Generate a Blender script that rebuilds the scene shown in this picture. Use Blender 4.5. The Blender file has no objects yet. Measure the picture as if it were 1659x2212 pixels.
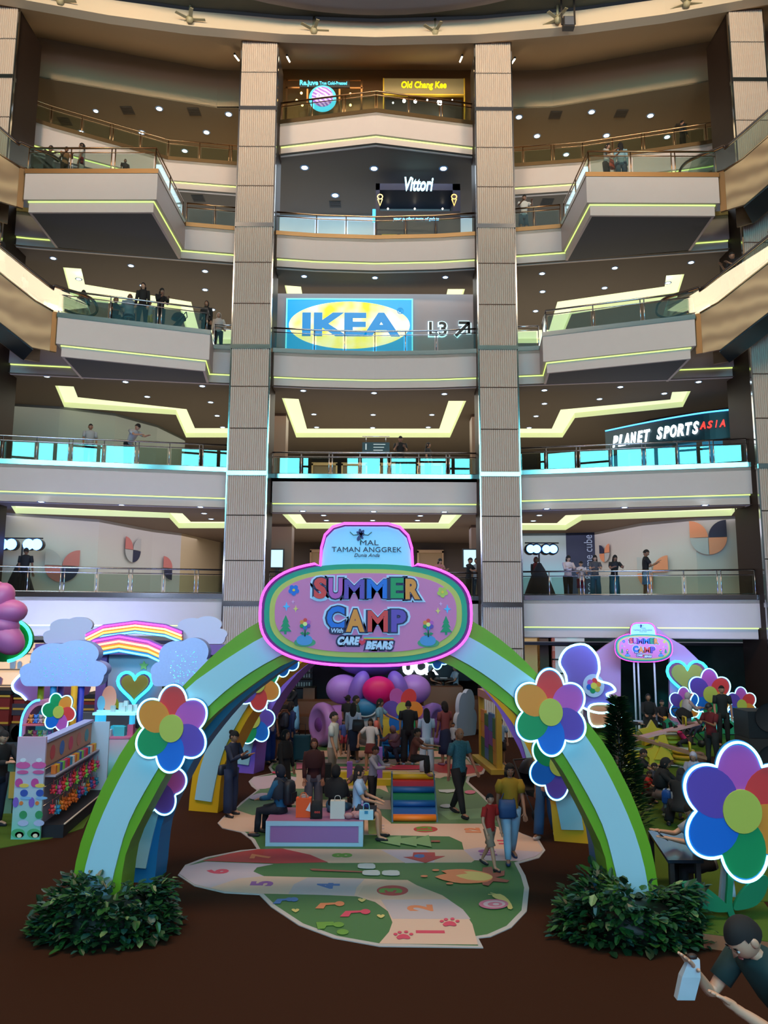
import bpy, math, random
from mathutils import Vector, Matrix
from mathutils.geometry import tessellate_polygon
S = bpy.context.scene
COL = S.collection
random.seed(7)
# ---------------------------------------------------------------- camera
F = 1640.; CX = 829.5; CY = 1106.; EYE = 3.8
PIT = math.atan(234/1640.); RO = .0045
_f = Vector((0, math.cos(PIT), math.sin(PIT)))
_u = Vector((0, -math.sin(PIT), math.cos(PIT)))
_r = Vector((1, 0, 0))
RT = _r*math.cos(RO)+_u*math.sin(RO)
UP = _u*math.cos(RO)-_r*math.sin(RO)
cam = bpy.data.cameras.new('camera'); co = bpy.data.objects.new('camera', cam); COL.objects.link(co)
cam.sensor_fit = 'HORIZONTAL'; cam.sensor_width = 36; cam.lens = 36*F/1659; cam.clip_end = 300
mw = Matrix((RT, UP, -_f)).transposed().to_4x4(); mw.translation = (0, 0, EYE)
co.matrix_world = mw
S.camera = co
# ---------------------------------------------------------------- exposure, world, render
S.view_settings.view_transform = 'Standard'; S.view_settings.look = 'None'
S.view_settings.exposure = 0; S.view_settings.gamma = 1; S.view_settings.use_curve_mapping = False
W = bpy.data.worlds.new('world'); S.world = W; W.use_nodes = True
W.node_tree.nodes['Background'].inputs[0].default_value = (.55, .62, .75, 1)
W.node_tree.nodes['Background'].inputs[1].default_value = .035
cy = S.cycles
cy.use_denoising = True; cy.max_bounces = 6; cy.diffuse_bounces = 3; cy.glossy_bounces = 3
cy.transmission_bounces = 4; cy.transparent_max_bounces = 12; cy.caustics_reflective = False; cy.caustics_refractive = False
cy.use_adaptive_sampling = True; cy.adaptive_threshold = .03; cy.sample_clamp_indirect = 3
cy.use_light_tree = True

def area(name, loc, target, sx, sy, power, color):
    l = bpy.data.lights.new(name, 'AREA'); l.shape = 'RECTANGLE'; l.size = sx; l.size_y = sy
    l.energy = power; l.color = color
    o = bpy.data.objects.new(name, l); COL.objects.link(o); o.location = loc
    d = Vector(target)-Vector(loc); o.rotation_euler = d.to_track_quat('-Z', 'Y').to_euler()
    return o
# assumed warm roof lamps, unseen, plus added fill lamps without any fixture
area('assumed_roof_lamp', (-.4, 4.5, 25.2), (-.4, 4.55, 20), 26, 6, 4300, (1, .72, .50))
area('kiosk_fill', (-.4, 27.6, 25.6), (-.4, 28.6, 24), 7, .5, 38, (1, .64, .32))  # added warm fill to brighten the amber wall, no lamp seen there
area('dome_fill', (-.4, 14, 21.5), (-.4, 16, 26), 16, 3, 420, (1, .93, .86))  # added unseen fill that lifts the dome and its disc
for _x in (-9, -.4, 8.5): area('roof_slope_fill', (_x, 9, 23.6), (_x*1.1, 28.5, 26.6), 1.6, 1.6, 420, (1, .76, .5)).data.spread = math.radians(70)  # added fills brightening the sloping ceiling, no such projectors known
area('assumed_roof_side_lamp', (-14, 5, 25.5), (-13, 24, 20), 4, 4, 1500, (1, .6, .28))  # assumed warm lamps high at both sides, out of view
area('assumed_roof_side_lamp', (13.5, 5, 25.5), (12.5, 24, 20), 4, 4, 1500, (1, .6, .28))
area('front_cool_fill', (-.4, -13, 11.3), (-.4, 27, 5), 24, 2.6, 1700, (.6, .64, 1))  # added cool fill for the facade, hung before solid wall below the assumed window
area('front_blue_fill', (-.4, -11, 2.4), (-.4, 26, 6.5), 16, 1.2, 700, (.4, .62, 1))  # added blue fill tinting the lower facade, no stage rig known here
area('cloud_fill', (-7, 14.5, 6.2), (-8.2, 19.5, 2.6), 1.2, .6, 170, (.55, .68, 1))  # added blue fill to brighten the clouds, stands for no seen spotlight
for _x, _p in ((-9.5, 200), (-.4, 90), (8.5, 110)): area('fascia_blue_fill', (_x, 22.7, 3.3), (_x, 26.6, 4.8), 4.5, .5, _p, (.34, .46, 1))  # added blue fills tinting the lowest fascia, not lamps of the booths

def ray(x, y): return _f+RT*((x-CX)/F)-UP*((y-CY)/F)
def P(x, y, Y):
    d = ray(x, y); t = Y/d.y
    return Vector((d.x*t, Y, EYE+d.z*t))
def G(x, y, z=0.):
    d = ray(x, y); t = (z-EYE)/d.z
    return Vector((d.x*t, d.y*t, z))
def ppm(Y): return F/Y
# ---------------------------------------------------------------- materials
def lin(c):
    c = [v/255. for v in c]
    return tuple((v/12.92 if v <= .04045 else ((v+.055)/1.055)**2.4) for v in c[:3])+(1,)
MATS = {}
def mat(name, col, rough=.6, metal=0, emit=None, es=0, noise=0, nscale=30, bump=0, spec=.5, alpha=None):
    if name in MATS: return MATS[name]
    m = bpy.data.materials.new(name); m.use_nodes = True; MATS[name] = m
    nt = m.node_tree; b = nt.nodes['Principled BSDF']
    b.inputs['Base Color'].default_value = lin(col); b.inputs['Roughness'].default_value = rough
    b.inputs['Metallic'].default_value = metal; b.inputs['Specular IOR Level'].default_value = spec
    if emit: b.inputs['Emission Color'].default_value = lin(emit); b.inputs['Emission Strength'].default_value = es
    if noise or bump:
        tc = nt.nodes.new('ShaderNodeTexCoord'); n = nt.nodes.new('ShaderNodeTexNoise')
        n.inputs['Scale'].default_value = nscale; n.inputs['Detail'].default_value = 4
        nt.links.new(tc.outputs['Object'], n.inputs['Vector'])
        if noise:
            hs = nt.nodes.new('ShaderNodeHueSaturation'); mr = nt.nodes.new('ShaderNodeMapRange')
            mr.inputs[3].default_value = 1-noise; mr.inputs[4].default_value = 1+noise
            nt.links.new(n.outputs['Fac'], mr.inputs[0]); nt.links.new(mr.outputs[0], hs.inputs['Value'])
            hs.inputs['Color'].default_value = lin(col); nt.links.new(hs.outputs[0], b.inputs['Base Color'])
        if bump:
            bp = nt.nodes.new('ShaderNodeBump'); bp.inputs['Strength'].default_value = bump
            nt.links.new(n.outputs['Fac'], bp.inputs['Height']); nt.links.new(bp.outputs[0], b.inputs['Normal'])
    return m
def glass(name, tint, fac=.12, rough=0):
    if name in MATS: return MATS[name]
    m = bpy.data.materials.new(name); m.use_nodes = True; MATS[name] = m
    nt = m.node_tree; nt.nodes.clear()
    o = nt.nodes.new('ShaderNodeOutputMaterial'); t = nt.nodes.new('ShaderNodeBsdfTransparent')
    g = nt.nodes.new('ShaderNodeBsdfGlossy'); mx = nt.nodes.new('ShaderNodeMixShader')
    lw = nt.nodes.new('ShaderNodeLayerWeight'); lw.inputs[0].default_value = .3
    ma = nt.nodes.new('ShaderNodeMath'); ma.operation = 'MULTIPLY_ADD'; ma.inputs[1].default_value = .6; ma.inputs[2].default_value = fac
    nt.links.new(lw.outputs['Fresnel'], ma.inputs[0]); nt.links.new(ma.outputs[0], mx.inputs[0])
    t.inputs[0].default_value = lin(tint); g.inputs['Roughness'].default_value = rough; g.inputs[0].default_value = (.9, .95, .95, 1)
    nt.links.new(t.outputs[0], mx.inputs[1]); nt.links.new(g.outputs[0], mx.inputs[2]); nt.links.new(mx.outputs[0], o.inputs[0])
    return m
def C(r, g, b, rough=.55): return mat('paint_%d_%d_%d' % (r, g, b), (r, g, b), rough)
def neon(name, col, s): return mat(name, tuple(int(v*.45) for v in col), .4, emit=col, es=s)
# ---------------------------------------------------------------- meshes
class MB:
    def __init__(s): s.v = []; s.f = []; s.m = []; s.sm = []
    def add(s, vs, fs, mi=0, smooth=False):
        n = len(s.v); s.v += [tuple(v) for v in vs]
        for f in fs: s.f.append([i+n for i in f]); s.m.append(mi); s.sm.append(smooth)
        return s
    def box(s, a, b, mi=0):
        x0, y0, z0 = [min(a[i], b[i]) for i in range(3)]; x1, y1, z1 = [max(a[i], b[i]) for i in range(3)]
        return s.add([(x0,y0,z0),(x1,y0,z0),(x1,y1,z0),(x0,y1,z0),(x0,y0,z1),(x1,y0,z1),(x1,y1,z1),(x0,y1,z1)],
              [(0,3,2,1),(4,5,6,7),(0,1,5,4),(1,2,6,5),(2,3,7,6),(3,0,4,7)], mi)
    def slabpoly(s, pts, z0, z1, mi=0):
        return s.prism([(p[0], p[1], z0) for p in pts], (0, 0, z1-z0), mi)
    def prism(s, pts, d, mi=0, side=None, smooth=False):
        n = len(pts); d = Vector(d); a = [Vector(p) for p in pts]; b = [p+d for p in a]
        nrm = Vector((0,0,0))
        for i in range(n): nrm += a[i].cross(a[(i+1) % n])
        if nrm.dot(d) > 0: a = a[::-1]; b = b[::-1]
        s.add(a, [list(range(n))], mi); s.add(b, [list(range(n))[::-1]], mi)
        vs = a+b
        s.add(vs, [(i, i+n, (i+1) % n+n, (i+1) % n) for i in range(n)], mi if side is None else side, smooth)
        return s
    def wall(s, pts, z0, z1, th=.1, mi=0):
        """vertical band along a plan polyline; th grows to the polyline's left (negative: right)"""
        o = offset(pts, th); n = len(pts)
        ring = [Vector((p[0], p[1], 0)) for p in pts]+[Vector((p[0], p[1], 0)) for p in o[::-1]]
        return s.slabpoly(ring, z0, z1, mi)
    def tube(s, pts, r, mi=0, k=8, closed=False, cap=True):
        pts = [Vector(p) for p in pts]; n = len(pts); rs = r if isinstance(r, (list, tuple)) else [r]*n
        vs = []; up = None
        for i in range(n):
            a = pts[i-1] if (i or closed) else pts[i]; b = pts[(i+1) % n] if (i < n-1 or closed) else pts[i]
            t = (b-a).normalized() if (b-a).length > 1e-9 else Vector((0,0,1))
            if up is None: up = Vector((0,0,1)) if abs(t.z) < .9 else Vector((1,0,0))
            x = up.cross(t)
            if x.length < 1e-4: x = Vector((1,0,0)).cross(t)
            x.normalize(); y = t.cross(x); up = y
            for j in range(k):
                an = 2*math.pi*j/k; vs.append(pts[i]+(x*math.cos(an)+y*math.sin(an))*rs[i])
        fs = []
        for i in range(n if closed else n-1):
            for j in range(k):
                i2 = (i+1) % n; fs.append((i*k+j, i*k+(j+1) % k, i2*k+(j+1) % k, i2*k+j))
        if cap and not closed: fs += [list(range(k))[::-1], [(n-1)*k+j for j in range(k)]]
        return s.add(vs, fs, mi, True)
    def ell(s, c, r, mi=0, a=12, b=8, rot=None, zmin=-1., zmax=1.):
        c = Vector(c); r = Vector(r) if not isinstance(r, (int, float)) else Vector((r,r,r)); vs = []; fs = []
        t0 = math.acos(max(-1, min(1, zmax))); t1 = math.acos(max(-1, min(1, zmin)))
        for i in range(b+1):
            t = t0+(t1-t0)*i/b
            for j in range(a):
                p = 2*math.pi*j/a; q = Vector((r.x*math.sin(t)*math.cos(p), r.y*math.sin(t)*math.sin(p), r.z*math.cos(t)))
                if rot: q = rot @ q
                vs.append(c+q)
        for i in range(b):
            for j in range(a): fs.append((i*a+j, (i+1)*a+j, (i+1)*a+(j+1) % a, i*a+(j+1) % a))
        return s.add(vs, fs, mi, True)
    def lathe(s, c, prof, mi=0, k=20, axis=None):
        c = Vector(c); vs = []; fs = []; n = len(prof)
        for (r, z) in prof:
            for j in range(k):
                p = 2*math.pi*j/k; q = Vector((r*math.cos(p), r*math.sin(p), z))
                if axis: q = axis @ q
                vs.append(c+q)
        for i in range(n-1):
            for j in range(k): fs.append((i*k+j, i*k+(j+1) % k, (i+1)*k+(j+1) % k, (i+1)*k+j))
        return s.add(vs, fs, mi, True)
    def loft(s, rings, mi=0, cap=True, smooth=True):
        k = len(rings[0]); vs = [p for r in rings for p in r]; fs = []
        for i in range(len(rings)-1):
            for j in range(k): fs.append((i*k+j, i*k+(j+1) % k, (i+1)*k+(j+1) % k, (i+1)*k+j))
        if cap: fs += [list(range(k))[::-1], [(len(rings)-1)*k+j for j in range(k)]]
        return s.add(vs, fs, mi, smooth)
    def build(s, name, mats, parent=None, local=False):
        me = bpy.data.meshes.new(name); me.from_pydata(s.v, [], s.f)
        if not isinstance(mats, (list, tuple)): mats = [mats]
        for m in mats: me.materials.append(m)
        me.polygons.foreach_set('material_index', s.m); me.polygons.foreach_set('use_smooth', s.sm); me.update()
        o = bpy.data.objects.new(name, me); COL.objects.link(o)
        if parent is not None:
            o.parent = parent
            if not local:
                mwp = world_of(parent)
                o.matrix_parent_inverse = Matrix.Identity(4)
                me.transform(mwp.inverted())
        return o
def world_of(o):
    m = o.matrix_basis.copy()
    while o.parent: o = o.parent; m = o.matrix_basis @ m
    return m
def offset(pts, d):
    out = []; n = len(pts)
    for i in range(n):
        a = Vector(pts[max(i-1,0)][:2]); b = Vector(pts[i][:2]); c = Vector(pts[min(i+1,n-1)][:2])
        n1 = (b-a) if i else (c-b); n2 = (c-b) if i < n-1 else (b-a)
        n1 = Vector((-n1.y, n1.x)).normalized(); n2 = Vector((-n2.y, n2.x)).normalized()
        m = (n1+n2).normalized(); m = m/max(.3, m.dot(n1))
        out.append(b+m*d)
    return out
def tag(o, label=None, cat=None, group=None, kind=None):
    if label: o['label'] = label
    if cat: o['category'] = cat
    if group: o['group'] = group
    if kind: o['kind'] = kind
    return o
def thing(name, label, cat, loc=(0,0,0), group=None, rz=0):
    o = bpy.data.objects.new(name, None); COL.objects.link(o); o.location = loc; o.rotation_euler = (0,0,rz)
    o.empty_display_size = .1
    return tag(o, label, cat, group)
def struct(name, mb, m):
    return tag(mb.build(name, m), kind='structure')
def dup(o, loc=None, label=None, parent=None, rz=None, scale=None):
    c = o.copy(); COL.objects.link(c)
    if parent is not None: c.parent = parent
    if loc is not None: c.location = loc
    if rz is not None: c.rotation_euler = (0,0,rz)
    if scale is not None: c.scale = (scale,)*3
    if label: c['label'] = label
    for ch in list(o.children): dup(ch, parent=c)
    return c
def text(s, size, name, m, parent, org, xv, yv, bold=0., ext=.01, shear=0, align='CENTER', spacing=1.0, wid=None, center_y=True):
    """text laid out on the plane org + x*xv + y*yv, converted to a mesh"""
    cu = bpy.data.curves.new(name, 'FONT'); cu.body = s; cu.size = size; cu.align_x = align
    cu.align_y = 'CENTER' if center_y else 'BOTTOM_BASELINE'
    cu.offset = bold; cu.extrude = ext; cu.shear = shear; cu.space_character = spacing; cu.resolution_u = 3
    to = bpy.data.objects.new(name, cu); COL.objects.link(to)
    dg = bpy.context.evaluated_depsgraph_get(); me = bpy.data.meshes.new_from_object(to.evaluated_get(dg))
    bpy.data.objects.remove(to)
    xs = [v.co.x for v in me.vertices]; k = 1.
    if wid and xs: k = wid/(max(xs)-min(xs))
    xv = Vector(xv).normalized(); yv = Vector(yv).normalized(); zv = xv.cross(yv)
    M = Matrix((xv, yv, zv)).transposed().to_4x4(); M.translation = Vector(org)
    me.transform(M @ Matrix.Diagonal((k, 1, 1, 1)))
    me.materials.clear(); me.materials.append(m)
    o = bpy.data.objects.new(name, me); COL.objects.link(o)
    if parent is not None: o.parent = parent; me.transform(world_of(parent).inverted())
    return o
def smooth_path(pts, n=6, closed=False):
    """Catmull-Rom through 2D/3D points"""
    pts = [Vector(p) for p in pts]; m = len(pts); out = []
    for i in range(m if closed else m-1):
        p0 = pts[i-1] if (i or closed) else pts[0]; p1 = pts[i]; p2 = pts[(i+1) % m]; p3 = pts[(i+2) % m] if (closed or i+2 < m) else pts[-1]
        for j in range(n):
            t = j/n
            out.append(.5*((2*p1)+(p2-p0)*t+(2*p0-5*p1+4*p2-p3)*t*t+(3*p1-p0-3*p2+p3)*t**3))
    if not closed: out.append(pts[-1])
    return out
# ================================================================ building
MID = -.37                                  # the hall is symmetric about this x
def mir(p): return (2*MID-p[0], p[1])
ZF = [None, 4.51, 8.89, 13.5, 18.08, 22.79]
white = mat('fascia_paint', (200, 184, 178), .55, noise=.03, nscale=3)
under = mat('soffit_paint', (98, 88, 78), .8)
rim = mat('polished_rim', (200, 200, 200), .12, 1, bump=.04, nscale=2.2)
rimw = mat('brass_trim', (128, 106, 78), .4, 1)
strip = mat('led_strip', (220, 230, 160), .5, emit=(205, 232, 120), es=1.3)
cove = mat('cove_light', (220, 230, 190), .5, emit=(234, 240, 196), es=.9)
tile = mat('floor_tiles', (206, 196, 182), .3)
brown = mat('brown_wall', (92, 74, 60), .6)
dark = mat('dark_wall', (40, 34, 32), .5)
steel = mat('brushed_steel', (190, 190, 195), .25, 1)
bronze = mat('bronze_steel', (165, 130, 95), .28, 1)
pane = glass('balustrade_glass', (226, 236, 230), .07)
# ground
gr = MB().slabpoly([(-40,-20),(40,-20),(40,60),(-40,60)], -.2, 0)
carpet = mat('brown_carpet', (54, 29, 16), .95, noise=.10, nscale=60, bump=.2, spec=.1)
floor = struct('floor', gr, carpet)
turf = mat('green_turf', (74, 96, 34), .95, noise=.25, nscale=90, bump=.3, spec=.1)
lt = [G(-60,1850), G(0,1833), G(110,1812), G(180,1790), G(260,1640), G(240,1600), (-14,28,0), (-16,20,0)]
struct('floor_left', MB().slabpoly(lt, .0, .012), turf)

def hole_plane(outer, holes, z):
    loops = [[Vector((p[0],p[1],z)) for p in outer]]+[[Vector((p[0],p[1],z)) for p in h] for h in holes]
    tris = tessellate_polygon(loops); vs = [v for l in loops for v in l]
    out = MB()
    for t in tris:
        a, b, c = [vs[i] for i in t]
        if (b-a).cross(c-a).z > 0: t = t[::-1]
        out.add([vs[i] for i in t], [(0,1,2)])
    return out
PXC = {  # lit ceiling channels as seen under each floor: outline, unprojected on that ceiling
 3: [[(119,833),(139,880),(380,896),(402,945),(520,945),(520,925),(421,925),(403,884),(168,858),(159,835)],
     [(609,860),(640,945),(972,945),(1007,866),(969,866),(949,926),(663,926),(645,862)],
     [(1492,845),(1475,879),(1242,903),(1215,945),(1100,945),(1100,926),(1192,926),(1211,885),(1448,863),(1452,847)]],
 2: [[(24,1093),(34,1109),(366,1119),(386,1141),(520,1141),(520,1127),(412,1127),(394,1109),(60,1094)],
     [(610,1111),(640,1142),(970,1142),(998,1112),(955,1112),(947,1129),(662,1129),(649,1111)],
     [(1592,1098),(1580,1114),(1257,1124),(1222,1145),(1100,1145),(1100,1130),(1203,1130),(1222,1113),(1560,1099)]],
}
def ceiling_holes(L):
    zc = ZF[L]-1.25
    if L in PXC: return [[G(x,y,zc).to_2d() for x, y in h] for h in PXC[L]]
    if L == 4: return [[G(x,y,ZF[3]-1.25).to_2d() for x, y in h] for h in PXC[3]]
    return []
# plan lines of the front edges, left wing -> centre -> right wing
def wingL(L):
    return {1: [(-17,23.6),(-12.73,24.68),(-5.3,26.02)], 2: [(-17,23.6),(-12.73,24.68),(-5.3,26.02)],
            3: [(-17,24.4),(-12.9,25.4),(-5.3,26.5)], 4: [(-17,24.2),(-12.6,25.2),(-5.3,26.43)],
            5: [(-17,24.6),(-13.07,27.22),(-9.09,29.3),(-5.3,29.8)]}[L]
def wingR(L):
    if L in (1,2): return [(4.6,26.3),(12.2,24.66),(12.6,26.2),(17,26.2)]
    if L == 5: return [(4.6,29.8),(8.26,29.33),(12.9,28.1),(17,26.4)]
    return [mir(p) for p in wingL(L)[::-1]]
def centre(L):
    if L in (3,4): return [(-4.1,26.68),(-2.6,26.88),(-.37,27.0),(1.9,26.88),(3.4,26.68)]
    if L == 5: return [(-4.1,26.96),(-.37,26.25),(3.4,26.96)]
    return [(-4.1,27.1),(3.4,27.1)]
PLAT = {3: [[(-10.9,26),(-10.62,23.52),(-6.01,25.0),(-6.2,26.4)], [(5.6,26.4),(5.44,25.05),(10.03,23.45),(10.2,26)]],
        4: [[(-11.8,25.3),(-11.67,22.82),(-7.37,22.78),(-7.33,26.1)], [(6.45,26.1),(6.51,22.85),(10.8,22.85),(10.95,25.3)]]}
def fascia(pts, zf, nm, lab=None, wm=None):
    """white band, lit groove, lower white band and polished kerb along one slab edge"""
    struct('trim_1', MB().wall(pts, zf-.9, zf, .12), wm or white)
    struct('trim_2', MB().wall(offset(pts,.13), zf-1.27, zf-.9, .08), white)
    struct('trim_3', MB().wall(offset(pts,.105), zf-.935, zf-.895, .04), strip)
    struct('trim_4', MB().wall(offset(pts,-.02), zf+.002, zf+.16, .14), rim if zf < 17 else rimw)
def front_line(L):
    wl, c, wr = wingL(L), centre(L), wingR(L)
    if L in PLAT:
        a, b = PLAT[L]
        def ins(w, pl): return w
    return wl, c, wr
for L in range(1, 6):
    zf = ZF[L]; wl, c, wr = wingL(L), centre(L), wingR(L)
    outer = wl+[(-5.3,27.3),(-4.1,27.3)]+c+[(3.4,27.3),(4.6,27.3)]+wr+[(17,50),(-17,50)]
    zc = zf-1.25; holes = ceiling_holes(L)
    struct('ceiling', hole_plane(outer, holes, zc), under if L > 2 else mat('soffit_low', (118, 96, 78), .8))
    struct('floor_upper', MB().slabpoly(outer, zf-.12, zf), tile)
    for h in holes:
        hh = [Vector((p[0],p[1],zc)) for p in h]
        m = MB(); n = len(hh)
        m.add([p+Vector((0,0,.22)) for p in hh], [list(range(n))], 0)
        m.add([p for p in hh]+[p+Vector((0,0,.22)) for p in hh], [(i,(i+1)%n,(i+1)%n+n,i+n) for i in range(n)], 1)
        o = m.build('cove_light', [cove, mat('cove_wall_glow', (225,228,200), .6, emit=(200,220,150), es=.35)])  # cove glow put into the channel surfaces: walls emit as well as the top
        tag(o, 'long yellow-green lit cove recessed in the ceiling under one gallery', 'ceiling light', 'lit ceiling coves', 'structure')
    for pts in (wl, c, wr): fascia(pts, zf, L)
    # returns beside the columns
    struct('trim_5', MB().box((-5.35,wl[-1][1]+.02,zf-1.27),(-5.25,27.4,zf)).box((-4.15,c[0][1],zf-1.27),(-4.05,27.4,zf))
           .box((3.35,c[0][1],zf-1.27),(3.45,27.4,zf)).box((4.55,26.3,zf-1.27),(4.65,27.4,zf)).box((-5.3,27.3,zf-1.27),(-4.1,27.4,zf)).box((3.4,27.3,zf-1.27),(4.6,27.4,zf)), brown)
for L, pl in PLAT.items():
    zf = ZF[L]
    for pts in pl:
        fascia(pts, zf+.004, L)
        q = offset(pts, .2)
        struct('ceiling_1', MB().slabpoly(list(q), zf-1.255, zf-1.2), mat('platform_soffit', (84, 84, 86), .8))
        struct('floor_upper', MB().slabpoly(list(offset(pts,.05)), zf-.12, zf+.003), tile)
# -------- fluted columns
def fluted(x0, x1, y, z0, z1, n=18, d=.035):
    """corrugated panel facing the hall"""
    m = MB(); pts = []
    w = (x1-x0)/n
    for i in range(n):
        for t, dy in ((0,0),(.18,-d*.7),(.35,-d),(.65,-d),(.82,-d*.7)): pts.append((x0+w*(i+t), y+dy))
    pts.append((x1, y)); ring = [(p[0],p[1],z0) for p in pts]+[(x1,y+.05,z0),(x0,y+.05,z0)]
    return m.prism(ring, (0,0,z1-z0))
flute = mat('fluted_panel', (194, 176, 162), .5)
dkmirror = mat('dark_mirror_cladding', (50, 35, 27), .55, 0, spec=.15)
col_bands = [4.45, 8.95, 13.55, 18.1, 22.6]
joints = [2.4, 6.7, 11.2, 15.85, 20.4, 1.2*0+7.9, 12.35*0+10.1]
def column(x0, x1, y, yb, ztop, who, n=18):
    t = thing('column', who, 'column', ((x0+x1)/2, y, 0)); t['kind'] = 'structure'
    zs = [0.02, 2.9, 4.42, 5.8, 7.35, 8.88, 10.4, 11.9, 13.42, 14.95, 16.5, 18.0, 19.45, 21.0, 22.6, 24.0, ztop]
    for i in range(len(zs)-1):
        gap = .16 if any(abs(zs[i+1]-b) < .2 for b in col_bands) else .035
        fluted(x0, x1, y, zs[i], zs[i+1]-gap, n).build('fluted_panel', flute, t)
    core = MB().box((x0+.02, y+.06, 0), (x1-.02, yb, ztop)); core.build('cladding', dkmirror, t)
    b = MB()
    for z in (4.42, 8.88, 13.42, 18.0, 22.6): b.box((x0-.03, y-.06, z-.16), (x1+.03, y+.2, z-.01))
    b.build('polished_band', rim, t)
    e = MB().box((x0-.05, y-.0, 0), (x0-.005, y+.1, ztop)).box((x1+.005, y-.0, 0), (x1+.05, y+.1, ztop)); e.build('edge_trim', rim, t)
column(-5.39, -4.07, 25.7, 27.5, 25.3, 'tall fluted column left of the blue and yellow oval sign')
column(3.34, 4.66, 25.7, 27.5, 25.3, 'tall fluted column right of the blue and yellow oval sign')
column(-14.35, -13.03, 24.1, 26.0, 25.3, 'tall fluted column at the left end of the galleries')
column(12.12, 13.3, 24.1, 26.0, 25.3, 'tall fluted column at the right end of the galleries')
# -------- roof: ring beam, sloping ceiling, disc, top-floor ceiling
zr = 25.16
ringx = [-22,-18,-13.5,-10,-7.2,-3.8,-.4,3.4,7.1,10,13.4,18,22]
def ringy(x): return 25.72-.0106*(x-MID)**2
edge = [(x, ringy(x)) for x in ringx]
m = MB(); far = [(x, (29.6 if abs(x-MID) < 7 else 29.6-.27*(abs(x-MID)-7))) for x in ringx]
for i in range(len(edge)-1):
    m.add([(edge[i][0],edge[i][1],zr),(edge[i+1][0],edge[i+1][1],zr),(far[i+1][0],far[i+1][1],27.15),(far[i][0],far[i][1],27.15)], [(0,3,2,1)], 0)
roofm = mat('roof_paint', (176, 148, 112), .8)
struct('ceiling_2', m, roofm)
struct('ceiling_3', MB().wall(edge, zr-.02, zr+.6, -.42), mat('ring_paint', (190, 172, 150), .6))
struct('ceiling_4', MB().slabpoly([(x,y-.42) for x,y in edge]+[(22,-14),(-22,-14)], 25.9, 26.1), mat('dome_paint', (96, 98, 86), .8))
m = MB(); m.lathe((-.3, 9.6, 0), [(.01,25.35),(14.6,25.35),(15.0,25.42),(15.05,25.6),(14.9,25.92)], k=96)
struct('ceiling_5', m, mat('disc_paint', (128, 120, 122), .7))
# top floor: step down and rear ceiling outside the middle bay
for sg in (-1, 1):
    fs = [p for p in far if (p[0]-MID)*sg > 4.2]; x0 = MID+sg*4.7
    fs = ([(x0, 29.6)]+fs) if sg > 0 else (fs+[(x0, 29.6)])
    struct('ceiling_6', MB().wall(fs, 25.4, 27.16, .15), mat('step_paint', (176, 150, 118), .8))
    ex = 22*sg; struct('ceiling_7', MB().slabpoly(fs+([(22,50),(x0,50)] if sg > 0 else [(x0,50),(-22,50)]), 25.38, 25.45), mat('topceil_paint', (110, 98, 78), .8))
# -------- perimeter and rear walls
struct('wall_left', MB().box((-17.2,-14,0),(-17,50,27)), brown)
struct('wall_right', MB().box((17,-14,0),(17.2,50,27)), brown)
struct('wall_back', MB().box((-17,42,0),(17,42.2,27)), mat('rear_wall', (84, 66, 54), .6))
# hall front behind the viewer; glowing windows assumed, added for light and cyan reflections
assumed_glow = mat('assumed_glow_pane', (200,230,240), .4, emit=(105, 225, 242), es=11)
struct('wall_front', MB().box((-17,-14.2,0),(17,-14,13.3)).box((-17,-14.2,20.5),(17,-14,27)), brown)
mb = MB()
k = 0
for i in range(10):
    x = -16.6+i*3.3
    if i in (3,): continue
    for (a, b) in ((13.6,15.9),(16.1,18.2),(18.4,20.3)): mb.box((x, -14.1, a), (x+3.0, -14.05, b))
struct('assumed_window_1', mb, assumed_glow)  # emissive panes out of view, an assumed source mirrored in the gallery glass
mb = MB()
for i in range(11): mb.box((-16.9+i*3.3,-14.15,13.3),(-16.6+i*3.3,-13.98,20.5))
struct('trim_6', mb, dark)  # bars between the assumed panes
# ================================================================ gallery fill light, balustrades, downlights
for L in range(1, 6):
    area('gallery_fill', (MID, 31.5, ZF[L]-1.35), (MID, 31.5, 0), 31, 8, {1: 600, 2: 850, 3: 1300, 4: 1500, 5: 1700}[L], {1: (.8,.85,1), 2: (.86,.86,1), 3: (1,.93,.8), 4: (.95,.95,.9), 5: (.75,.88,1)}[L])  # unseen broad lamps added to brighten the galleries, standing in for the downlights
area('gallery_fill', (MID, 34.5, 25.3), (MID, 34, 0), 31, 8, 1100, (1,.74,.44))  # added warm area fill under the top ceiling, no such fixture seen
LV = {1: 'lowest gallery', 2: 'second gallery', 3: 'third gallery', 4: 'fourth gallery', 5: 'top gallery'}
SL, SR = 'on the cloud booth side', 'on the seesaw side'
def seglen(pts): return sum((Vector(b)-Vector(a)).length for a, b in zip(pts, pts[1:]))
def along(pts, d):
    for a, b in zip(pts, pts[1:]):
        a = Vector(a); b = Vector(b); l = (b-a).length
        if d <= l+1e-6: return a+(b-a)*(d/l), (b-a).normalized()
        d -= l
    return Vector(pts[-1]), (Vector(pts[-1])-Vector(pts[-2])).normalized()
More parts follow.
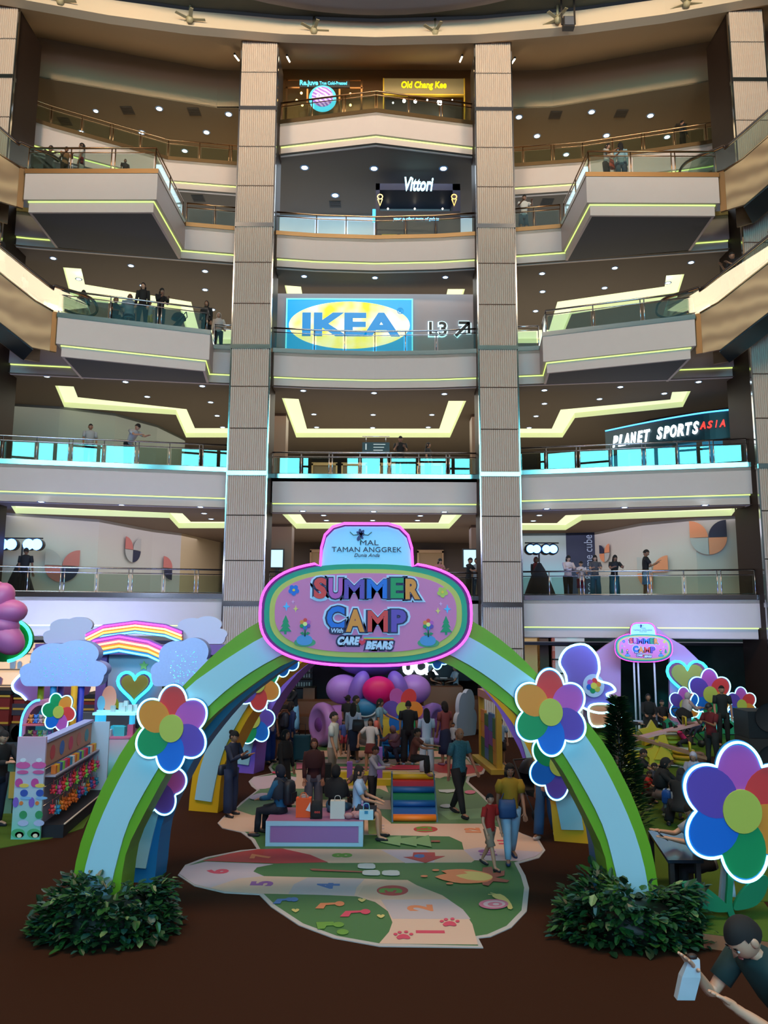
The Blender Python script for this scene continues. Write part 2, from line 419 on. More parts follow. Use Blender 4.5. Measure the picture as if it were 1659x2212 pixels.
def balustrade(pts, zf, label, gap=1.15, metal=None, gin=.13):
    metal = metal or steel
    pts = [Vector(p[:2]) for p in offset(pts, gin)]
    c = pts[0]; t = thing('balustrade', label, 'railing', (c.x, c.y, zf), 'glass balustrades of the galleries')
    zt = zf+.98
    for z, r in ((zt, .032), (zt-.16, .018)):
        MB().tube([(p.x, p.y, z) for p in pts], r, k=6).build('handrail', metal, t)
    MB().tube([(p.x, p.y, zf+.19) for p in pts], .018, k=5).build('bottom_rail', metal, t)
    for a, b in zip(pts, pts[1:]):
        l = (b-a).length
        if l < .25: continue
        n = max(1, round(l/gap)); d = (b-a)/l
        for i in range(n+1):
            q = a+d*(l*i/n)
            offs = (-.06, .06) if (i % 2 == 0 and 0 < i < n) else (0,)
            m = MB()
            for o_ in offs:
                w = q+d*o_; m.tube([(w.x, w.y, zf+.0), (w.x, w.y, zt)], .02, k=5)
            m.build('post', metal, t)
        for i in range(n):
            q0 = a+d*(l*i/n+.07); q1 = a+d*(l*(i+1)/n-.07); nn = Vector((-d.y, d.x))*.012
            sw = random.uniform(-.006, .006)
            m = MB(); m.add([(q0.x,q0.y,zf+.2),(q1.x,q1.y,zf+.2),(q1.x,q1.y+sw,zt-.2),(q0.x,q0.y+sw,zt-.2),
                            (q0.x+nn.x,q0.y+nn.y,zf+.2),(q1.x+nn.x,q1.y+nn.y,zf+.2),(q1.x+nn.x,q1.y+nn.y+sw,zt-.2),(q0.x+nn.x,q0.y+nn.y+sw,zt-.2)],
                           [(0,1,2,3),(7,6,5,4),(0,4,5,1),(1,5,6,2),(2,6,7,3),(3,7,4,0)])
            m.build('glass_pane', pane, t)
    return t
for L in range(1, 6):
    mt = bronze if L >= 4 else steel
    runs = [(wingL(L), SL), (centre(L), 'between the two middle columns'), (wingR(L), SR)]
    if L in PLAT: runs = [([PLAT[L][0][-1], wingL(L)[-1]], SL), runs[1], ([wingR(L)[0], PLAT[L][1][0]], SR)]
    for pts, w in runs:
        balustrade(pts, ZF[L], 'glass and metal balustrade along the %s edge %s' % (LV[L], w), metal=mt)
for L, pl in PLAT.items():
    for pts, w in zip((pl[0][1:], pl[1][:-1]), (SL, SR)):
        balustrade(pts, ZF[L], 'glass and metal balustrade around the %s landing %s' % (LV[L], w), metal=bronze if L == 4 else steel, gap=1.4)
# ---- downlights
dl_em = neon('downlight_glow', (215, 240, 255), 9)
dl_proto = None
def downlight(x, y, z, label, group, r=.1):
    global dl_proto
    c = G(x, y, z)
    if dl_proto is None:
        t = thing('downlight', label, 'ceiling light', (c.x, c.y, z), group)
        MB().lathe((c.x, c.y, z), [(.085,-.004),(.105,-.012),(.13,-.01),(.135,.0)], k=16).build('trim_ring', C(120,150,190), t)
        MB().lathe((c.x, c.y, z), [(.0,-.006),(.09,-.006)], k=16).build('lens', dl_em, t)
        dl_proto = t; return t
    o = dup(dl_proto, loc=(c.x, c.y, z), label=label); o['group'] = group; o.scale = (r/.1,)*3; return o
DL = [
 (25.38, .13, 'bright round downlight in the top floor ceiling, cloud booth side', [(207,240),(344,235),(494,247),(175,286),(306,286),(446,286),(262,326),(399,326)]),
 (25.38, .13, 'bright round downlight in the top floor ceiling, seesaw side', [(1121,253),(1278,242),(1405,250),(1160,294),(1310,293),(1441,296),(1223,334)]),
 (21.54, .14, 'bright round downlight in the ceiling before the navy gelato kiosk', [(658,362),(808,364),(958,364),(724,422),(874,424),(628,492),(728,492)]),
 (16.83, .1, 'round downlight under the fourth gallery, cloud booth side', [(115,558),(283,574),(443,586),(170,603),(308,617),(443,626),(459,669)]),
 (16.83, .1, 'round downlight in the ceiling above the blue and yellow oval sign', [(657,597),(810,600),(962,599)]),
 (16.83, .1, 'round downlight under the fourth gallery, seesaw side', [(1171,591),(1328,579),(1493,567),(1172,630),(1306,622),(1443,611),(1157,672)]),
 (12.25, .1, 'round downlight under the third gallery, cloud booth side', [(101,813),(271,825),(437,834),(318,857),(455,869),(469,898),(481,923)]),
 (12.25, .1, 'round downlight under the third gallery between the two middle columns', [(655,844),(808,849),(960,851),(678,895),(806,896),(933,896),(684,923),(805,924),(925,923)]),
 (12.25, .1, 'round downlight under the third gallery, seesaw side', [(1176,843),(1340,836),(1509,825),(1176,872),(1295,862),(1435,850),(1158,899),(1143,924)]),
 (7.64, .1, 'round downlight under the second gallery, cloud booth side', [(89,1084),(263,1091),(433,1095),(441,1109),(456,1121)]),
 (7.64, .1, 'round downlight under the second gallery between the two middle columns', [(654,1104),(807,1105),(960,1106),(699,1113),(908,1114),(705,1124),(805,1124),(902,1124)]),
 (7.64, .1, 'round downlight under the second gallery, seesaw side', [(1181,1099),(1349,1096),(1523,1091),(1165,1113),(1152,1125)]),
]
for z, r, lab, pts in DL:
    for x, y in pts: downlight(x, y, (z if (x, y) != (437,834) else z)-.001, lab, lab.replace('bright ', '').replace('round downlight', 'downlights'), r)
# small black sprinkler heads and vents
vent_m = mat('vent_metal', (50, 46, 42), .6)
for x, y, z, side in ((275,238,25.37,'cloud booth side beside the spotlights'),(419,241,25.37,'cloud booth side toward the column'),(140,262,25.37,'cloud booth side near the wall'),
                 (1200,248,25.37,'seesaw side toward the column'),(1342,245,25.37,'seesaw side between two spotlights'),(1468,275,25.37,'seesaw side near the wall'),
                 (428,428,21.53,'under the top gallery, cloud booth side'),(724,441,21.53,'above the gelato kiosk'),(1182,436,21.53,'under the top gallery, seesaw side')):
    c = G(x, y, z); m = MB()
    for i in range(5): m.box((c.x-.22, c.y-.2+i*.09, z-.02), (c.x+.22, c.y-.15+i*.09, z))
    m.box((c.x-.25, c.y-.24, z-.01), (c.x+.25, c.y+.28, z+.0))
    tag(m.build('ceiling_vent', vent_m), 'small dark slatted ceiling vent, '+side, 'vent', 'small ceiling vents')
# slim strip lights on the sloping roof
slit = neon('strip_glow', (255, 235, 200), 6)
for i, (x, y, lab) in enumerate(((85,60,'cloud booth corner of the sloping ceiling'),(507,128,'sloping ceiling, by one middle column, cloud booth half'),(620,131,'sloping ceiling over the juice kiosk'),(998,131,'sloping ceiling over the yellow lettered kiosk'),(1112,136,'sloping ceiling, by one middle column, seesaw half'),(1523,72,'seesaw corner of the sloping ceiling'))):
    a = P(x, y-10, 26.6); b = a+Vector((0, .75, .39)); t = thing('strip_light', 'slim white strip light in the '+lab, 'ceiling light', a, 'slim strip lights in the roof')
    m = MB(); m.tube([a+Vector((0,0,-.03)), b+Vector((0,0,-.03))], .035, k=6); m.build('tube', slit, t)
    MB().tube([a+Vector((0,-.03,.01)), b+Vector((0,.03,.01))], .05, k=4).build('housing', dark, t)
# big ceiling fans under the dome
fanm = mat('fan_metal', (150, 140, 110), .5)
for i, (x, y, lab) in enumerate(((410,42,'over the juice kiosk side'),(678,66,'beside the round disc, over the juice kiosk'),(940,70,'beside the round disc, over the yellow lettered kiosk'),(1205,42,'next to the black floodlight'),(1483,8,'nearest the seesaw side corner'),(130,2,'nearest the cloud booth corner'))):
    c = G(x, y, 25.3); t = thing('ceiling_fan', 'long-bladed ceiling fan hanging from the dome, '+lab, 'ceiling fan', c, 'long-bladed ceiling fans under the dome')
    MB().tube([c+Vector((0,0,.55)), c+Vector((0,0,.1))], .05).build('rod', fanm, t)
    MB().lathe(c, [(.0,-.14),(.1,-.12),(.14,0),(.1,.12),(0,.14)], k=12).build('hub', fanm, t)
    for k in range(5):
        a = k*math.tau/5+.05; d = Vector((math.cos(a), math.sin(a), 0)); n = Vector((-d.y, d.x, 0))*.06
        MB().prism([c+d*.1-n, c+d*.55-n, c+d*.55+n, c+d*.1+n], (0,0,.02)).build('blade', fanm, t)
c = G(1228, 50, 24.9); t = thing('floodlight', 'square black floodlight hanging under the dome', 'spotlight', c)
m = MB().box(c+Vector((-.2,-.1,-.2)), c+Vector((.2,.15,.2))); m.build('housing', dark, t)
m = MB().box(c+Vector((-.16,-.13,-.16)), c+Vector((.16,-.1,.16))); m.build('lens', mat('dim_lens', (90,92,100), .2), t)
for sx in (-.26,.2): MB().box(c+Vector((sx,0,-.04)), c+Vector((sx+.06,.04,.95))).build('bracket', dark, t)

# ================================================================ escalators
def marble():
    m = bpy.data.materials.new('veined_cladding'); m.use_nodes = True; nt = m.node_tree; b = nt.nodes['Principled BSDF']
    tc = nt.nodes.new('ShaderNodeTexCoord'); w = nt.nodes.new('ShaderNodeTexWave'); w.bands_direction = 'Z'
    w.inputs['Scale'].default_value = .5; w.inputs['Distortion'].default_value = 12; w.inputs['Detail'].default_value = 3; w.inputs['Detail Scale'].default_value = .7
    r = nt.nodes.new('ShaderNodeValToRGB'); r.color_ramp.elements[0].color = lin((140,112,82)); r.color_ramp.elements[1].color = lin((190,158,118))
    nt.links.new(tc.outputs['Object'], w.inputs['Vector']); nt.links.new(w.outputs['Fac'], r.inputs[0]); nt.links.new(r.outputs[0], b.inputs['Base Color'])
    b.inputs['Roughness'].default_value = .35
    return m
marb = marble()
rubber = mat('handrail_rubber', (60, 44, 36), .35)
stepm = mat('escalator_step', (90, 90, 92), .4, .8)
def escalator(A, d, zf, run, label):
    """A: plan corner where it meets the landing; d: plan direction going up; the shaft lies to its rear side"""
    d = Vector(d).normalized(); n = Vector((0, 1)) - d*d.y; n.normalize()
    if abs(d.x*n.x+d.y*n.y) > .9: n = Vector((-d.y, d.x))
    t = thing('escalator', label, 'escalator', (A[0], A[1], zf)); tg = math.tan(math.radians(30))
    def q(s, z, w=0.): p = Vector(A)+d*s+n*w; return (p.x, p.y, z)
    for w in (0., 1.35):
        m = MB(); m.prism([q(0, zf-1.2, w), q(.55, zf-1.2, w), q(run, zf-1.05+(run-.45)*tg, w), q(run, zf+.25+(run-.3)*tg, w), q(.55, zf+.32, w), q(0, zf+.12, w)], Vector((n.x,n.y,0))*.08)
        m.build('side_cladding', marb, t)
        m = MB(); m.tube([q(-.0, zf+.14, w-.02), q(.55, zf+.34, w-.02), q(run, zf+.27+(run-.3)*tg, w-.02)], .025, k=6); m.build('cladding_trim', bronze, t)
        path = [q(-.35,zf+.28,w),q(-.95,zf+.22,w),q(-1.3,zf+.38,w),q(-1.38,zf+.6,w),q(-1.25,zf+.84,w),q(-.9,zf+.97,w),q(0,zf+1.03,w),q(.7,zf+1.28,w),q(run,zf+1.15+(run-.4)*tg,w)]
        m = MB(); m.tube(smooth_path(path, 5), .042, k=6); m.build('handrail', rubber, t)
        m = MB(); m.tube(smooth_path([Vector(p)+Vector((0,0,-.05)) for p in path], 5), .022, k=5); m.build('handrail_guide', bronze, t)
        m = MB(); m.prism([q(-1.2,zf+.3,w),q(0,zf+.2,w),q(.6,zf+.4,w),q(run,zf+.3+(run-.3)*tg,w),q(run,zf+1.08+(run-.4)*tg,w),q(.7,zf+1.2,w),q(0,zf+.96,w),q(-.95,zf+.9,w)], Vector((n.x,n.y,0))*.012); m.build('glass_panel', pane, t)
    k = int(run/.4)
    for i in range(k):
        z = zf+.05+i*.4*tg; m = MB(); m.prism([q(i*.4,z,.08),q(i*.4+.4,z,.08),q(i*.4+.4,z,1.33),q(i*.4,z,1.33)], (0,0,-.23)); m.build('step', stepm, t)
    m = MB(); m.prism([q(.5,zf-1.22,.08),q(run,zf-1.07+(run-.45)*tg,.08),q(run,zf-1.07+(run-.45)*tg,1.33),q(.5,zf-1.22,1.33)], (0,0,-.04)); m.build('underside', mat('ribbed_underside', (74,84,92), .35, .7), t)
    m = MB(); m.prism([q(-.18,zf-1.2,-.01),q(.02,zf-1.2,-.01),q(.02,zf+.14,-.01),q(-.18,zf+.14,-.01)], Vector((n.x,n.y,0))*.1); m.build('end_cap', rimw, t)
    return t
dL = (-.79, -.61); dR = (.79, -.61)
escalator((-10.78, 23.5), dL, ZF[3]+.05, 7.2, 'escalator with veined beige cladding rising from the third gallery landing, cloud booth side')
escalator((-11.85, 22.8), dL, ZF[4]+.05, 6.5, 'escalator with veined beige cladding rising from the fourth gallery landing, cloud booth side')
escalator((10.2, 23.42), dR, ZF[3]+.05, 7.2, 'escalator with veined beige cladding rising from the third gallery landing, seesaw side')
escalator((10.98, 22.82), dR, ZF[4]+.05, 6.5, 'escalator with veined beige cladding rising from the fourth gallery landing, seesaw side')
# ================================================================ gallery interiors, shops and signs
navy = mat('navy_panel', (22, 30, 66), .45)
hoard = mat('hoarding_white', (196, 186, 178), .6)
def vwall(pts, z0, z1, m, th=.12, nm='wall_right'): return struct(nm, MB().wall(pts, z0, z1, th), m)
z1f, z2f, z3f, z4f, z5f = ZF[1:6]
# lowest gallery hoardings with round petal motifs
c1 = ZF[2]-1.25
LW = [G(x, y, c1).to_2d() for x, y in ((8,1107),(120,1115),(215,1122),(330,1144),(392,1152))]
RW = [G(x, y, c1).to_2d() for x, y in ((1594,1115),(1500,1119),(1385,1130),(1284,1150))]
vwall(LW, z1f, c1, hoard, nm='wall_left_hoarding'); vwall(RW[::-1], z1f, c1, hoard, nm='wall_right_hoarding')
vwall([LW[-1], (LW[-1][0]+1.6, 41)], z1f, c1, mat('warm_wall', (206, 180, 140), .6), nm='wall_left_passage')
def quarter(s, c, xv, r, q, y):
    """quarter disc on a wall: q 0..3, corner at c"""
    pass
def on_wall(px, py, pts):
    """point where the pixel's ray meets a plan polyline wall (slightly in front)"""
    d = ray(px, py)
    for a, b in zip(pts, pts[1:]):
        a = Vector(a[:2]); b = Vector(b[:2]); e = b-a
        den = d.x*e.y-d.y*e.x
        if abs(den) < 1e-9: continue
        t = (a.x*e.y-a.y*e.x)/den; u = (d.x*t-a.x)/e.x if abs(e.x) > abs(e.y) else (d.y*t-a.y)/e.y
        if -.02 <= u <= 1.02: t *= .996; return Vector((d.x*t, d.y*t, EYE+d.z*t)), e.normalized()
    return None, None
def petal_motif(px, py, r, cols, wallp, lab):
    c, e = on_wall(px, py, wallp)
    if c is None: print('motif miss', px, py); return
    if e.x < 0: e = -e
    ex = Vector((e.x, e.y, 0)); ez = Vector((0,0,1)); n = ez.cross(ex).normalized()
    if n.y > 0: n = -n
    t = thing('petal_motif', lab, 'wall decal', c)
    # quadrant pieces: (corner sign, rounding) -> leaf shapes like the printed flower
    for (sx, sz, rx, rz), col in zip(((-1,1,-1,1),(1,1,1,1),(-1,-1,-1,-1),(1,-1,1,-1)), cols):
        if not col: continue
        if sz > 0: cc = c+ex*(sx*r); st = [(cc, 0)]; pts = [cc]+[cc+ex*(-sx*r*math.cos(a))+ez*(r*math.sin(a)) for a in [math.pi/2*k/10 for k in range(11)]]
        else: pts = [c]+[c+ex*(sx*r*math.cos(a))-ez*(r*math.sin(a)) for a in [math.pi/2*k/10 for k in range(11)]]
        pts = [p+n*.02+ex*sx*.01+ez*sz*.01 for p in pts]
        MB().prism(pts, -n*.018).build('petal', col, t)
pe = mat('motif_peach', (222, 140, 100), .6); pr = mat('motif_rose', (196, 112, 104), .6); pn = mat('motif_navy', (34, 34, 62), .6); pg = mat('motif_grey', (176, 170, 166), .6)
petal_motif(1530, 1161, .62, (pe, pn, pg, pe), RW[::-1], 'big four-petal peach and navy print high on the white hoarding')
petal_motif(1410, 1237, .62, (pg, pe, pe, None), RW[::-1], 'peach petal print behind the man in black on the white hoarding')
petal_motif(1306, 1195, .36, (pn, pe, pe, pg), RW[::-1], 'narrow navy and peach petal print beside the navy banner')
petal_motif(134, 1222, .6, (pg, pr, pr, pn), LW, 'rose and navy petal print on the hoarding beside the blue stage lamps')
petal_motif(287, 1188, .5, (pr, pg, pg, pn), LW, 'tall rose and navy petal print in the middle of the hoarding')
petal_motif(372, 1228, .5, (pr, None, pn, None), LW, 'rose and navy half petal print near the passage')
# navy banner wall, brushed metal wall, with upright lettering
nb = [P(1222, 1150, RW[-1][1]+.3).to_2d(), RW[-1]]
struct('wall_right_banner', MB().slabpoly([(nb[0].x, nb[0].y), (nb[1].x, nb[1].y), (nb[1].x, nb[1].y+.15), (nb[0].x, nb[0].y+.15)], z1f, c1), navy)
struct('wall_right_metal', MB().slabpoly([(nb[0].x-2.2, 33.5), (nb[0].x, nb[0].y), (nb[0].x, nb[0].y+.15), (nb[0].x-2.2, 33.7)], z1f, c1), mat('brushed_wall', (150,160,160), .35, .8))
w = nb[1]-nb[0]; c = Vector((nb[1].x, nb[1].y, 0))-Vector((w.x,w.y,0)).normalized()*.28
t = thing('banner_lettering', 'pale upright lettering running up the navy banner', 'sign', (c.x, c.y-.03, 6.0))
text('space & time cube', .52, 'letters', mat('letter_white', (170,185,215), .5), t, (c.x, c.y-.06, 6.05), (0,0,1), (-1,0,0), ext=.006, wid=2.95)
# second gallery: grey curved wall on one side, sports shop on the other
c2 = ZF[3]-1.25
GW = [G(x, y, c2).to_2d() for x, y in ((32,872),(130,878),(250,893),(340,918),(400,948))]
vwall(GW, z2f, c2, mat('grey_curved_wall', (104, 110, 102), .6), nm='wall_left_upper')
SWx = [G(x, y, c2).to_2d() for x, y in ((1578,880),(1480,893),(1400,906),(1330,930))]
vwall(SWx[::-1], z2f, c2, dark, nm='wall_right_shop')
struct('wall_right_pier', MB().slabpoly([SWx[0], (SWx[0].x+.1, SWx[0].y), (SWx[0].x+.3, 40), (SWx[0].x+.2, 40)], z2f, c2), brown)
shop = thing('shop_sign', 'curved dark teal sports shop sign with white and red italic letters', 'sign', (8, 28, 10.5))
SP = [P(1308,960,30.2), P(1370,925,29.2), P(1445,912,28.2), P(1520,905,27.4), P(1583,902,26.95)]
SPs = smooth_path([(p.x, p.y, 0) for p in SP], 6)
MB().wall([(p.x,p.y) for p in SPs], 10.45, 11.45, .25).build('sign_board', mat('sign_teal', (12,48,58), .3), shop)
m = MB(); m.tube([(p.x, p.y-.05, 11.48) for p in SPs], .03, k=5); m.build('blue_edge_light', neon('shop_blue', (70,170,255), 3), shop)
wl = neon('letters_white_glow', (235,250,255), 3.2); rl = neon('letters_red_glow', (255,60,50), 1.6)
def letters_on(s, path, d0, dstep, z, size, m, parent, nm, bold=.02, shear=.3, dz=0):
    for i, ch in enumerate(s):
        if ch == ' ': continue
        p, e = along(path, d0+dstep*i)
        if e.x < 0: e = -e
        text(ch, size, nm, m, parent, (p.x+e.y*.06, p.y-.07, z+dz*i), (e.x,e.y,0), (0,0,1), bold, .03, shear, wid=dstep*(.92 if ch not in '.I' else .4))
pth = [Vector((p.x,p.y)) for p in SPs]; L_ = seglen(pth)
letters_on('PLANET SPORTS', pth, .45, (L_-1.5)/13, 10.92, .62, wl, shop, 'white_letter')
letters_on('.ASIA', pth, L_-1.25, .22, 10.98, .36, rl, shop, 'red_letter', .01)
# display windows of the sports shop and clothes behind
mb = MB(); m_ = MB()
for i in range(5):
    p, e = along(pth, .3+i*L_/5.3); mb.box((p.x, p.y+.35, z2f+.1), (p.x+.75, p.y+.4, 10.6))
tag(mb.build('shop_window', mat('shop_window_glow', (40,80,100), .2, emit=(60,150,190), es=.5)), 'row of tall bluish lit shop windows under the curved sports sign', 'shop window')
# pylon numeral sign in the centre of the second gallery
t = thing('direction_sign', 'black hanging direction sign with a white numeral in the second gallery', 'sign', P(812, 966, 30))
p = P(812, 966, 30); MB().box((p.x-.55, 30, p.z-.22), (p.x+.55, 30.06, p.z+.2)).build('board', mat('black_board', (16,16,18), .4), t)
text('1', .34, 'numeral', mat('white_print', (225,225,225), .5), t, (p.x-.4, 29.98, p.z), (1,0,0), (0,0,1), .008)
m = MB()
for i in range(3): m.box((p.x-.1, 29.985, p.z+.1-i*.12), (p.x+.38-i*.05, 29.995, p.z+.13-i*.12))
m.build('text_lines', mat('white_print', (225,225,225), .5), t)
MB().tube([(p.x-.4,30.03,p.z+.2),(p.x-.4,30.03,p.z+.45)], .012).tube([(p.x+.4,30.03,p.z+.2),(p.x+.4,30.03,p.z+.45)], .012).tube([(p.x-.55,30.03,p.z+.45),(p.x+.55,30.03,p.z+.45)], .02).build('hanger', steel, t)
# piers and dark rear partitions between the columns
for (a, b, L, z0, z1) in ((575,618,1,z1f,c1),(1032,1046,1,z1f,c1),(575,600,2,z2f,c2),(1036,1050,2,z2f,c2)):
    yb = 30.5; xa = P(a, 1000, yb).x; xb = P(b, 1000, yb).x
    struct('wall_back_pier', MB().box((xa-.3, yb, z0), (xb+.3, yb+.8, z1)), mat('pier_wood', (104, 78, 58), .5))
struct('wall_back_low', MB().box((-8, 37.8, z1f), (8, 38, c1)), mat('rear_shops', (86, 68, 50), .5))
for L, zf in ((1, z1f), (2, z2f)):
    for i, x in enumerate((-3.0, -1.5, 0.4, 2.3)):
        t = thing('shopfront', 'dim warm shopfront deep inside the %s between the middle columns, number %s of four' % (LV[L], ('one','two','three','four')[i]), 'shopfront', (x, 37.5, zf)); 
        t['label'] = 'dim warm shopfront deep in the %s, %s' % (LV[L], ('outermost beside the cloud booth side pier','second along, behind the great oval sign','third along, behind the great oval sign','outermost beside the seesaw side pier')[i])
        t['group'] = 'dim shopfronts deep in the galleries'
        MB().box((x-.65, 37.4, zf), (x-.57, 37.6, zf+2.7)).box((x+.57, 37.4, zf), (x+.65, 37.6, zf+2.7)).box((x-.65, 37.4, zf+2.6), (x+.65, 37.6, zf+2.75)).build('frame', bronze, t)
        MB().box((x-.57, 37.55, zf), (x+.57, 37.6, zf+2.6)).build('lit_window', mat('warm_window', (120,90,60), .4, emit=(255,205,140), es=.1), t)
for px, lab in ((598, 'bright white display screen beside the cloud booth side pier, lowest gallery'), (1015, 'bright white display screen beside the seesaw side pier, lowest gallery')):
    a = P(px-13, 1225, 30.3); b = P(px+13, 1188, 30.3); t = thing('window_glint', lab, 'screen', a, 'display screens of the lowest gallery')
    MB().box((a.x, 30.3, a.z), (b.x, 30.36, b.z)).build('screen', neon('glint_white', (190,235,255), 1.3), t)  # glowing panel paints in the reflection of a bright window
    MB().box((a.x-.05, 30.32, a.z-.05), (b.x+.05, 30.42, b.z+.05)).box(((a.x+b.x)/2-.06, 30.36, z1f), ((a.x+b.x)/2+.06, 30.42, a.z)).build('housing', dark, t)
# third gallery: blue and yellow oval sign wall
a = P(584, 762, 28.4); b = P(1029, 636, 28.4)
struct('wall_back_sign', MB().box((a.x, 28.4, z3f), (b.x, 28.6, b.z)), mat('sign_wall', (158,146,150), .5))
t = thing('lit_sign', 'large lit blue sign with a yellow oval and blue capital letters', 'sign', ((a.x+b.x)/2-1, 28.3, z3f))
a = P(616, 760, 28.3); b = P(892, 646, 28.3); wd, hg = b.x-a.x, b.z-a.z; cx_, cz_ = (a.x+b.x)/2, (a.z+b.z)/2
MB().box((a.x, 28.3, a.z), (b.x, 28.39, b.z)).build('blue_lightbox', neon('sign_blue', (0,172,238), 1.0), t)
fr = MB()
for q0, q1 in (((a.x,a.z),(b.x,a.z+.04)),((a.x,b.z-.04),(b.x,b.z)),((a.x,a.z),(a.x+.05,b.z)),((b.x-.05,a.z),(b.x,b.z))): fr.box((q0[0],28.27,q0[1]),(q1[0],28.3,q1[1]))
fr.build('light_frame', neon('sign_frame', (120,240,255), 1.4), t)
m = MB(); m.prism([(cx_+wd*.475*math.cos(k*math.tau/64), 28.3, cz_+hg*.44*math.sin(k*math.tau/64)) for k in range(64)], (0,-.03,0))
oy = bpy.data.materials.new('sign_yellow'); oy.use_nodes = True; nt = oy.node_tree; bb = nt.nodes['Principled BSDF']
tc = nt.nodes.new('ShaderNodeTexCoord'); nz = nt.nodes.new('ShaderNodeTexNoise'); nz.inputs['Scale'].default_value = .9
rp = nt.nodes.new('ShaderNodeValToRGB'); rp.color_ramp.elements[0].position = .42; rp.color_ramp.elements[0].color = lin((250,240,190)); rp.color_ramp.elements[1].position = .62; rp.color_ramp.elements[1].color = lin((250,228,30))
nt.links.new(tc.outputs['Object'], nz.inputs['Vector']); nt.links.new(nz.outputs['Fac'], rp.inputs[0]); nt.links.new(rp.outputs[0], bb.inputs['Emission Color']); nt.links.new(rp.outputs[0], bb.inputs['Base Color']); bb.inputs['Emission Strength'].default_value = 1.1
m.build('yellow_oval', oy, t)
text('IKEA', 1.25, 'blue_letters', neon('sign_letter_blue', (0,142,215), .95), t, (cx_-.02, 28.26, cz_-.03), (1,0,0), (0,0,1), .055, .01, wid=wd*.77)
text('®', .36, 'registered_mark', neon('sign_letter_blue', (0,142,215), .95), t, (cx_+wd*.40, 28.26, cz_+hg*.26), (1,0,0), (0,0,1), .004, .01)
t = thing('direction_lettering', 'black halo-lit level letters with a slanting arrow beside the oval sign', 'sign', P(966, 712, 28.35))
p = P(966, 712, 28.3); halo = neon('halo_white', (200,245,255), 1.6); blk = mat('letter_black', (14,14,20), .4)
for dy, mm, bo, nm in ((0, halo, .06, 'halo_light'), (-.06, blk, .015, 'black_letters')):
    text('L3', .78, nm, mm, t, (p.x-.36, 28.36+dy, p.z), (1,0,0), (0,0,1), bo, .015)
    w_ = .055 if mm is blk else .1; ax, az = p.x+.33, p.z-.26
    m = MB()
    for u0, u1 in (((0,0),(.5,.52)), ((.12,.54),(.54,.54)), ((.52,.1),(.52,.56))):
        u0 = Vector((ax+u0[0], 0, az+u0[1])); u1 = Vector((ax+u1[0], 0, az+u1[1])); n = Vector((-(u1-u0).z, 0, (u1-u0).x)).normalized()*w_
        m.prism([(q.x, 28.36+dy, q.z) for q in (u0-n, u1-n, u1+n, u0+n)], (0,-.02,0))
    m.build(nm.replace('letters', 'arrow').replace('light', 'arrow_light'), mm, t)
# fourth gallery: navy gelato kiosk
yk = 28.1; a = P(811, 512, yk); b = P(994, 397, yk)
t = thing('gelato_kiosk', 'navy framed kiosk with white neon script and small wall lamps', 'kiosk', (a.x, yk, z4f))
MB().box((a.x,yk,z4f),(a.x+.16,yk+1.5,b.z)).box((b.x-.3,yk,z4f),(b.x,yk+1.5,b.z)).box((a.x,yk,b.z-.28),(b.x,yk+1.5,b.z)).build('frame', navy, t)
MB().box((a.x+.1,yk+1.4,z4f),(b.x-.1,yk+1.5,b.z)).build('rear_wall', mat('kiosk_grey', (120,126,130), .5, emit=(150,170,185), es=.12), t)
q = P(900, 484, yk); MB().box((a.x+.05,yk-.3,z4f),(b.x-.05,yk-.2,q.z+.38)).build('counter', mat('counter_dark', (26,30,44), .3), t)
m = MB()
for i in range(4): m.box((a.x+.25+i*.72, yk-.33, z4f+.25), (a.x+.85+i*.72, yk-.3, z4f+.62))
m.build('menu_panel', mat('menu_yellow', (220,190,50), .5, emit=(220,190,50), es=.25), t)
nw = neon('neon_script', (180,240,255), 2.6)
q = P(902, 401, yk); text('Vittori', .8, 'neon_name', nw, t, (q.x, yk-.06, q.z), (1,0,0), (0,0,1), .02, .02, .25, wid=1.15)
q = P(900, 474, yk-.3); text('your perfect taste of gelato', .17, 'neon_motto', neon('neon_script_small', (120,200,255), 2.5), t, (q.x-.02, yk-.34, q.z), (1,0,0), (0,0,1), .003, .01, .2, wid=1.8)
for i, px in enumerate((838, 896, 956)):
    for k in range(4 if i != 1 else 5):
        q = P(px, 418+k*11, yk+1.1); MB().ell(q, .04, a=8, b=5).build('wall_lamp', neon('warm_bulb', (255,240,210), 6), t)
for px in (821, 981):
    q = P(px, 430, yk-.05); m = MB(); ring = [q+Vector((.1*math.cos(k*math.tau/14), 0, .1+.1*math.sin(k*math.tau/14))) for k in range(14)]
    m.tube(ring, .018, closed=True, k=5); m.tube([q+Vector((-.09,0,.0)), q+Vector((0,0,-.28)), q+Vector((.09,0,0))], .018, k=5); m.build('cone_neon', neon('cone_neon', (255,190,90), 4) if px > 900 else neon('cone_neon_b', (255,215,120), 4), t)
q = P(1029, 466, 27.9); t = thing('round_blade_sign', 'round blue and white lit sign sticking out by the column near the gelato kiosk', 'sign', q)
MB().lathe(q, [(0,-.05),(.28,-.05),(.28,.05),(0,.05)], k=20, axis=Matrix.Rotation(math.radians(78), 3, 'Y')).build('lit_disc', neon('disc_blue', (80,190,255), 2.5), t)
MB().box(q+Vector((0,-.02,-.02)), q+Vector((.45,.02,.02))).build('arm', dark, t)
q = P(808, 466, 28.6); tag(MB().box(q+Vector((-.06,-.04,-.26)), q+Vector((.06,.04,.26))).build('blade_sign', neon('blade_cyan', (60,200,255), 3)), 'small cyan lit blade sign at the corner of the gelato kiosk', 'sign')
struct('wall_back_kiosk', MB().box((-5.5, 31.4, z4f), (4.8, 31.6, ZF[5]-1.25)), mat('kiosk_rear_wall', (196,202,216), .6))
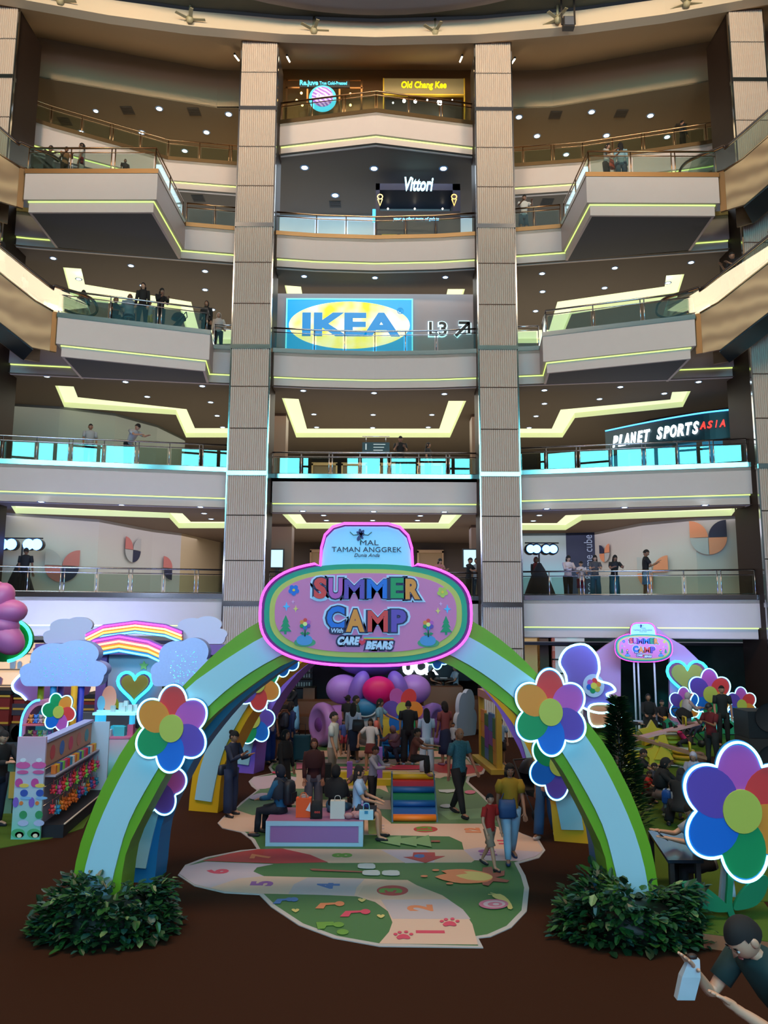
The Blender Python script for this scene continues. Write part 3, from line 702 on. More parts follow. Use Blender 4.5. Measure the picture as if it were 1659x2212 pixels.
# top gallery kiosks in the centre bay
yk = 28.3; struct('wall_back_top', MB().box((-5.2, 29.4, z5f), (4.5, 29.6, 27.2)), mat('amber_wall', (150, 108, 60), .6))
z5 = z5f
a = P(613, 242, yk); b = P(784, 172, yk)
t = thing('juice_kiosk', 'juice kiosk with cyan lit lettering and a round violet lit disc', 'kiosk', (a.x, yk, z5))
m = MB()
for x in (a.x+.1, a.x+.95, b.x-.95, b.x-.05): m.box((x-.035, yk-.03, z5), (x+.035, yk+.03, b.z))
m.box((a.x, yk-.03, b.z-.05), (b.x, yk+.03, b.z)).box((a.x, yk-.03, b.z-.42), (a.x+.95, yk+.03, b.z-.36)).box((b.x-.95, yk-.03, b.z-.42), (b.x, yk+.03, b.z-.36)); m.build('frame', bronze, t)
p = P(700, 180, yk-.1); MB().box((p.x-1.0, yk-.08, p.z-.16), (p.x+1.05, yk, p.z+.14)).build('fascia_board', dark, t)
ct = neon('cyan_letters', (90,215,235), 1.6)
text('Re.juve', .30, 'brand_letters', ct, t, (p.x-.62, yk-.12, p.z), (1,0,0), (0,0,1), .008, .01, wid=.75)
text('True Cold-Pressed', .2, 'slogan_letters', ct, t, (p.x+.38, yk-.12, p.z-.01), (1,0,0), (0,0,1), .003, .01, wid=1.12)
q = P(697, 213, yk-.2); MB().lathe(q, [(0,-.1),(.47,-.1),(.55,-.06),(.55,.05),(0,.05)], k=40, axis=Matrix.Rotation(math.radians(90), 3, 'X')).build('disc_rim', neon('disc_cyan', (90,225,255), 1.5), t)
sw = bpy.data.materials.new('violet_swirl'); sw.use_nodes = True; nt = sw.node_tree; bb = nt.nodes['Principled BSDF']
tc = nt.nodes.new('ShaderNodeTexCoord'); wv = nt.nodes.new('ShaderNodeTexWave'); wv.wave_type = 'RINGS'; wv.rings_direction = 'Y'; wv.inputs['Scale'].default_value = 2.2; wv.inputs['Distortion'].default_value = 5
rp = nt.nodes.new('ShaderNodeValToRGB'); rp.color_ramp.elements[0].color = lin((120,80,170)); rp.color_ramp.elements[1].color = lin((205,175,225))
nt.links.new(tc.outputs['Object'], wv.inputs['Vector']); nt.links.new(wv.outputs['Fac'], rp.inputs[0]); nt.links.new(rp.outputs[0], bb.inputs['Emission Color']); nt.links.new(rp.outputs[0], bb.inputs['Base Color']); bb.inputs['Emission Strength'].default_value = .8
MB().lathe(q+Vector((0,-.12,0)), [(0,-.01),(.43,-.01),(.43,.03)], k=40, axis=Matrix.Rotation(math.radians(-90), 3, 'X')).build('swirl_face', sw, t)
text('Re.juve', .2, 'disc_letters', mat('letter_white2', (235,235,240), .5, emit=(230,230,255), es=.7), t, q+Vector((.05,-.17,-.02)), (1,0,0), (0,0,1), .004, .005)
MB().box((a.x+.1, yk, z5), (b.x-.05, yk+.1, z5+.75)).build('counter', mat('counter_tan', (130,112,84), .5), t)
a = P(827, 240, yk); b = P(1004, 170, yk)
t = thing('snack_kiosk', 'snack kiosk with yellow lit lettering on a cream board', 'kiosk', (a.x, yk, z5))
p = P(915, 186, yk); MB().box((a.x, yk, p.z-.38), (b.x, yk+.1, b.z)).build('fascia_board', mat('cream_board', (112,100,66), .5, emit=(190,160,100), es=.12), t)
text('Old Chang Kee', .4, 'yellow_letters', neon('yellow_letters', (250,235,0), 1.3), t, (p.x, yk-.03, p.z+.02), (1,0,0), (0,0,1), .012, .01, .1, wid=1.85)
MB().box((a.x, yk, z5), (b.x, yk+.1, z5+.62)).build('counter', mat('counter_cream', (150,136,100), .5), t)
MB().box((a.x, yk-.02, z5), (a.x+.05, yk+.1, b.z)).box((b.x-.05, yk-.02, z5), (b.x, yk+.1, b.z)).box((a.x, yk-.02, p.z-.42), (b.x, yk+.1, p.z-.36)).build('yellow_frame', mat('frame_yellow', (200,160,40), .4), t)
MB().box((a.x+.1, yk+.3, z5+.6), (b.x-.1, yk+.4, p.z-.4)).build('dark_interior', mat('kiosk_interior', (34,28,24), .5), t)
for i, (x, y, r, s) in enumerate(((873,218,.07,14),(897,219,.07,14),(950,221,.11,25),(849,222,.04,5),(923,216,.035,6),(977,216,.03,4))):
    q = P(x, y, yk-.25); tag(MB().ell(q, r, a=10, b=6).build('pendant_lamp', neon('pendant_%d' % s, (255,250,240), s)), ('dazzling white lamp hanging in the snack kiosk, largest of its row' if r > .1 else 'small bright lamp in the snack kiosk, '+('first','second','','outermost near the amber wall','between two larger lamps','outermost near the column')[i]), 'lamp', 'bright lamps of the snack kiosk')
for i, (x, y) in enumerate(((651,201),(653,227),(757,203),(757,227),(641,217))):
    q = P(x, y, yk-.25); tag(MB().ell(q, .05, a=10, b=6).build('pendant_lamp', neon('pendant_warm', (255,200,110), 9)), 'small amber lamp in the juice kiosk, '+('upper one by the violet disc, column side','lower one by the violet disc, column side','upper one toward the amber wall','lower one toward the amber wall','faint one nearest the column')[i], 'lamp', 'amber lamps of the juice kiosk')
q = P(1026, 256, 27.3); tag(MB().box(q+Vector((-.08,-.03,-.28)), q+Vector((.06,.05,.28))).build('blade_sign', neon('blade_blue', (70,160,255), 4)), 'tilted blue lit blade sign by the column at the snack kiosk', 'sign')
# blue stage lamps on tripod bars, one set on each side of the lowest gallery
blue = neon('stage_blue', (70, 130, 255), 14)
def stage_bar(px, lampx, py, Y, label, hd):
    base = P(px, 1270, Y); t = thing('stage_light_stand', label, 'stage light', (base.x, Y, z1f+.01), 'blue stage light stands')
    zt = P(px, py, Y).z
    MB().tube([(base.x, Y, z1f+.02), (base.x, Y, zt)], .03).build('pole', dark, t)
    for k in range(3):
        a = k*math.tau/3+.4; MB().tube([(base.x, Y, z1f+.8), (base.x+.55*math.cos(a), Y+.55*math.sin(a), z1f+.03)], .02).build('leg', dark, t)
    xs = [P(l, py, Y).x for l in lampx]
    MB().tube([(min(xs)-.2, Y, zt+.22), (max(xs)+.2, Y, zt+.22)], .025).build('crossbar', dark, t)
    for i, x in enumerate(xs):
        h = MB().lathe((x, Y, zt), [(0,-.02),(.2,0),(.21,.22),(.14,.34),(0,.35)], k=14, axis=Matrix.Rotation(math.radians(-90), 3, 'X')).tube([(x, Y+.1, zt+.1), (x, Y+.02, zt+.24)], .02); ho = h.build('lamp_head', dark, t)
        MB().lathe((x, Y-.03, zt), [(0,0),(hd,0)], k=16, axis=Matrix.Rotation(math.radians(-90), 3, 'X')).build('lens', blue, ho)
    # cloth draped over the base
    m = MB(); rings = []
    for z, r in ((z1f+.02,.6),(z1f+.3,.5),(z1f+.7,.36),(z1f+1.1,.2),(z1f+1.35,.06)): rings.append([Vector((base.x+r*(1+.18*math.sin(j*3.1))*math.cos(j*math.tau/14), Y+r*.8*(1+.18*math.cos(j*2.3))*math.sin(j*math.tau/14), z)) for j in range(14)])
    m.loft(rings); m.build('cloth_cover', mat('black_cloth', (20,20,30), .9), t)
stage_bar(42, (6, 25, 62, 80), 1176, 26.9, 'tripod stand with four blue stage lamps by the rose petal hoarding', .2)
stage_bar(1166, (1146, 1159, 1180, 1195), 1186, 27.2, 'tripod stand with four blue stage lamps beside the metal wall', .15)
# ================================================================ arches, flowers, great sign
def px2(pts, Y): return [P(x, y, Y) for x, y in pts]
OUT = [(146,1990),(151,1942),(166,1851),(181,1800),(211,1722),(238,1668),(273,1607),(320,1550),(392,1485),(446,1429),(500,1382),(565,1340),(660,1300),(791,1283)]
PO = [(167,1990),(170,1960),(191,1851),(226,1752),(286,1634),(345,1550),(410,1482),(452,1450),(500,1417),(570,1375),(665,1335),(791,1318)]
PI_ = [(227,1990),(232,1957),(256,1851),(286,1761),(355,1640),(400,1580),(446,1530),(516,1470),(600,1419),(690,1385),(791,1370)]
INN = [(252,1990),(256,1963),(270,1851),(298,1785),(325,1734),(368,1658),(441,1566),(496,1516),(569,1463),(612,1436),(700,1405),(791,1394)]
YA = 10.3; XA = P(791, 1600, YA).x
def profile(px, n=26):
    q = px2(px, YA); q = [Vector((p.x-XA, 0, p.z)) for p in q]; q[0].z = 0; q[-1].x = 0
    s = smooth_path(q, 8); L = [0]
    for a, b in zip(s, s[1:]): L.append(L[-1]+(b-a).length)
    out = []
    for i in range(n+1):
        d = L[-1]*i/n; k = 0
        while k < len(L)-2 and L[k+1] < d: k += 1
        t = (d-L[k])/(L[k+1]-L[k]+1e-9); out.append(s[k].lerp(s[k+1], max(0, min(1, t))))
    return [(p.x, p.z) for p in out]+[(-p.x, p.z) for p in out[-2::-1]]
PROF = [profile(c) for c in (OUT, PO, PI_, INN)]
HW = -PROF[0][0][0]
pale = mat('arch_panel', (164, 202, 216), .45)
def arch(a, b, depth, colr, label, sill=0., hs=1., ws=1.):
    """arch whose outer feet stand at plan points a, b; sill: frame height below the pale panel"""
    a = Vector(a); b = Vector(b); mid = (a+b)/2; ex = (b-a).normalized(); ey = Vector((-ex.y, ex.x)); k = (b-a).length/2/HW
    t = thing('rainbow_arch', label, 'arch', (mid.x, mid.y, 0))
    def W(p, dy=0.): return Vector((mid.x+ex.x*p[0]*k+ey.x*dy, mid.y+ex.y*p[0]*k+ey.y*dy, p[1]*hs))
    mcol = mat('arch_%d_%d_%d' % colr, colr, .5); n = len(PROF[0])
    o, po, pi, inn = PROF
    m = MB()
    fr = [W(p) for p in o]+[W(p) for p in inn[::-1]]
    for i in range(n-1):
        for A, B in ((o, inn),):
            q = [W(A[i]), W(A[i+1]), W(B[i+1]), W(B[i])]; m.add(q, [(0,3,2,1)])
            q = [W(A[i],depth), W(A[i+1],depth), W(B[i+1],depth), W(B[i],depth)]; m.add(q, [(0,1,2,3)])
        m.add([W(o[i]), W(o[i+1]), W(o[i+1],depth), W(o[i],depth)], [(0,1,2,3)], 0, True)
        m.add([W(inn[i]), W(inn[i+1]), W(inn[i+1],depth), W(inn[i],depth)], [(3,2,1,0)], 0, True)
    for e in (0, n-1): m.add([W(o[e]), W(inn[e]), W(inn[e],depth), W(o[e],depth)], [(0,1,2,3)])
    m.build('frame', mcol, t)
    m = MB(); idx = [i for i in range(n) if po[i][1] >= sill*.999]
    for i, j in zip(idx, idx[1:]):
        q = [W(po[i],-.03), W(po[j],-.03), W(pi[j],-.03), W(pi[i],-.03)]
        m.add(q, [(0,3,2,1)]); m.add([W(po[i],-.03), W(po[j],-.03), W(po[j],.01), W(po[i],.01)], [(0,1,2,3)]); m.add([W(pi[i],-.03), W(pi[j],-.03), W(pi[j],.01), W(pi[i],.01)], [(3,2,1,0)])
    m.build('pale_panel', pale, t)
    return t, W
arch((XA-HW, YA), (XA+HW, YA), .55, (106, 158, 22), 'tall green arch with a pale blue band, in front of all other arches')
arch((-3.95, 11.75), (3.66, 11.2), .5, (28, 118, 178), 'blue arch with a pale band, directly behind the green arch', sill=.2)
arch((-3.9, 15.95), (3.62, 13.75), .55, (226, 166, 18), 'yellow arch with a pale blue band, behind the blue one', sill=.2)
arch((-3.85, 19.85), (3.8, 17.2), .55, (128, 92, 200), 'violet arch with a pale blue band, rearmost of the row', sill=.2)

FC = dict(red=(214,58,58), mag=(186,84,176), pur=(96,66,166), blu=(10,104,204), grn=(8,142,84), org=(222,136,46), yel=(180,186,78))
SEQ1 = ['red','mag','pur','blu','grn','org']; SEQ2 = ['mag','red','org','grn','blu','pur']
cyan_neon = neon('neon_white_cyan', (150, 240, 255), 3.4)
def flower(name, label, cat, c, R, seq=SEQ1, turn=0., ex=(1,0,0), group=None, th=.07, lit=True, sq=1.12, parent=None):
    """six-petal flower facing along -(ex x z), outlined with a neon tube"""
    c = Vector(c); ex = Vector(ex).normalized(); ez = Vector((0,0,1)); n = ez.cross(ex); n = -n if n.y > 0 and abs(n.y) > .3 else n
    t = parent or thing(name, label, cat, c, group)
    d = .56*R; ra, rb = .44*R, .37*R
    def at(u, v, w=0.): return c+ex*u+ez*(v*sq)+n*w
    for i, col in enumerate(seq):
        a = math.pi/2-i*math.pi/3+turn; ca, sa = math.cos(a), math.sin(a)
        pts = [at(ca*(d+ra*math.cos(k))-sa*rb*math.sin(k), sa*(d+ra*math.cos(k))+ca*rb*math.sin(k), .003*i) for k in [j*math.tau/24 for j in range(24)]]
        MB().prism(pts, -n*th).build('petal', mat('petal_'+col, FC[col], .5), t)
    MB().prism([at(.33*R*math.cos(k), .33*R*math.sin(k), .03) for k in [j*math.tau/28 for j in range(28)]], -n*th).build('flower_centre', mat('petal_yel', FC['yel'], .5), t)
    if lit:
        pts = []
        for k in range(120):
            th_ = k*math.tau/120; best = .3*R
            for i in range(6):
                a = math.pi/2-i*math.pi/3+turn; dl = (th_-a+math.pi) % math.tau-math.pi
                if abs(dl) > 1.2: continue
                A = math.cos(dl)**2/ra**2+math.sin(dl)**2/rb**2; B = -2*d*math.cos(dl)/ra**2; Cc = d*d/ra**2-1
                D = B*B-4*A*Cc
                if D >= 0: best = max(best, (-B+math.sqrt(D))/2/A)
            r = best+.045*R; pts.append(at(r*math.cos(th_), r*math.sin(th_), .01))
        MB().tube(pts, (.018*R+.005), k=6, closed=True).build('neon_outline', cyan_neon, t)
        MB().prism([c+(p-c)*1.035-n*.02 for p in pts], -n*.03).build('backboard', mat('flower_halo_board', (20,110,170), .6), t)  # board's blue colour stands in for the glow halo around the tube
    return t
FG = 'neon-outlined flowers on the arches'
q = P(371, 1573, 10.22); flower('neon_flower', 'big neon-outlined six-petal flower on the green arch, cloud booth side', 'flower decoration', q, .475, group=FG)
q = P(1189, 1538, 10.22); flower('neon_flower', 'big neon-outlined six-petal flower on the green arch, seesaw side', 'flower decoration', q, .475, group=FG)
q = P(335, 1688, 11.55); flower('neon_flower', 'neon-outlined flower half hidden behind the green arch, on the blue arch', 'flower decoration', q, .44, ['org','mag','pur','blu','grn','red'], turn=-.5, group=FG)
q = P(1207, 1652, 13.55); flower('neon_flower', 'neon-outlined flower half hidden behind the green arch, on the yellow arch', 'flower decoration', q, .5, ['red','mag','pur','pur','blu','grn'], turn=-.15, group=FG)
q = P(557, 1478, 15.1); flower('neon_flower', 'neon-outlined flower with green and orange petals high on the yellow arch', 'flower decoration', q, .44, ['mag','grn','org','red','pur','blu'], turn=.1, group=FG)
q = P(548, 1556, 19.3); flower('neon_flower', 'small neon-outlined flower on the violet arch above the denim-clad woman', 'flower decoration', q, .5, ['mag','pur','blu','grn','org','red'], turn=-.4, group=FG)
q = P(612, 1420, 13.2); flower('neon_flower', 'blue-petalled neon flower peeping out under the great oval sign', 'flower decoration', q, .28, ['red','blu','blu','blu','grn','org'], group=FG)
q = P(944, 1414, 12.5); flower('neon_flower', 'blue-petalled neon flower beside the white capital letters', 'flower decoration', q, .2, ['red','blu','blu','blu','grn','org'], group=FG)
# ---- great sign
YS = 10.12
mag_neon = neon('neon_magenta', (255, 70, 240), 3.2)
def sup(cx_, cy_, a, b, n=2.7, k=64): return [(cx_+a*math.copysign(abs(math.cos(t))**(2/n), math.cos(t)), cy_+b*math.copysign(abs(math.sin(t))**(2/n), math.sin(t))) for t in [j*math.tau/k for j in range(k)]]
def camp_sign(name, label, O, s, ex=(1,0,0), full=True):
    """O: world centre of the oval; s: metres per design pixel (design pixels are those of the great sign, centre 790,1324)"""
    O = Vector(O); ex = Vector(ex).normalized(); ez = Vector((0,0,1)); n = ez.cross(ex); n = -n if n.y > 0 else n
    t = thing(name, label, 'sign', O)
    def W(x, y, w=0.): return O+ex*((x-790)*s)+ez*((1324-y)*s)+n*w*(s/.0061)
    def poly(pts, w, th, m, nm, par=t): return MB().prism([W(x, y, w) for x, y in pts], -n*th*(s/.0061)).build(nm, m, par)
    # silhouette with the crown-shaped top
    body = sup(790, 1324, 224, 110)
    top = [(x, y) for x, y in [(692,1225),(694,1185),(701,1158),(718,1140),(742,1133),(838,1133),(862,1140),(880,1158),(888,1185),(890,1225)]]
    back = [p for p in body if not (p[1] < 1230 and 692 < p[0] < 890)]
    i0 = min(range(len(back)), key=lambda i: abs(back[i][0]-890)+abs(back[i][1]-1216)*.3 if back[i][1] < 1324 else 9e9)
    # order outline: right side of the crown clockwise
    lower = sorted(back, key=lambda p: (math.atan2(p[1]-1324, p[0]-790)+math.pi/2) % math.tau)
    outline = top+lower
    poly(outline, -.02, .16, mat('sign_edge', (66, 24, 92), .5), 'backing')
    tb = [W(x, y, .02) for x, y in smooth_path([Vector((x,y)) for x, y in [(790+(x-790)*1.012, 1324+(y-1324)*1.012) for x, y in outline]], 2, True)] if False else [W(790+(x-790)*1.012, 1324+(y-1324)*1.012, .02) for x, y in outline]
    MB().tube(tb, .018*(s/.0061), k=6, closed=True).build('neon_outline', mag_neon, t)
    poly(top[:1]+[(x+(2 if x < 790 else -2), y+4) for x, y in top[1:-1]]+top[-1:], .0, .03, mat('sign_skyblue', (150, 208, 240), .5, emit=(140,200,235), es=.12), 'crown_panel')
    poly(sup(790,1324,218,105), .012, .03, mat('sign_green', (18, 152, 118), .5), 'green_border')
    poly(sup(790,1324,206.5,94), .02, .03, mat('sign_olive', (186, 184, 88), .5), 'yellow_border')
    poly(sup(790,1323,195,84), .028, .03, mat('sign_pink', (206, 116, 168), .5), 'pink_face')
    dk = mat('sign_navy', (24, 26, 74), .5); pl = mat('sign_pale', (186, 206, 236), .5); inkm = mat('sign_ink', (40, 46, 70), .5)
    k = s/.0061
    def word(txt, x, y, h, m, w, bold=0., shear=0., wid=None, nm='lettering', dy=0):
        return text(txt, h*s/.70, nm, m, t, W(x, y+dy, w), ex, ez, bold*k, .004*k, shear, wid=wid*s if wid else None)
    L = [('S',692,1274,'red',.05),('U',725,1274,'mag',0),('M',765,1276,'pur',-.02),('M',814,1275,'blu',.02),('E',856,1273,'grn',0),('R',888,1275,'org',-.03),
         ('C',726,1337,'blu',0),('A',768,1343,'org',0),('M',816,1344,'red',0),('P',859,1343,'pur',0)]
    for ch, x, y, c, r in L:
        wd = {'M': 41, 'S': 26, 'U': 28, 'E': 26, 'R': 30, 'C': 36, 'A': 38, 'P': 30}[ch]; h = 40 if y < 1310 else 44
        f_ = .55 if ch == 'M' else 1.
        text(ch, h*s/.72, 'letter_halo', pl, t, W(x, y, .032), ex, ez, .054*k*f_, .002*k, wid=(wd+20)*s)
        text(ch, h*s/.72, 'letter_outline', dk, t, W(x, y, .038), ex, ez, .034*k*f_, .002*k, wid=(wd+10)*s)
        text(ch, h*s/.72, 'letter', mat('petal_'+c, FC[c], .5), t, W(x, y, .044), ex, ez, .018*k*f_, .003*k, wid=(wd+2)*s)
    word('MAL', 796, 1173, 11, inkm, .006, 0, wid=40); word('TAMAN ANGGREK', 791, 1188, 11, inkm, .006, 0, wid=152); word('Dunia Anda', 791, 1200, 7.5, inkm, .006, 0, .3, wid=55)
    m = MB()
    for a, r1, r2 in ((100,13,3.4),(60,12,3.2),(140,11,3),(20,8,3),(240,13,4.2),(300,9,2.6)):
        a = math.radians(a); u = Vector((math.cos(a), -math.sin(a))); v = Vector((-u.y, u.x)); c0 = Vector((778,1156))+u*r1*.55
        m.prism([W(c0.x+u.x*r1*.55*math.cos(j)+v.x*r2*math.sin(j), c0.y+u.y*r1*.55*math.cos(j)+v.y*r2*math.sin(j), .008) for j in [q_*math.tau/12 for q_ in range(12)]], -n*.004*k)
    m.build('orchid_emblem', mat('emblem_blue', (40, 52, 110), .5), t)
    for a in (170, 10, 268):
        a = math.radians(a); c0 = Vector((778,1156)); u = Vector((math.cos(a), -math.sin(a)))
        MB().tube([W(c0.x+u.x*6, c0.y+u.y*6, .01), W(c0.x+u.x*16, c0.y+u.y*16+3, .01), W(c0.x+u.x*24, c0.y+u.y*22-3, .01)], .006*k, k=4).build('emblem_leaf', mat('emblem_leaf', (40,120,110), .5), t)
    poly(sup(729,1362,17,7.5,3,24), .05, .01, dk, 'word_pill'); word('With', 729, 1362, 9, pl, .056, .002, .15, wid=26)
    for lay, mm, w in ((3.4, dk, .034), (0, pl, .05)):
        word('CARE', 752, 1384, 15, mm, w, .009+.0065*lay, .25, wid=48+2.4*lay); word('BEARS', 818, 1393, 15, mm, w, .009+.0065*lay, .25, wid=60+2.4*lay)
    ht = [(783+7.5*(math.sin(j)**3), 1386-6.2*(.8125*math.cos(j)-.3125*math.cos(2*j)-.125*math.cos(3*j)-.0625*math.cos(4*j))) for j in [q_*math.tau/24 for q_ in range(24)]]
    poly(ht, .054, .01, mat('heart_red', (214,40,70), .5), 'heart')
    for i, c in enumerate(((60,170,200),(200,200,60),(214,60,60))): poly([(786,1374.5+i*2.2),(850,1375+i*2.2),(850,1377+i*2.2),(786,1376.5+i*2.2)], .045, .006, C(*c), 'rainbow_line')
    # printed decorations
    for x, y, c in ((635,1276,'blu'),(955,1279,'yel')):
        m = MB()
        for j in range(5): a = j*math.tau/5+.3; m.prism([W(x+7*math.cos(a)+5*math.cos(q_*math.tau/12), y+7*math.sin(a)+5*math.sin(q_*math.tau/12), .032+.0005*j) for q_ in range(12)], -n*.004*k)
        m.build('small_flower', mat('petal_'+c, FC[c], .5), t); poly([(x+3*math.cos(q_*math.tau/10), y+3*math.sin(q_*math.tau/10)) for q_ in range(10)], .036, .004, C(230,190,60), 'small_flower_centre')
    for x, y, r, c in ((620,1311,8,(80,180,240)),(640,1316,6,(220,200,110)),(634,1301,4,(220,160,210)),(965,1315,8,(80,180,240)),(945,1319,6,(220,200,110)),(951,1304,4,(220,160,210))):
        poly([(x, y-r*1.3),(x+r*.28, y-r*.3),(x+r, y),(x+r*.28, y+r*.3),(x, y+r*1.3),(x-r*.28, y+r*.3),(x-r, y),(x-r*.28, y-r*.3)], .032, .005, C(*c), 'sparkle')
    for x in (619, 962):
        m = MB()
        for j, (yy, w_) in enumerate(((1337,7),(1346,10),(1356,13))): m.prism([W(x-w_, yy+8, .032+.001*j), W(x, yy-8, .032+.001*j), W(x+w_, yy+8, .032+.001*j)], -n*.005*k)
        m.prism([W(x-2.5,1364,.032),W(x+2.5,1364,.032),W(x+2.5,1370,.032),W(x-2.5,1370,.032)], -n*.005*k); m.build('pine_tree', C(20,140,96), t)
    for x in (661, 924):
        poly(sup(x, 1387, 23, 9, 2.2, 24), .031, .004, C(70,150,110), 'grass_mound'); poly(sup(x-1, 1382, 17, 11, 2.2, 24), .036, .004, C(78,140,200), 'blue_stone')
        MB().tube([W(x, 1374, .04), W(x, 1353, .04)], .009*k, k=4).build('stem', C(20,120,80), t)
        for sx in (-1,1): poly([(x,1370),(x+sx*5,1364),(x+sx*11,1367),(x+sx*6,1371)], .04, .004, C(20,130,90), 'leaf')
        for j, c in enumerate(SEQ1):
            a = -math.pi/2+j*math.pi/3; poly([(x+8*math.cos(a)+4.4*math.cos(q_*math.tau/12), 1348+8*math.sin(a)+4.4*math.sin(q_*math.tau/12)) for q_ in range(12)], .042+.0006*j, .004, mat('petal_'+c, FC[c], .5), 'petal')
        poly([(x+4.5*math.cos(q_*math.tau/12), 1348+4.5*math.sin(q_*math.tau/12)) for q_ in range(12)], .05, .004, C(225,225,140), 'flower_centre')
    return t
camp_sign('entrance_sign', 'great oval pink sign with magenta neon edge and crown panel over the green arch', P(790, 1324, YS), .00615)
# ================================================================ printed play mat
def K(x, y): return (x*.5003+370, y*.5003+1660)
OUTL = [(1044,2049),(820,2046),(720,2028),(645,2000),(585,1960),(560,1934),(485,1930),(420,1915),(384,1892),(400,1870),(445,1853),(520,1838),(555,1835),(542,1815),(520,1799),(480,1790),(470,1779),(485,1763),(507,1750),(520,1735),(555,1708),(543,1699),(537,1689),(548,1679),(588,1671),(580,1658),(593,1642),(612,1625),(628,1600),(660,1590),(701,1587),(800,1585),(905,1588),(936,1602),(948,1613),(985,1625),(1013,1637),(1023,1650),(1037,1652),(1049,1661),(1045,1672),(1015,1680),(1012,1690),(1047,1722),(1075,1750),(1095,1785),(1128,1802),(1165,1816),(1178,1838),(1165,1854),(1120,1866),(1135,1893),(1143,1920),(1138,1970),(1105,2005),(1060,2025),(1033,2028)]
mg = [G(x, y) for x, y in OUTL]
mat_t = thing('play_mat', 'printed play mat with a winding numbered path running under the arches', 'play mat', (0, 13, 0))
white_e = mat('mat_border', (176, 168, 166), .6)
o = MB().slabpoly(mg, .001, .012).build('mat_base', white_e, mat_t)
mcent = sum(mg, Vector())/len(mg)
def inset(pts, d):
    n = len(pts); out = []; ar = sum(pts[i].x*pts[(i+1) % n].y-pts[(i+1) % n].x*pts[i].y for i in range(n)); sg = 1 if ar > 0 else -1
    for i in range(n):
        a = (pts[i]-pts[i-1]).normalized(); b = (pts[(i+1) % n]-pts[i]).normalized()
        m_ = Vector((-(a.y+b.y), a.x+b.x, 0))
        if m_.length > 1e-6: m_.normalize()
        out.append(pts[i]+m_*sg*d)
    return out
MC = dict(green=(62,104,54), green2=(84,116,70), cream=(196,164,142), peach=(204,170,150), grey=(176,162,166), lilac=(186,166,176), red=(172,54,50), pink=(186,104,128), rose=(196,62,86), blue=(58,100,160), orange=(206,122,78), lime=(96,140,46), yellow=(196,176,104), lgreen=(112,146,96), white=(176,184,188), purple=(136,80,146), brown=(140,76,60))
MM = {k: mat('mat_'+k, v, .6) for k, v in MC.items()}
mz = [0.0125]
def patch(pts, col, k=True, sm=0, nm='mat_print', n=4):
    pp = [K(*p) if k else p for p in pts]
    if sm: pp = [(v.x, v.y) for v in smooth_path([Vector((a, b)) for a, b in pp], sm, True)]
    g = [G(a, b) for a, b in pp]; mz[0] += .00022
    return MB().slabpoly([(q.x, q.y) for q in g], mz[0]-.003, mz[0]).build(nm, MM[col], mat_t)
ins = inset(mg, .07)
MB().slabpoly(ins, .008, .0125).build('mat_print', MM['green'], mat_t)
# rear rows of the path
patch([(612,1628),(632,1600),(662,1592),(800,1588),(903,1591),(933,1605),(940,1614),(640,1614)], 'peach', False)
patch([(600,1636),(618,1622),(960,1623),(985,1630),(1000,1636)], 'peach', False)
patch([(590,1650),(600,1641),(1008,1641),(1018,1652)], 'cream', False)
patch([(640,1672),(600,1664),(1000,1664),(930,1690),(700,1700),(640,1690)], 'cream', False)
patch([(700,1657),(1005,1657),(1005,1661),(700,1661)], 'pink', False)
patch([(920,1655),(960,1651),(1036,1655),(1044,1661),(1036,1669),(1000,1675),(960,1674)], 'red', False, 4)
patch([(925,1668),(1000,1675),(1040,1669),(1043,1671),(1014,1678),(930,1679)], 'peach', False)
patch([(542,1689),(552,1680),(600,1674),(640,1680),(640,1702),(556,1706)], 'lilac', False)
patch([(640,1685),(830,1690),(842,1720),(845,1750),(620,1740),(560,1712),(620,1705)], 'cream', False)
patch([(600,1705),(820,1705),(845,1716),(843,1730),(600,1728)], 'green2', False)
patch([(280,178),(375,98),(450,80),(480,120),(500,180),(620,170),(620,238),(410,238)], 'green2')
patch([(205,238),(235,208),(280,182),(350,205),(640,190),(900,200),(948,238),(948,262),(840,275),(830,292),(302,276),(222,260)], 'cream')
patch([(1140,42),(1270,62),(1345,130),(1395,190),(1410,240),(1140,242)], 'green2')
patch([(1150,190),(1390,170),(1408,215),(1200,225)], 'lgreen')
patch([(840,242),(1350,242),(1480,272),(1575,312),(1605,355),(1570,385),(1500,404),(1290,400),(1262,352),(1255,322),(1200,297),(900,291),(830,290)], 'peach')
patch([(1262,355),(1330,345),(1600,365),(1570,385),(1500,404),(1290,400)], 'lilac')
patch([(482,350),(1260,355),(1310,400),(1296,410),(680,412),(600,378)], 'cream')
patch([(905,356),(1100,356),(1140,384),(1135,410),(1010,412),(960,385)], 'lilac')
patch([(135,403),(250,372),(370,353),(478,350),(600,377),(676,409),(450,414)], 'red')
patch([(897,762),(940,712),(955,670),(935,622),(880,582),(800,557),(640,550),(390,545),(230,535),(100,505),(34,460),(62,427),(150,407),(440,418),(370,432),(354,450),(400,470),(800,479),(930,485),(1060,510),(1170,553),(1260,615),(1300,678),(1324,766)], 'peach')
patch([(34,460),(62,427),(150,407),(440,418),(370,432),(354,450),(400,470),(290,480),(170,520),(100,505)], 'lilac')
patch([(590,476),(835,482),(800,520),(790,555),(505,547),(530,505)], 'grey')
patch([(905,572),(1195,570),(1262,618),(1292,656),(956,655),(935,620)], 'grey')
patch([(1020,487),(1060,510),(1170,553),(1195,570),(870,570),(805,552),(830,512),(930,486)], 'cream')
def num(s, x, y, col, size=.34, sx=1.):
    g = G(*K(x, y)); mz[0] += .00022
    text(s, size, 'mat_numeral', MM[col], mat_t, (g.x, g.y, mz[0]), (0,1,0), (-1,0,0), .02, .0008)
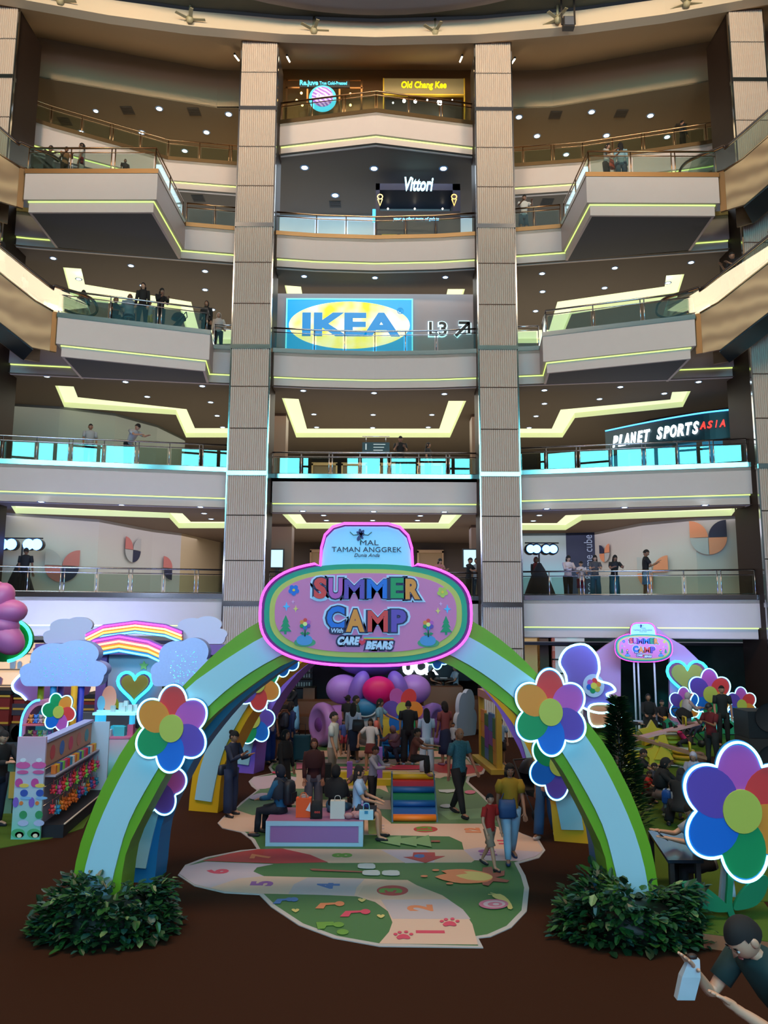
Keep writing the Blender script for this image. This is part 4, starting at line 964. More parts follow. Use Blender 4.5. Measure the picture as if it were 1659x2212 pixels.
for s_, x, y, c_, z_ in (('1',1125,712,'rose',.46),('2',1080,608,'orange',.44),('4',683,512,'blue',.42),('5',396,502,'purple',.42),('6',205,450,'rose',.42),('7',390,385,'orange',.42),('8',742,380,'lime',.42),('11',1450,323,'rose',.36),('10',1370,370,'purple',.36),('12',1305,273,'orange',.36),('14',890,258,'grey',.36)): num(s_, x, y, c_, z_)
def disc(x, y, rx, ry, col, k=24): return patch([(x+rx*math.cos(j*math.tau/k), y+ry*math.sin(j*math.tau/k)) for j in range(k)], col)
disc(955,533,68,22,'red'); num('3',952,533,'lime',.42); disc(1098,267,52,13,'red'); num('13',1096,267,'lime',.36)
patch([(1045,368),(1138,368),(1140,384),(1182,384),(1098,413),(1002,388),(1042,386)], 'red'); num('9',1088,384,'blue',.34)
# printed pictures: notes, hearts, paws, marshmallow stick, campfire, snail, pines
def note(x, y, s, col):
    patch([(x-60*s,y+10*s),(x-40*s,y-10*s),(x+20*s,y-12*s),(x+22*s,y-6*s),(x-20*s,y-3*s),(x-28*s,y+10*s)], col); disc(x+32*s, y-8*s, 18*s, 9*s, col, 16)
note(498,580,1.0,'blue'); disc(510,572,16,8,'blue',14); note(690,600,1.15,'orange'); note(800,635,1.2,'rose'); note(690,690,1.0,'lime'); disc(740,714,26,12,'lime',16); disc(722,682,24,11,'lime',16)
patch([(625,672),(700,670),(702,678),(660,680),(655,700),(632,702)], 'lime')
for x, y in ((823,576),(536,621),(905,646)):
    patch([(x,y+8),(x-17,y-2),(x-12,y-7),(x-3,y-6),(x,y-3),(x+5,y-7),(x+14,y-6),(x+16,y-1)], 'yellow', sm=2)
for x, y in ((1002,738),(1202,682)):
    patch([(x-30,y),(x-18,y-10),(x,y-14),(x+20,y-9),(x+30,y+3),(x+18,y+7),(x,y+4),(x-18,y+8)], 'rose', sm=2)
    for dx, dy in ((-34,-14),(-16,-22),(12,-24),(34,-14)): disc(x+dx, y+dy, 9, 5, 'rose', 10)
patch([(597,442),(612,440),(825,452),(825,456),(610,448)], 'brown')
for x, y in ((843,429),(863,458),(948,459)): patch([(x-38,y),(x-30,y-10),(x+28,y-11),(x+38,y+2),(x+30,y+11),(x-30,y+9)], 'white', sm=2)
patch([(1345,436),(1385,432),(1390,460),(1440,448),(1438,470),(1400,478),(1460,492),(1450,500),(1390,495),(1370,515),(1345,510),(1340,490)], 'brown')
patch([(1138,476),(1190,462),(1165,450),(1230,443),(1300,446),(1370,462),(1388,480),(1365,497),(1290,504),(1220,500)], 'orange', sm=2)
patch([(1228,470),(1280,462),(1262,453),(1330,455),(1380,470),(1385,482),(1350,493),(1280,488)], 'yellow', sm=2)
for x, y in ((1092,473),(1202,505),(1142,447)): disc(x, y, 16, 4, 'orange', 10)
patch([(1385,556),(1420,551),(1455,575),(1475,612),(1455,615),(1440,585),(1400,570)], 'yellow', sm=2); disc(1392,595,64,21,'pink'); disc(1395,595,48,15,'lilac'); disc(1398,596,32,10,'pink'); disc(1402,596,14,5,'lilac')
patch([(1368,552),(1398,553),(1398,555),(1368,554)], 'yellow'); patch([(1378,545),(1402,551),(1402,553),(1378,547)], 'yellow')
patch([(900,312),(990,298),(992,310),(1060,300),(1058,312),(1112,294),(1124,347),(1060,334),(1060,344),(990,330),(988,342),(905,325)], 'lgreen'); patch([(1122,318),(1160,318),(1160,325),(1122,325)], 'brown')
patch([(340,130),(370,115),(410,112),(440,125),(440,140),(350,140)], 'lilac', sm=2)
disc(880,128,34,9,'green'); disc(1190,168,30,8,'white',16); disc(1180,103,26,6,'white',14); patch([(1150,98),(1240,95),(1250,108),(1225,106),(1190,112)], 'white')
disc(1290,108,24,8,'pink',14); disc(462,22,28,6,'rose',14)
patch([(586,1660),(600,1650),(640,1655),(636,1668),(600,1668)], 'green2', False); patch([(640,1650),(680,1652),(676,1662),(640,1664)], 'pink', False)
patch([(825,1656),(920,1656),(920,1664),(825,1664)], 'rose', False, 2)
# ================================================================ play furniture on the mat
def C2(r, g, b): return C(r, g, b, .5)
t = thing('bench', 'long low box bench, lilac panels framed in white, carrying bags and seated women', 'bench', (-1.2, 14, 0))
z_ = .42; x0, x1 = -1.98, -.33; y0, y1 = 13.5, 14.45
MB().box((x0,y0,0.016),(x1,y1,z_-.04)).build('body', C2(180,190,205), t)
MB().box((x0,y0-.0,z_-.04),(x1,y1,z_)).build('seat', C2(150,96,132), t)
MB().box((x0+.08,y0-.012,.08),(x1-.08,y0,z_-.08)).build('side_panel', C2(140,96,150), t)
for a, b in (((x0,.016),(x1,.075)),((x0,z_-.075),(x1,z_-.0)),((x0,.076),(x0+.07,z_-.076)),((x1-.07,.076),(x1,z_-.076))): MB().box((a[0],y0-.02,a[1]),(b[0],y0-.001,b[1])).build('frame', C2(150,186,206), t)
# rainbow soft-play steps
def steps(name, label, cx_, yf, w, h, run, cols, side):
    t = thing(name, label, 'soft play steps', (cx_, yf+run/2, 0)); n = len(cols); x0, x1 = cx_-w/2, cx_+w/2
    for sx in (x0-.03, x1): MB().prism([(sx,yf,.014),(sx,yf+run,h),(sx,yf+run+.25,h),(sx,yf+run*2+.2,.014)], (.03,0,0)).build('side_panel', C2(*side), t)
    for i, c in enumerate(cols):
        za = .014+(h-.014)*i/n; zb = .014+(h-.014)*(i+1)/n; ya = yf+run*i/n
        if i % 2 == 0 or i == n-1: MB().tube([(x0, ya+.08, (za+zb)/2), (x1, ya+.08, (za+zb)/2)], (zb-za)*.55, k=12).build('roller', C2(*c), t)
        MB().box((x0, ya+.06, za), (x1, yf+run*1.6-run*.5*i/n, zb)).build('step', C2(*c), t)
    MB().prism([(x0,yf+run,h-.1),(x0,yf+run+.25,h-.02),(x0,yf+run*2+.2,.014),(x0,yf+run,.014)], (w,0,0)).build('rear_slope', C2(*side), t)
q = G(895, 1778); steps('soft_play_steps', 'rainbow striped soft-play steps with a boy sitting on top', q.x+.01, q.y, .82, .72, .95, [(220,120,30),(16,84,150),(16,84,150),(10,120,70),(20,90,150),(190,40,50),(200,170,20)], (46,96,120))
q = G(846, 1640); steps('soft_play_steps', 'bright blue soft-play steps behind the standing shoppers', q.x+.2, q.y, .9, .5, .5, [(16,110,190),(24,130,210),(16,110,190)], (20,100,180))
t = thing('play_box', 'yellow play box standing behind the blue soft-play steps', 'play box', G(838, 1635)); q = G(838,1626); MB().box((q.x-.32,q.y+.6,.0),(q.x+.35,q.y+1.0,.95)).build('body', C2(176,160,40), t); MB().box((q.x-.26,q.y+.59,.1),(q.x+.28,q.y+.6,.86)).build('front_panel', C2(196,180,60), t)
# low yellow balance frame with purple uprights
t = thing('balance_frame', 'low yellow balance frame with two purple uprights on the play mat', 'play frame', G(800, 1695))
for (xa, ya, xb, yb, w_) in ((702,1698,884,1703,.16),(716,1682,880,1685,.14)):
    a = G(xa, ya); b = G(xb, yb); MB().box((a.x,a.y,.014),(b.x,a.y+w_,.15)).build('beam', C2(176,156,20), t)
for xa in (702, 878): a = G(xa, 1699); b = G(xa, 1683); MB().box((a.x-.05,a.y,.014),(a.x+.05,b.y+.14,.13)).build('end_beam', C2(176,156,20), t)
for xa, ht in ((755,.46),(820,.8)): a = G(xa, 1690); MB().box((a.x-.065,a.y,.014),(a.x+.065,a.y+.12,ht)).build('upright', C2(120,76,160), t)
# little pinwheel flower on a pole
q = G(868, 1632); c = P(870, 1533, q.y); t = flower('pinwheel_flower', 'unlit many-coloured pinwheel flower on a white stem behind the shoppers', 'flower decoration', c, .58, ['mag','red','org','grn','blu','pur'], turn=.5, lit=False, th=.06)
MB().box((c.x-.07,c.y+.04,.0),(c.x+.07,c.y+.1,c.z-.2)).build('stem', C2(170,180,190), t)
# grey cloud panel standing by the path
q = G(1005, 1590)
def cloud_outline(w, h, n=8):
    cs = [(-.34,.28,.17),(-.12,.55,.27),(.16,.62,.26),(.36,.32,.17)]; pts = []
    ang = []
    out = []
    for k in range(72):
        a = math.pi-k*math.pi/71; ox, oy = 0, .22; best = .05
        for cx_, cy_, r in cs:
            dx, dy = cx_-ox, cy_-oy; B = dx*math.cos(a)+dy*math.sin(a); D = B*B-(dx*dx+dy*dy-r*r)
            if D >= 0: best = max(best, B+math.sqrt(D))
        out.append(((ox+best*math.cos(a))*w, (oy+best*math.sin(a))*h/.9))
    x1 = out[-1][0]; x0 = out[0][0]; yb = out[0][1]
    for k in range(1, 7): a = -k*math.pi/12; out.append((x1-.09*w+.09*w*math.cos(a), yb+yb*math.sin(a)*.98))
    for k in range(6, 0, -1): a = math.pi+k*math.pi/12; out.append((x0+.09*w+.09*w*math.cos(a), yb+yb*math.sin(a)*.98))
    return out
def cloud(name, label, c, w, h, mface, th=.12, ex=(1,0,0), cat='cloud decoration', medge=None, group=None):
    """c: bottom centre"""
    c = Vector(c); ex = Vector(ex).normalized(); ez = Vector((0,0,1)); n = ez.cross(ex)
    t = thing(name, label, cat, c, group); pts = [c+ex*x+ez*y for x, y in cloud_outline(w, h)]
    MB().prism(pts, n*th).build('body', medge or mat('cloud_edge', (200,206,225), .5), t)
    MB().prism([p-n*.012 for p in pts], n*.014).build('face', mface, t)
    return t
cloud('cloud_panel', 'upright grey cloud-shaped panel standing on the carpet by the path', (q.x+.05, q.y, 0), .95, 1.55, C2(120,126,136), .16, (.75,.66,0), 'cloud decoration', C2(190,190,196))
# puzzle frame
a = G(1040, 1640); b = G(1080, 1672); t = thing('puzzle_frame', 'yellow standing frame filled with coloured sliding blocks', 'play frame', ((a.x+b.x)/2, (a.y+b.y)/2, 0))
d = Vector((b.x-a.x, b.y-a.y, 0)); L_ = d.length; d.normalize(); n = Vector((-d.y, d.x, 0)); hh = 1.72
def obox(o, d, n, a, b, mb=None):
    mb = mb or MB(); o = Vector(o); vs = [o+d*x+n*y+Vector((0,0,z)) for x, y, z in ((a[0],a[1],a[2]),(b[0],a[1],a[2]),(b[0],b[1],a[2]),(a[0],b[1],a[2]),(a[0],a[1],b[2]),(b[0],a[1],b[2]),(b[0],b[1],b[2]),(a[0],b[1],b[2]))]
    return mb.add(vs, [(0,3,2,1),(4,5,6,7),(0,1,5,4),(1,2,6,5),(2,3,7,6),(3,0,4,7)])
ym = C2(190,160,60)
obox(a,d,n,(-.1,-.25,0),(L_+.1,.25,.12)).build('base', ym, t)
for x in (0, L_-.12): obox(a,d,n,(x,-.07,.12),(x+.12,.07,hh)).build('post', ym, t)
obox(a,d,n,(-.02,-.08,hh),(L_+.02,.08,hh+.2)).build('top_beam', C2(186,140,120), t)
cols = [(60,110,50),(120,80,150),(190,140,50),(70,110,160),(196,130,60),(110,70,150),(64,120,60)]
nb_ = 4; bw = (L_-.24)/nb_
for i in range(nb_):
    z = .14
    for j, hgt in enumerate(((.5,.4,.32),(.3,.55,.3),(.42,.36,.45),(.34,.3,.5))[i]): obox(a,d,n,(.12+i*bw,-.035,z),(.12+(i+1)*bw-.012,.035,z+hgt)).build('block', C2(*cols[(i*3+j*2) % 7]), t); z += hgt+.01
# ================================================================ soft inflatables in the middle of the hall
vio = mat('inflatable_violet', (124, 92, 176), .45); lil = mat('inflatable_lilac', (160, 112, 178), .45); hot = mat('inflatable_pink', (222, 20, 120), .45)
def infl(name, label, px, py, Y, rx, ry, rz, m, parts=None, rot=None, grp='giant inflatable cushions behind the play mat'):
    c = P(px, py, Y); t = thing(name, label, 'inflatable', c, grp)
    mb = MB(); mb.ell((c.x, Y, c.z), (rx, ry, rz), a=28, b=16, rot=rot); mb.build('balloon_body', m, t)
    return t, c
Yb = 24.4
infl('inflatable_cushion', 'huge violet inflatable dome under the great oval sign, highest of the inflatables', 800, 1405, Yb+.3, 1.3, 1.0, .82, vio)
infl('inflatable_cushion', 'rounded lilac inflatable on the dark shelf side, cloud booth half', 742, 1489, Yb, .55, .45, .46, lil)
infl('inflatable_cushion', 'rounded lilac inflatable below the white capital letters', 893, 1489, Yb, .55, .45, .46, lil)
infl('inflatable_cushion', 'upright violet inflatable hugging the pink one, cloud booth half', 776, 1489, Yb-.45, .31, .34, .58, vio, rot=Matrix.Rotation(.3, 3, 'Y'))
infl('inflatable_cushion', 'upright violet inflatable hugging the pink one, seesaw half', 860, 1489, Yb-.45, .31, .34, .58, vio, rot=Matrix.Rotation(-.3, 3, 'Y'))
infl('inflatable_cushion', 'hot pink rounded inflatable in the middle of the violet ones', 818, 1491, Yb-.85, .5, .34, .42, hot)
for px, sg, lab in ((694, -1, 'cloud booth half'), (938, 1, 'seesaw half')):
    c = P(px, 1545, Yb-.6); t = thing('inflatable_roller', 'lilac inflatable roller lying with its disc end outward, '+lab, 'inflatable', (c.x, c.y, 0), 'giant inflatable cushions behind the play mat')
    r = .66; ax = Matrix.Rotation(-sg*.62, 3, 'Z') @ Matrix.Rotation(sg*math.radians(90), 3, 'Y'); o = (c.x-sg*.05, c.y, r)
    MB().lathe(o, [(.0,-1.5),(.4,-1.45),(.52,-1.1),(.54,-.5),(.5,-.1)], k=28, axis=ax).build('roller_body', lil if sg < 0 else vio, t)
    MB().lathe(o, [(.48,-.2),(.6,-.17),(.655,-.02),(.64,.1),(.55,.18),(.45,.19),(.42,.15),(.0,.16)], k=28, axis=ax).build('roller_rim', lil if sg < 0 else vio, t)
    MB().lathe(o, [(.0,.2),(.18,.19),(.22,.15)], k=20, axis=ax).build('end_patch', C2(104,50,130), t)
infl('inflatable_mound', 'pale grey inflatable mound carrying the pink and violet ones', 818, 1562, Yb-.3, .95, .6, .55, C2(150,150,160))
for i, (cx_, cc) in enumerate(((789,(40,120,170)),(848,(186,80,130)))):
    q = P(cx_, 1528, Yb-.85); t = thing('inflatable_pad', 'half-round %s inflatable pad trimmed in white on the grey mound' % ('blue','rose')[i], 'inflatable', q)
    MB().ell(q, (.36,.2,.26), a=20, b=10).build('balloon_body', C2(*cc), t); MB().tube([q+Vector((.36*math.cos(k), -.06, .26*math.sin(k))) for k in [math.pi+j*math.pi/16 for j in range(17)]], .03).build('piping', C2(200,205,215), t)
# ================================================================ cloud booth side: kiosk, clouds, rainbows, goods
def plate(t, nm, pts, m, th=.03, n=(0,-1,0)): return MB().prism(pts, Vector(n)*th).build(nm, m, t)
def rectp(a, b, Y):  # pixel corners on a plane
    a = P(*a, Y); b = P(*b, Y); return [(a.x,Y,a.z),(b.x,Y,a.z),(b.x,Y,b.z),(a.x,Y,b.z)]
# ground-floor shops along the rear wall under the lowest gallery
z0 = ZF[1]-1.25
struct('ceiling_8', MB().slabpoly([(-17,27.2),(17,27.2),(17,42),(-17,42)], z0-.3, z0-.2), dark)
struct('wall_back_marble', MB().box((6.7,28.6,0),(13.6,28.8,z0)), mat('green_marble', (38,58,50), .15, noise=.5, nscale=1.2))
struct('wall_back_dark', MB().box((-4.6,33.5,0),(6.0,33.7,z0)), mat('wall_ground_dark', (40,30,24), .6))
t = thing('clothes_shop', 'bright cream clothes shop with shelves behind the pink inflatable', 'shop', (-12, 27.4, 0))
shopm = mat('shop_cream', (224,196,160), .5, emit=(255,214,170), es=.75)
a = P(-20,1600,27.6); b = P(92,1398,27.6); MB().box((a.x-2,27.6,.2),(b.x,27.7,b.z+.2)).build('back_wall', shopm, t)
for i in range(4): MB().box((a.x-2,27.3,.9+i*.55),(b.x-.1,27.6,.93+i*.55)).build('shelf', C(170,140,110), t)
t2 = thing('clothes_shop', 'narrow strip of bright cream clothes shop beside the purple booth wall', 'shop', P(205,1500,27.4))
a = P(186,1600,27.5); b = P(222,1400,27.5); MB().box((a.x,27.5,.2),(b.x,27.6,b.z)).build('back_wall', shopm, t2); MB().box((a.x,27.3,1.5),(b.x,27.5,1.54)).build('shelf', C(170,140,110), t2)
rnd = random.Random(3)
for i in range(26):
    x = -14.3+rnd.random()*2.8*1.0; z = .95+.55*rnd.randint(0,3); w_ = .12+rnd.random()*.1; h = .18+rnd.random()*.2
    col = rnd.choice([(220,200,190),(200,60,70),(230,160,170),(90,70,60),(240,230,220),(180,60,90),(60,60,70)])
    m = MB(); m.prism([(x-w_*.5,27.28,z),(x+w_*.5,27.28,z),(x+w_*.62,27.28,z+h*.75),(x+w_*.2,27.28,z+h),(x-w_*.2,27.28,z+h),(x-w_*.62,27.28,z+h*.75)], (0,.07,0)); tag(m.build('folded_garment', C(*col)), 'small folded garment on a shelf of the bright clothes shop', 'garment', 'garments in the bright clothes shop')
# toy train wagons, red and black with gold trim
red = C(120,26,22); gold = C(200,150,50); blk_ = C(22,18,18)
def wagon(x0p, x1p, y0p, y1p, Y, label):
    a = P(x0p, y1p, Y); b = P(x1p, y0p, Y); zt = b.z; t = thing('train_wagon', label, 'train', ((a.x+b.x)/2, Y, 0))
    MB().box((a.x,Y,.55),(b.x,Y+1.1,zt)).build('body', red, t); MB().box((a.x-.05,Y-.05,zt),(b.x+.05,Y+1.15,zt+.12)).build('roof', blk_, t)
    m = MB()
    for z in (.6, (zt+.6)/2, zt-.08): m.box((a.x-.01,Y-.03,z),(b.x+.01,Y,z+.06))
    m.build('gold_trim', gold, t); MB().box((a.x,Y,.4),(b.x,Y+1.1,.55)).build('chassis', blk_, t)
    for i in range(2):
        for yy in (Y-.05, Y+1.08): MB().tube([(a.x+.3+i*(b.x-a.x-.6),yy-.03,.3),(a.x+.3+i*(b.x-a.x-.6),yy+.03,.3)], .29, k=16).build('wheel', blk_, t)
    MB().box(((a.x+b.x)/2-.25,Y-.02,zt*.6),((a.x+b.x)/2+.25,Y,zt*.85)).build('window', C(60,50,60), t)
wagon(-60, 22, 1500, 1575, 24.0, 'red and black toy train wagon with gold trim behind the man in black')
wagon(27, 54, 1505, 1560, 24.2, 'short red toy train wagon with gold trim near the curved toy shelf')
wagon(176, 205, 1508, 1548, 24.4, 'red toy train wagon with gold trim seen past the blue booth pole')
# booth back wall with heart and stars, purple beam
Yw = 22.0; t = thing('booth_wall', 'pale lilac booth wall with a purple frame, stars and a small cloud print', 'booth', P(290,1560,Yw))
fade = bpy.data.materials.new('booth_fade'); fade.use_nodes = True; nt = fade.node_tree; bb = nt.nodes['Principled BSDF']
tc = nt.nodes.new('ShaderNodeTexCoord'); sp = nt.nodes.new('ShaderNodeSeparateXYZ'); mr = nt.nodes.new('ShaderNodeMapRange'); rp = nt.nodes.new('ShaderNodeValToRGB')
mr.inputs[1].default_value = 0; mr.inputs[2].default_value = 3.2; rp.color_ramp.elements[0].color = lin((186,128,176)); rp.color_ramp.elements[1].color = lin((150,176,196))
nt.links.new(tc.outputs['Generated'], sp.inputs[0]); nt.links.new(sp.outputs['Z'], rp.inputs[0]); nt.links.new(rp.outputs[0], bb.inputs['Base Color']); bb.inputs['Roughness'].default_value = .5
a = P(228,1560,Yw); b = P(505,1412,Yw); MB().box((a.x,Yw,.05),(b.x,Yw+.15,b.z)).build('back_panel', fade, t)
pur = mat('booth_purple', (128,96,176), .5)
MB().box((P(207,1500,Yw).x,Yw-.05,0),(P(228,1500,Yw).x,Yw+.15,P(200,1412,Yw).z)).build('side_frame', pur, t)
a = P(85,1412,Yw); b = P(505,1392,Yw); MB().box((a.x,Yw-.3,a.z),(b.x,Yw+.2,b.z)).build('top_beam', pur, t)
def star(c, r, m, t, nm='star', th=.02, d=(0,-1,0)):
    c = Vector(c); MB().prism([(c.x+(r if k % 2 == 0 else r*.5)*math.sin(k*math.pi/5), c.y, c.z+(r if k % 2 == 0 else r*.5)*math.cos(k*math.pi/5)) for k in range(10)], Vector(d)*th).build(nm, m, t)
star(P(252,1522,Yw-.01), .17, C(190,200,60), t); star(P(311,1438,Yw-.01), .14, C(150,196,110), t)
def heart_pts(c, r, n=32): return [Vector((c.x+r*.0625*16*math.sin(k)**3, c.y, c.z+r*.0625*(13*math.cos(k)-5*math.cos(2*k)-2*math.cos(3*k)-math.cos(4*k)))) for k in [j*math.tau/n for j in range(n)]]
cy_neon = neon('neon_cyan', (50, 215, 255), 3.5)
def heart(label, c, r):
    t = thing('neon_heart', label, 'heart decoration', c); c = Vector(c)
    MB().prism(heart_pts(c, r*.82), (0,-.1,0)).build('heart_body', C(170,174,84), t)
    MB().prism(heart_pts(c+Vector((0,.02,0)), r*.95), (0,-.08,0)).build('backboard', C(150,70,110), t)
    MB().tube([p+Vector((0,-.08,0)) for p in heart_pts(c, r*1.05)], .045, k=6, closed=True).build('neon_outline', cy_neon, t)
heart('olive heart with cyan neon edge on the lilac booth wall', P(293,1480,Yw-.12), .46)
MB_c = C(150,190,235)
# clouds
pc = mat('cloud_plain', (208,214,248), .5)
gl = mat('cloud_glitter', (168,198,255), .35, noise=.1, nscale=20)
cloud('roof_cloud', 'plain pale cloud at the shop end of the upper neon rainbow', P(150,1391,21.9), 1.5, .78, pc, .12)
cloud('roof_cloud', 'plain pale cloud at the column end of the upper neon rainbow', P(428,1391,21.9), 1.55, .8, pc, .12)
def glitter(t, cpx, Y, n, w, h):
    m = MB(); r_ = random.Random(5)
    for i in range(n):
        p = P(cpx[0]+(r_.random()-.5)*w, cpx[1]+(r_.random()-.5)*h, Y); s_ = .007+r_.random()*.009
        m.add([(p.x-s_,p.y,p.z),(p.x,p.y-.004,p.z-s_),(p.x+s_,p.y,p.z),(p.x,p.y-.004,p.z+s_)], [(0,1,2,3)])
    o = m.build('glitter', mat('glitter_cyan', (120,230,240), .15, .5, emit=(90,230,240), es=.35), t); o['kind'] = 'stuff'
t = cloud('booth_cloud', 'big glittering blue cloud carried on five coloured poles', P(133,1483,18.6), 2.02, 1.12, gl, .3, medge=C(120,140,200)); glitter(t, (138,1435), 18.28, 150, 110, 75)
t = cloud('booth_cloud', 'glittering blue cloud behind the green arch at the end of the lower rainbow', P(392,1483,18.9), 1.5, 1.2, gl, .3, medge=C(120,140,200)); glitter(t, (398,1440), 18.55, 110, 60, 70)
for x, Y, col, lab in ((89,18.9,(170,160,30),'olive yellow'),(116,18.7,(30,130,190),'light blue'),(132,19.0,(110,80,170),'violet'),(161,18.5,(210,160,20),'golden yellow'),(176,18.7,(40,60,180),'deep blue')):
    p = P(x,1483,Y); tag(MB().tube([(p.x,Y,0.012),(p.x,Y,p.z+.01)], .075, k=14).build('booth_pole', C(*col)), '%s round pole under the glittering cloud' % lab, 'pole', 'poles of the cloud booth')
p = P(357,1483,19.2); tag(MB().tube([(p.x,19.2,0.012),(p.x,19.2,p.z+.03)], .075, k=14).build('booth_pole', C(200,160,40)), 'yellow round pole under the glittering cloud behind the green arch', 'pole')
# polygonal rainbows with neon stripes
def rainbow(label, pts, Y, wpx, tubes):
    t = thing('neon_rainbow', label, 'rainbow', P(*pts[0], Y)); n = len(tubes)
    top = [P(x, y, Y) for x, y in pts]; bot = [P(x, y+wpx, Y) for x, y in pts]
    for i, (pc_, nc) in enumerate(tubes):
        A = [a_.lerp(b_, i/n) for a_, b_ in zip(top, bot)]; B = [a_.lerp(b_, (i+1)/n) for a_, b_ in zip(top, bot)]
        m = MB()
        for k in range(len(A)-1): m.prism([A[k], A[k+1], B[k+1], B[k]], (0,-.16,0))
        m.build('stripe', C(*pc_), t)
        MB().tube([a_.lerp(b_, .6)+Vector((0,-.18,0)) for a_, b_ in zip(A, B)], .026, k=6).build('neon_tube', nc, t)
nm_, ny, nc_ = neon('tube_magenta', (255,70,220), 3), neon('tube_yellow', (255,225,130), 3.2), neon('tube_cyan', (110,225,255), 3)
rb = [((120,90,170),nm_),((200,90,160),ny),((222,150,40),neon('tube_orange', (255,190,90), 3)),((40,130,190),nc_)]
rainbow('upper neon rainbow between two plain clouds', [(190,1368),(228,1349),(296,1340),(360,1348),(396,1362)], 21.7, 28, rb)
rainbow('lower neon rainbow between two glittering clouds', [(180,1394),(210,1378),(262,1369),(324,1380),(372,1402)], 19.6, 40, rb)
# ---- curved toy shelf
Ys = 17.6; t = thing('toy_shelf', 'curved pink-edged toy shelf unit glowing blue, behind the saleswoman', 'shelf unit', P(90,1640,Ys))
a0 = P(44,1640,Ys); top = P(85,1512,Ys); b0 = P(118,1640,Ys); cxs = (a0.x+b0.x)/2; wv = (b0.x-a0.x)/2; zt_ = top.z
arc = [Vector((cxs+wv*math.cos(k), Ys, zt_-.55+.55*math.sin(k))) for k in [math.pi-j*math.pi/14 for j in range(15)]]
arc = [Vector((a0.x, Ys, .05))]+arc+[Vector((b0.x, Ys, .05))]
inn = [Vector((cxs+(p.x-cxs)*.82, Ys, p.z if p.z < .1 else .05+(p.z-.05)*.94)) for p in arc]
m = MB()
for k in range(len(arc)-1): m.prism([arc[k], arc[k+1], inn[k+1], inn[k]], (0,.55,0))
m.build('arch_frame', C(186,110,140), t)
MB().prism([p+Vector((0,.5,0)) for p in arc], (0,.05,0)).build('back_panel', mat('shelf_teal', (60,150,170), .5, emit=(60,170,200), es=.25), t)
MB().tube([p+Vector((-.03,-.02,0)) for p in arc[:9]], .03, k=5).build('light_edge', neon('edge_blue', (90,180,255), 2), t)
shz = [P(85,y,Ys).z for y in (1562,1596,1626)]
for z in shz: MB().box((a0.x+.1,Ys-.25,z-.03),(b0.x-.02,Ys+.5,z)).build('shelf', C(206,96,110), t)
rnd = random.Random(11)
plush_cols = [(200,120,50),(60,110,190),(180,150,160),(210,190,90),(200,80,120),(130,180,90),(220,210,200),(150,110,190)]
def plush(s, x, y, z, r, mi=0):
    s.ell((x,y,z+r), (r*.85,r*.7,r), mi, 8, 6); s.ell((x,y-r*.1,z+2.35*r), (r*.8,r*.7,r*.72), mi, 8, 6)
    for sx in (-1,1): s.ell((x+sx*r*.6,y,z+2.95*r), (r*.3,r*.2,r*.3), mi, 6, 4); s.ell((x+sx*r*.95,y-r*.2,z+1.3*r), (r*.32,r*.3,r*.5), mi, 6, 4); s.ell((x+sx*r*.55,y-r*.5,z+.35*r), (r*.36,r*.5,r*.34), mi, 6, 4)
    return s
for si, z in enumerate(shz):
    for i in range(5): 
        x = a0.x+.2+i*(b0.x-a0.x-.32)/4; col = plush_cols[(si*3+i) % 8]
        tag(plush(MB(), x, Ys-.05, z+.001, .062).build('plush_toy', C(*col)), 'small seated plush toy on the %s shelf of the curved pink-edged unit' % ('top','middle','lowest')[si], 'plush toy', 'plush toys on the %s curved shelf' % ('top','middle','lowest')[si])
q = P(127,1538,17.2); flower('neon_flower', 'neon-outlined flower with orange and red petals leaning on the curved toy shelf', 'flower decoration', q, .36, ['grn','org','red','mag','blu','grn'], turn=.35)
# character-shaped printed board replaced by a plain pastel cut-out, edged in neon, behind the clouds' poles
q = P(60,1484,20.5); t = thing('neon_cutout', 'lilac rounded board with white neon edge behind the cloud poles', 'display board', q)
pts = [P(x, y, 20.5) for x, y in ((52,1455),(40,1462),(28,1478),(32,1492),(46,1500),(58,1512),(90,1520),(140,1518),(190,1500),(195,1484),(180,1478),(80,1478))]
MB().prism(pts, (0,.06,0)).build('board', C(150,100,170), t); MB().tube([p+Vector((0,-.03,0)) for p in smooth_path(pts[:6], 4)], .03, k=6).build('neon_edge', cyan_neon, t)
# ---- standee panels, rack, hooks with plush key rings
Yp = 13.83; a = P(23,1814,Yp); b = P(100,1592,Yp); t = thing('printed_panel', 'tall pastel printed standee with two columns of little pictures at the rack end', 'standee', ((a.x+b.x)/2, Yp, 0))
zt_ = b.z; pan = bpy.data.materials.new('panel_fade'); pan.use_nodes = True; nt = pan.node_tree; bb = nt.nodes['Principled BSDF']
tc = nt.nodes.new('ShaderNodeTexCoord'); sp = nt.nodes.new('ShaderNodeSeparateXYZ'); rp = nt.nodes.new('ShaderNodeValToRGB')
rp.color_ramp.elements[0].color = lin((100,190,170)); rp.color_ramp.elements[1].color = lin((206,170,200)); e = rp.color_ramp.elements.new(.45); e.color = lin((170,190,210))
nt.links.new(tc.outputs['Generated'], sp.inputs[0]); nt.links.new(sp.outputs['Z'], rp.inputs[0]); nt.links.new(rp.outputs[0], bb.inputs['Base Color'])
MB().box((a.x,Yp,.0),(b.x,Yp+.05,zt_)).build('board', pan, t)
def pp(px, py): return P(px, py, Yp-.004)
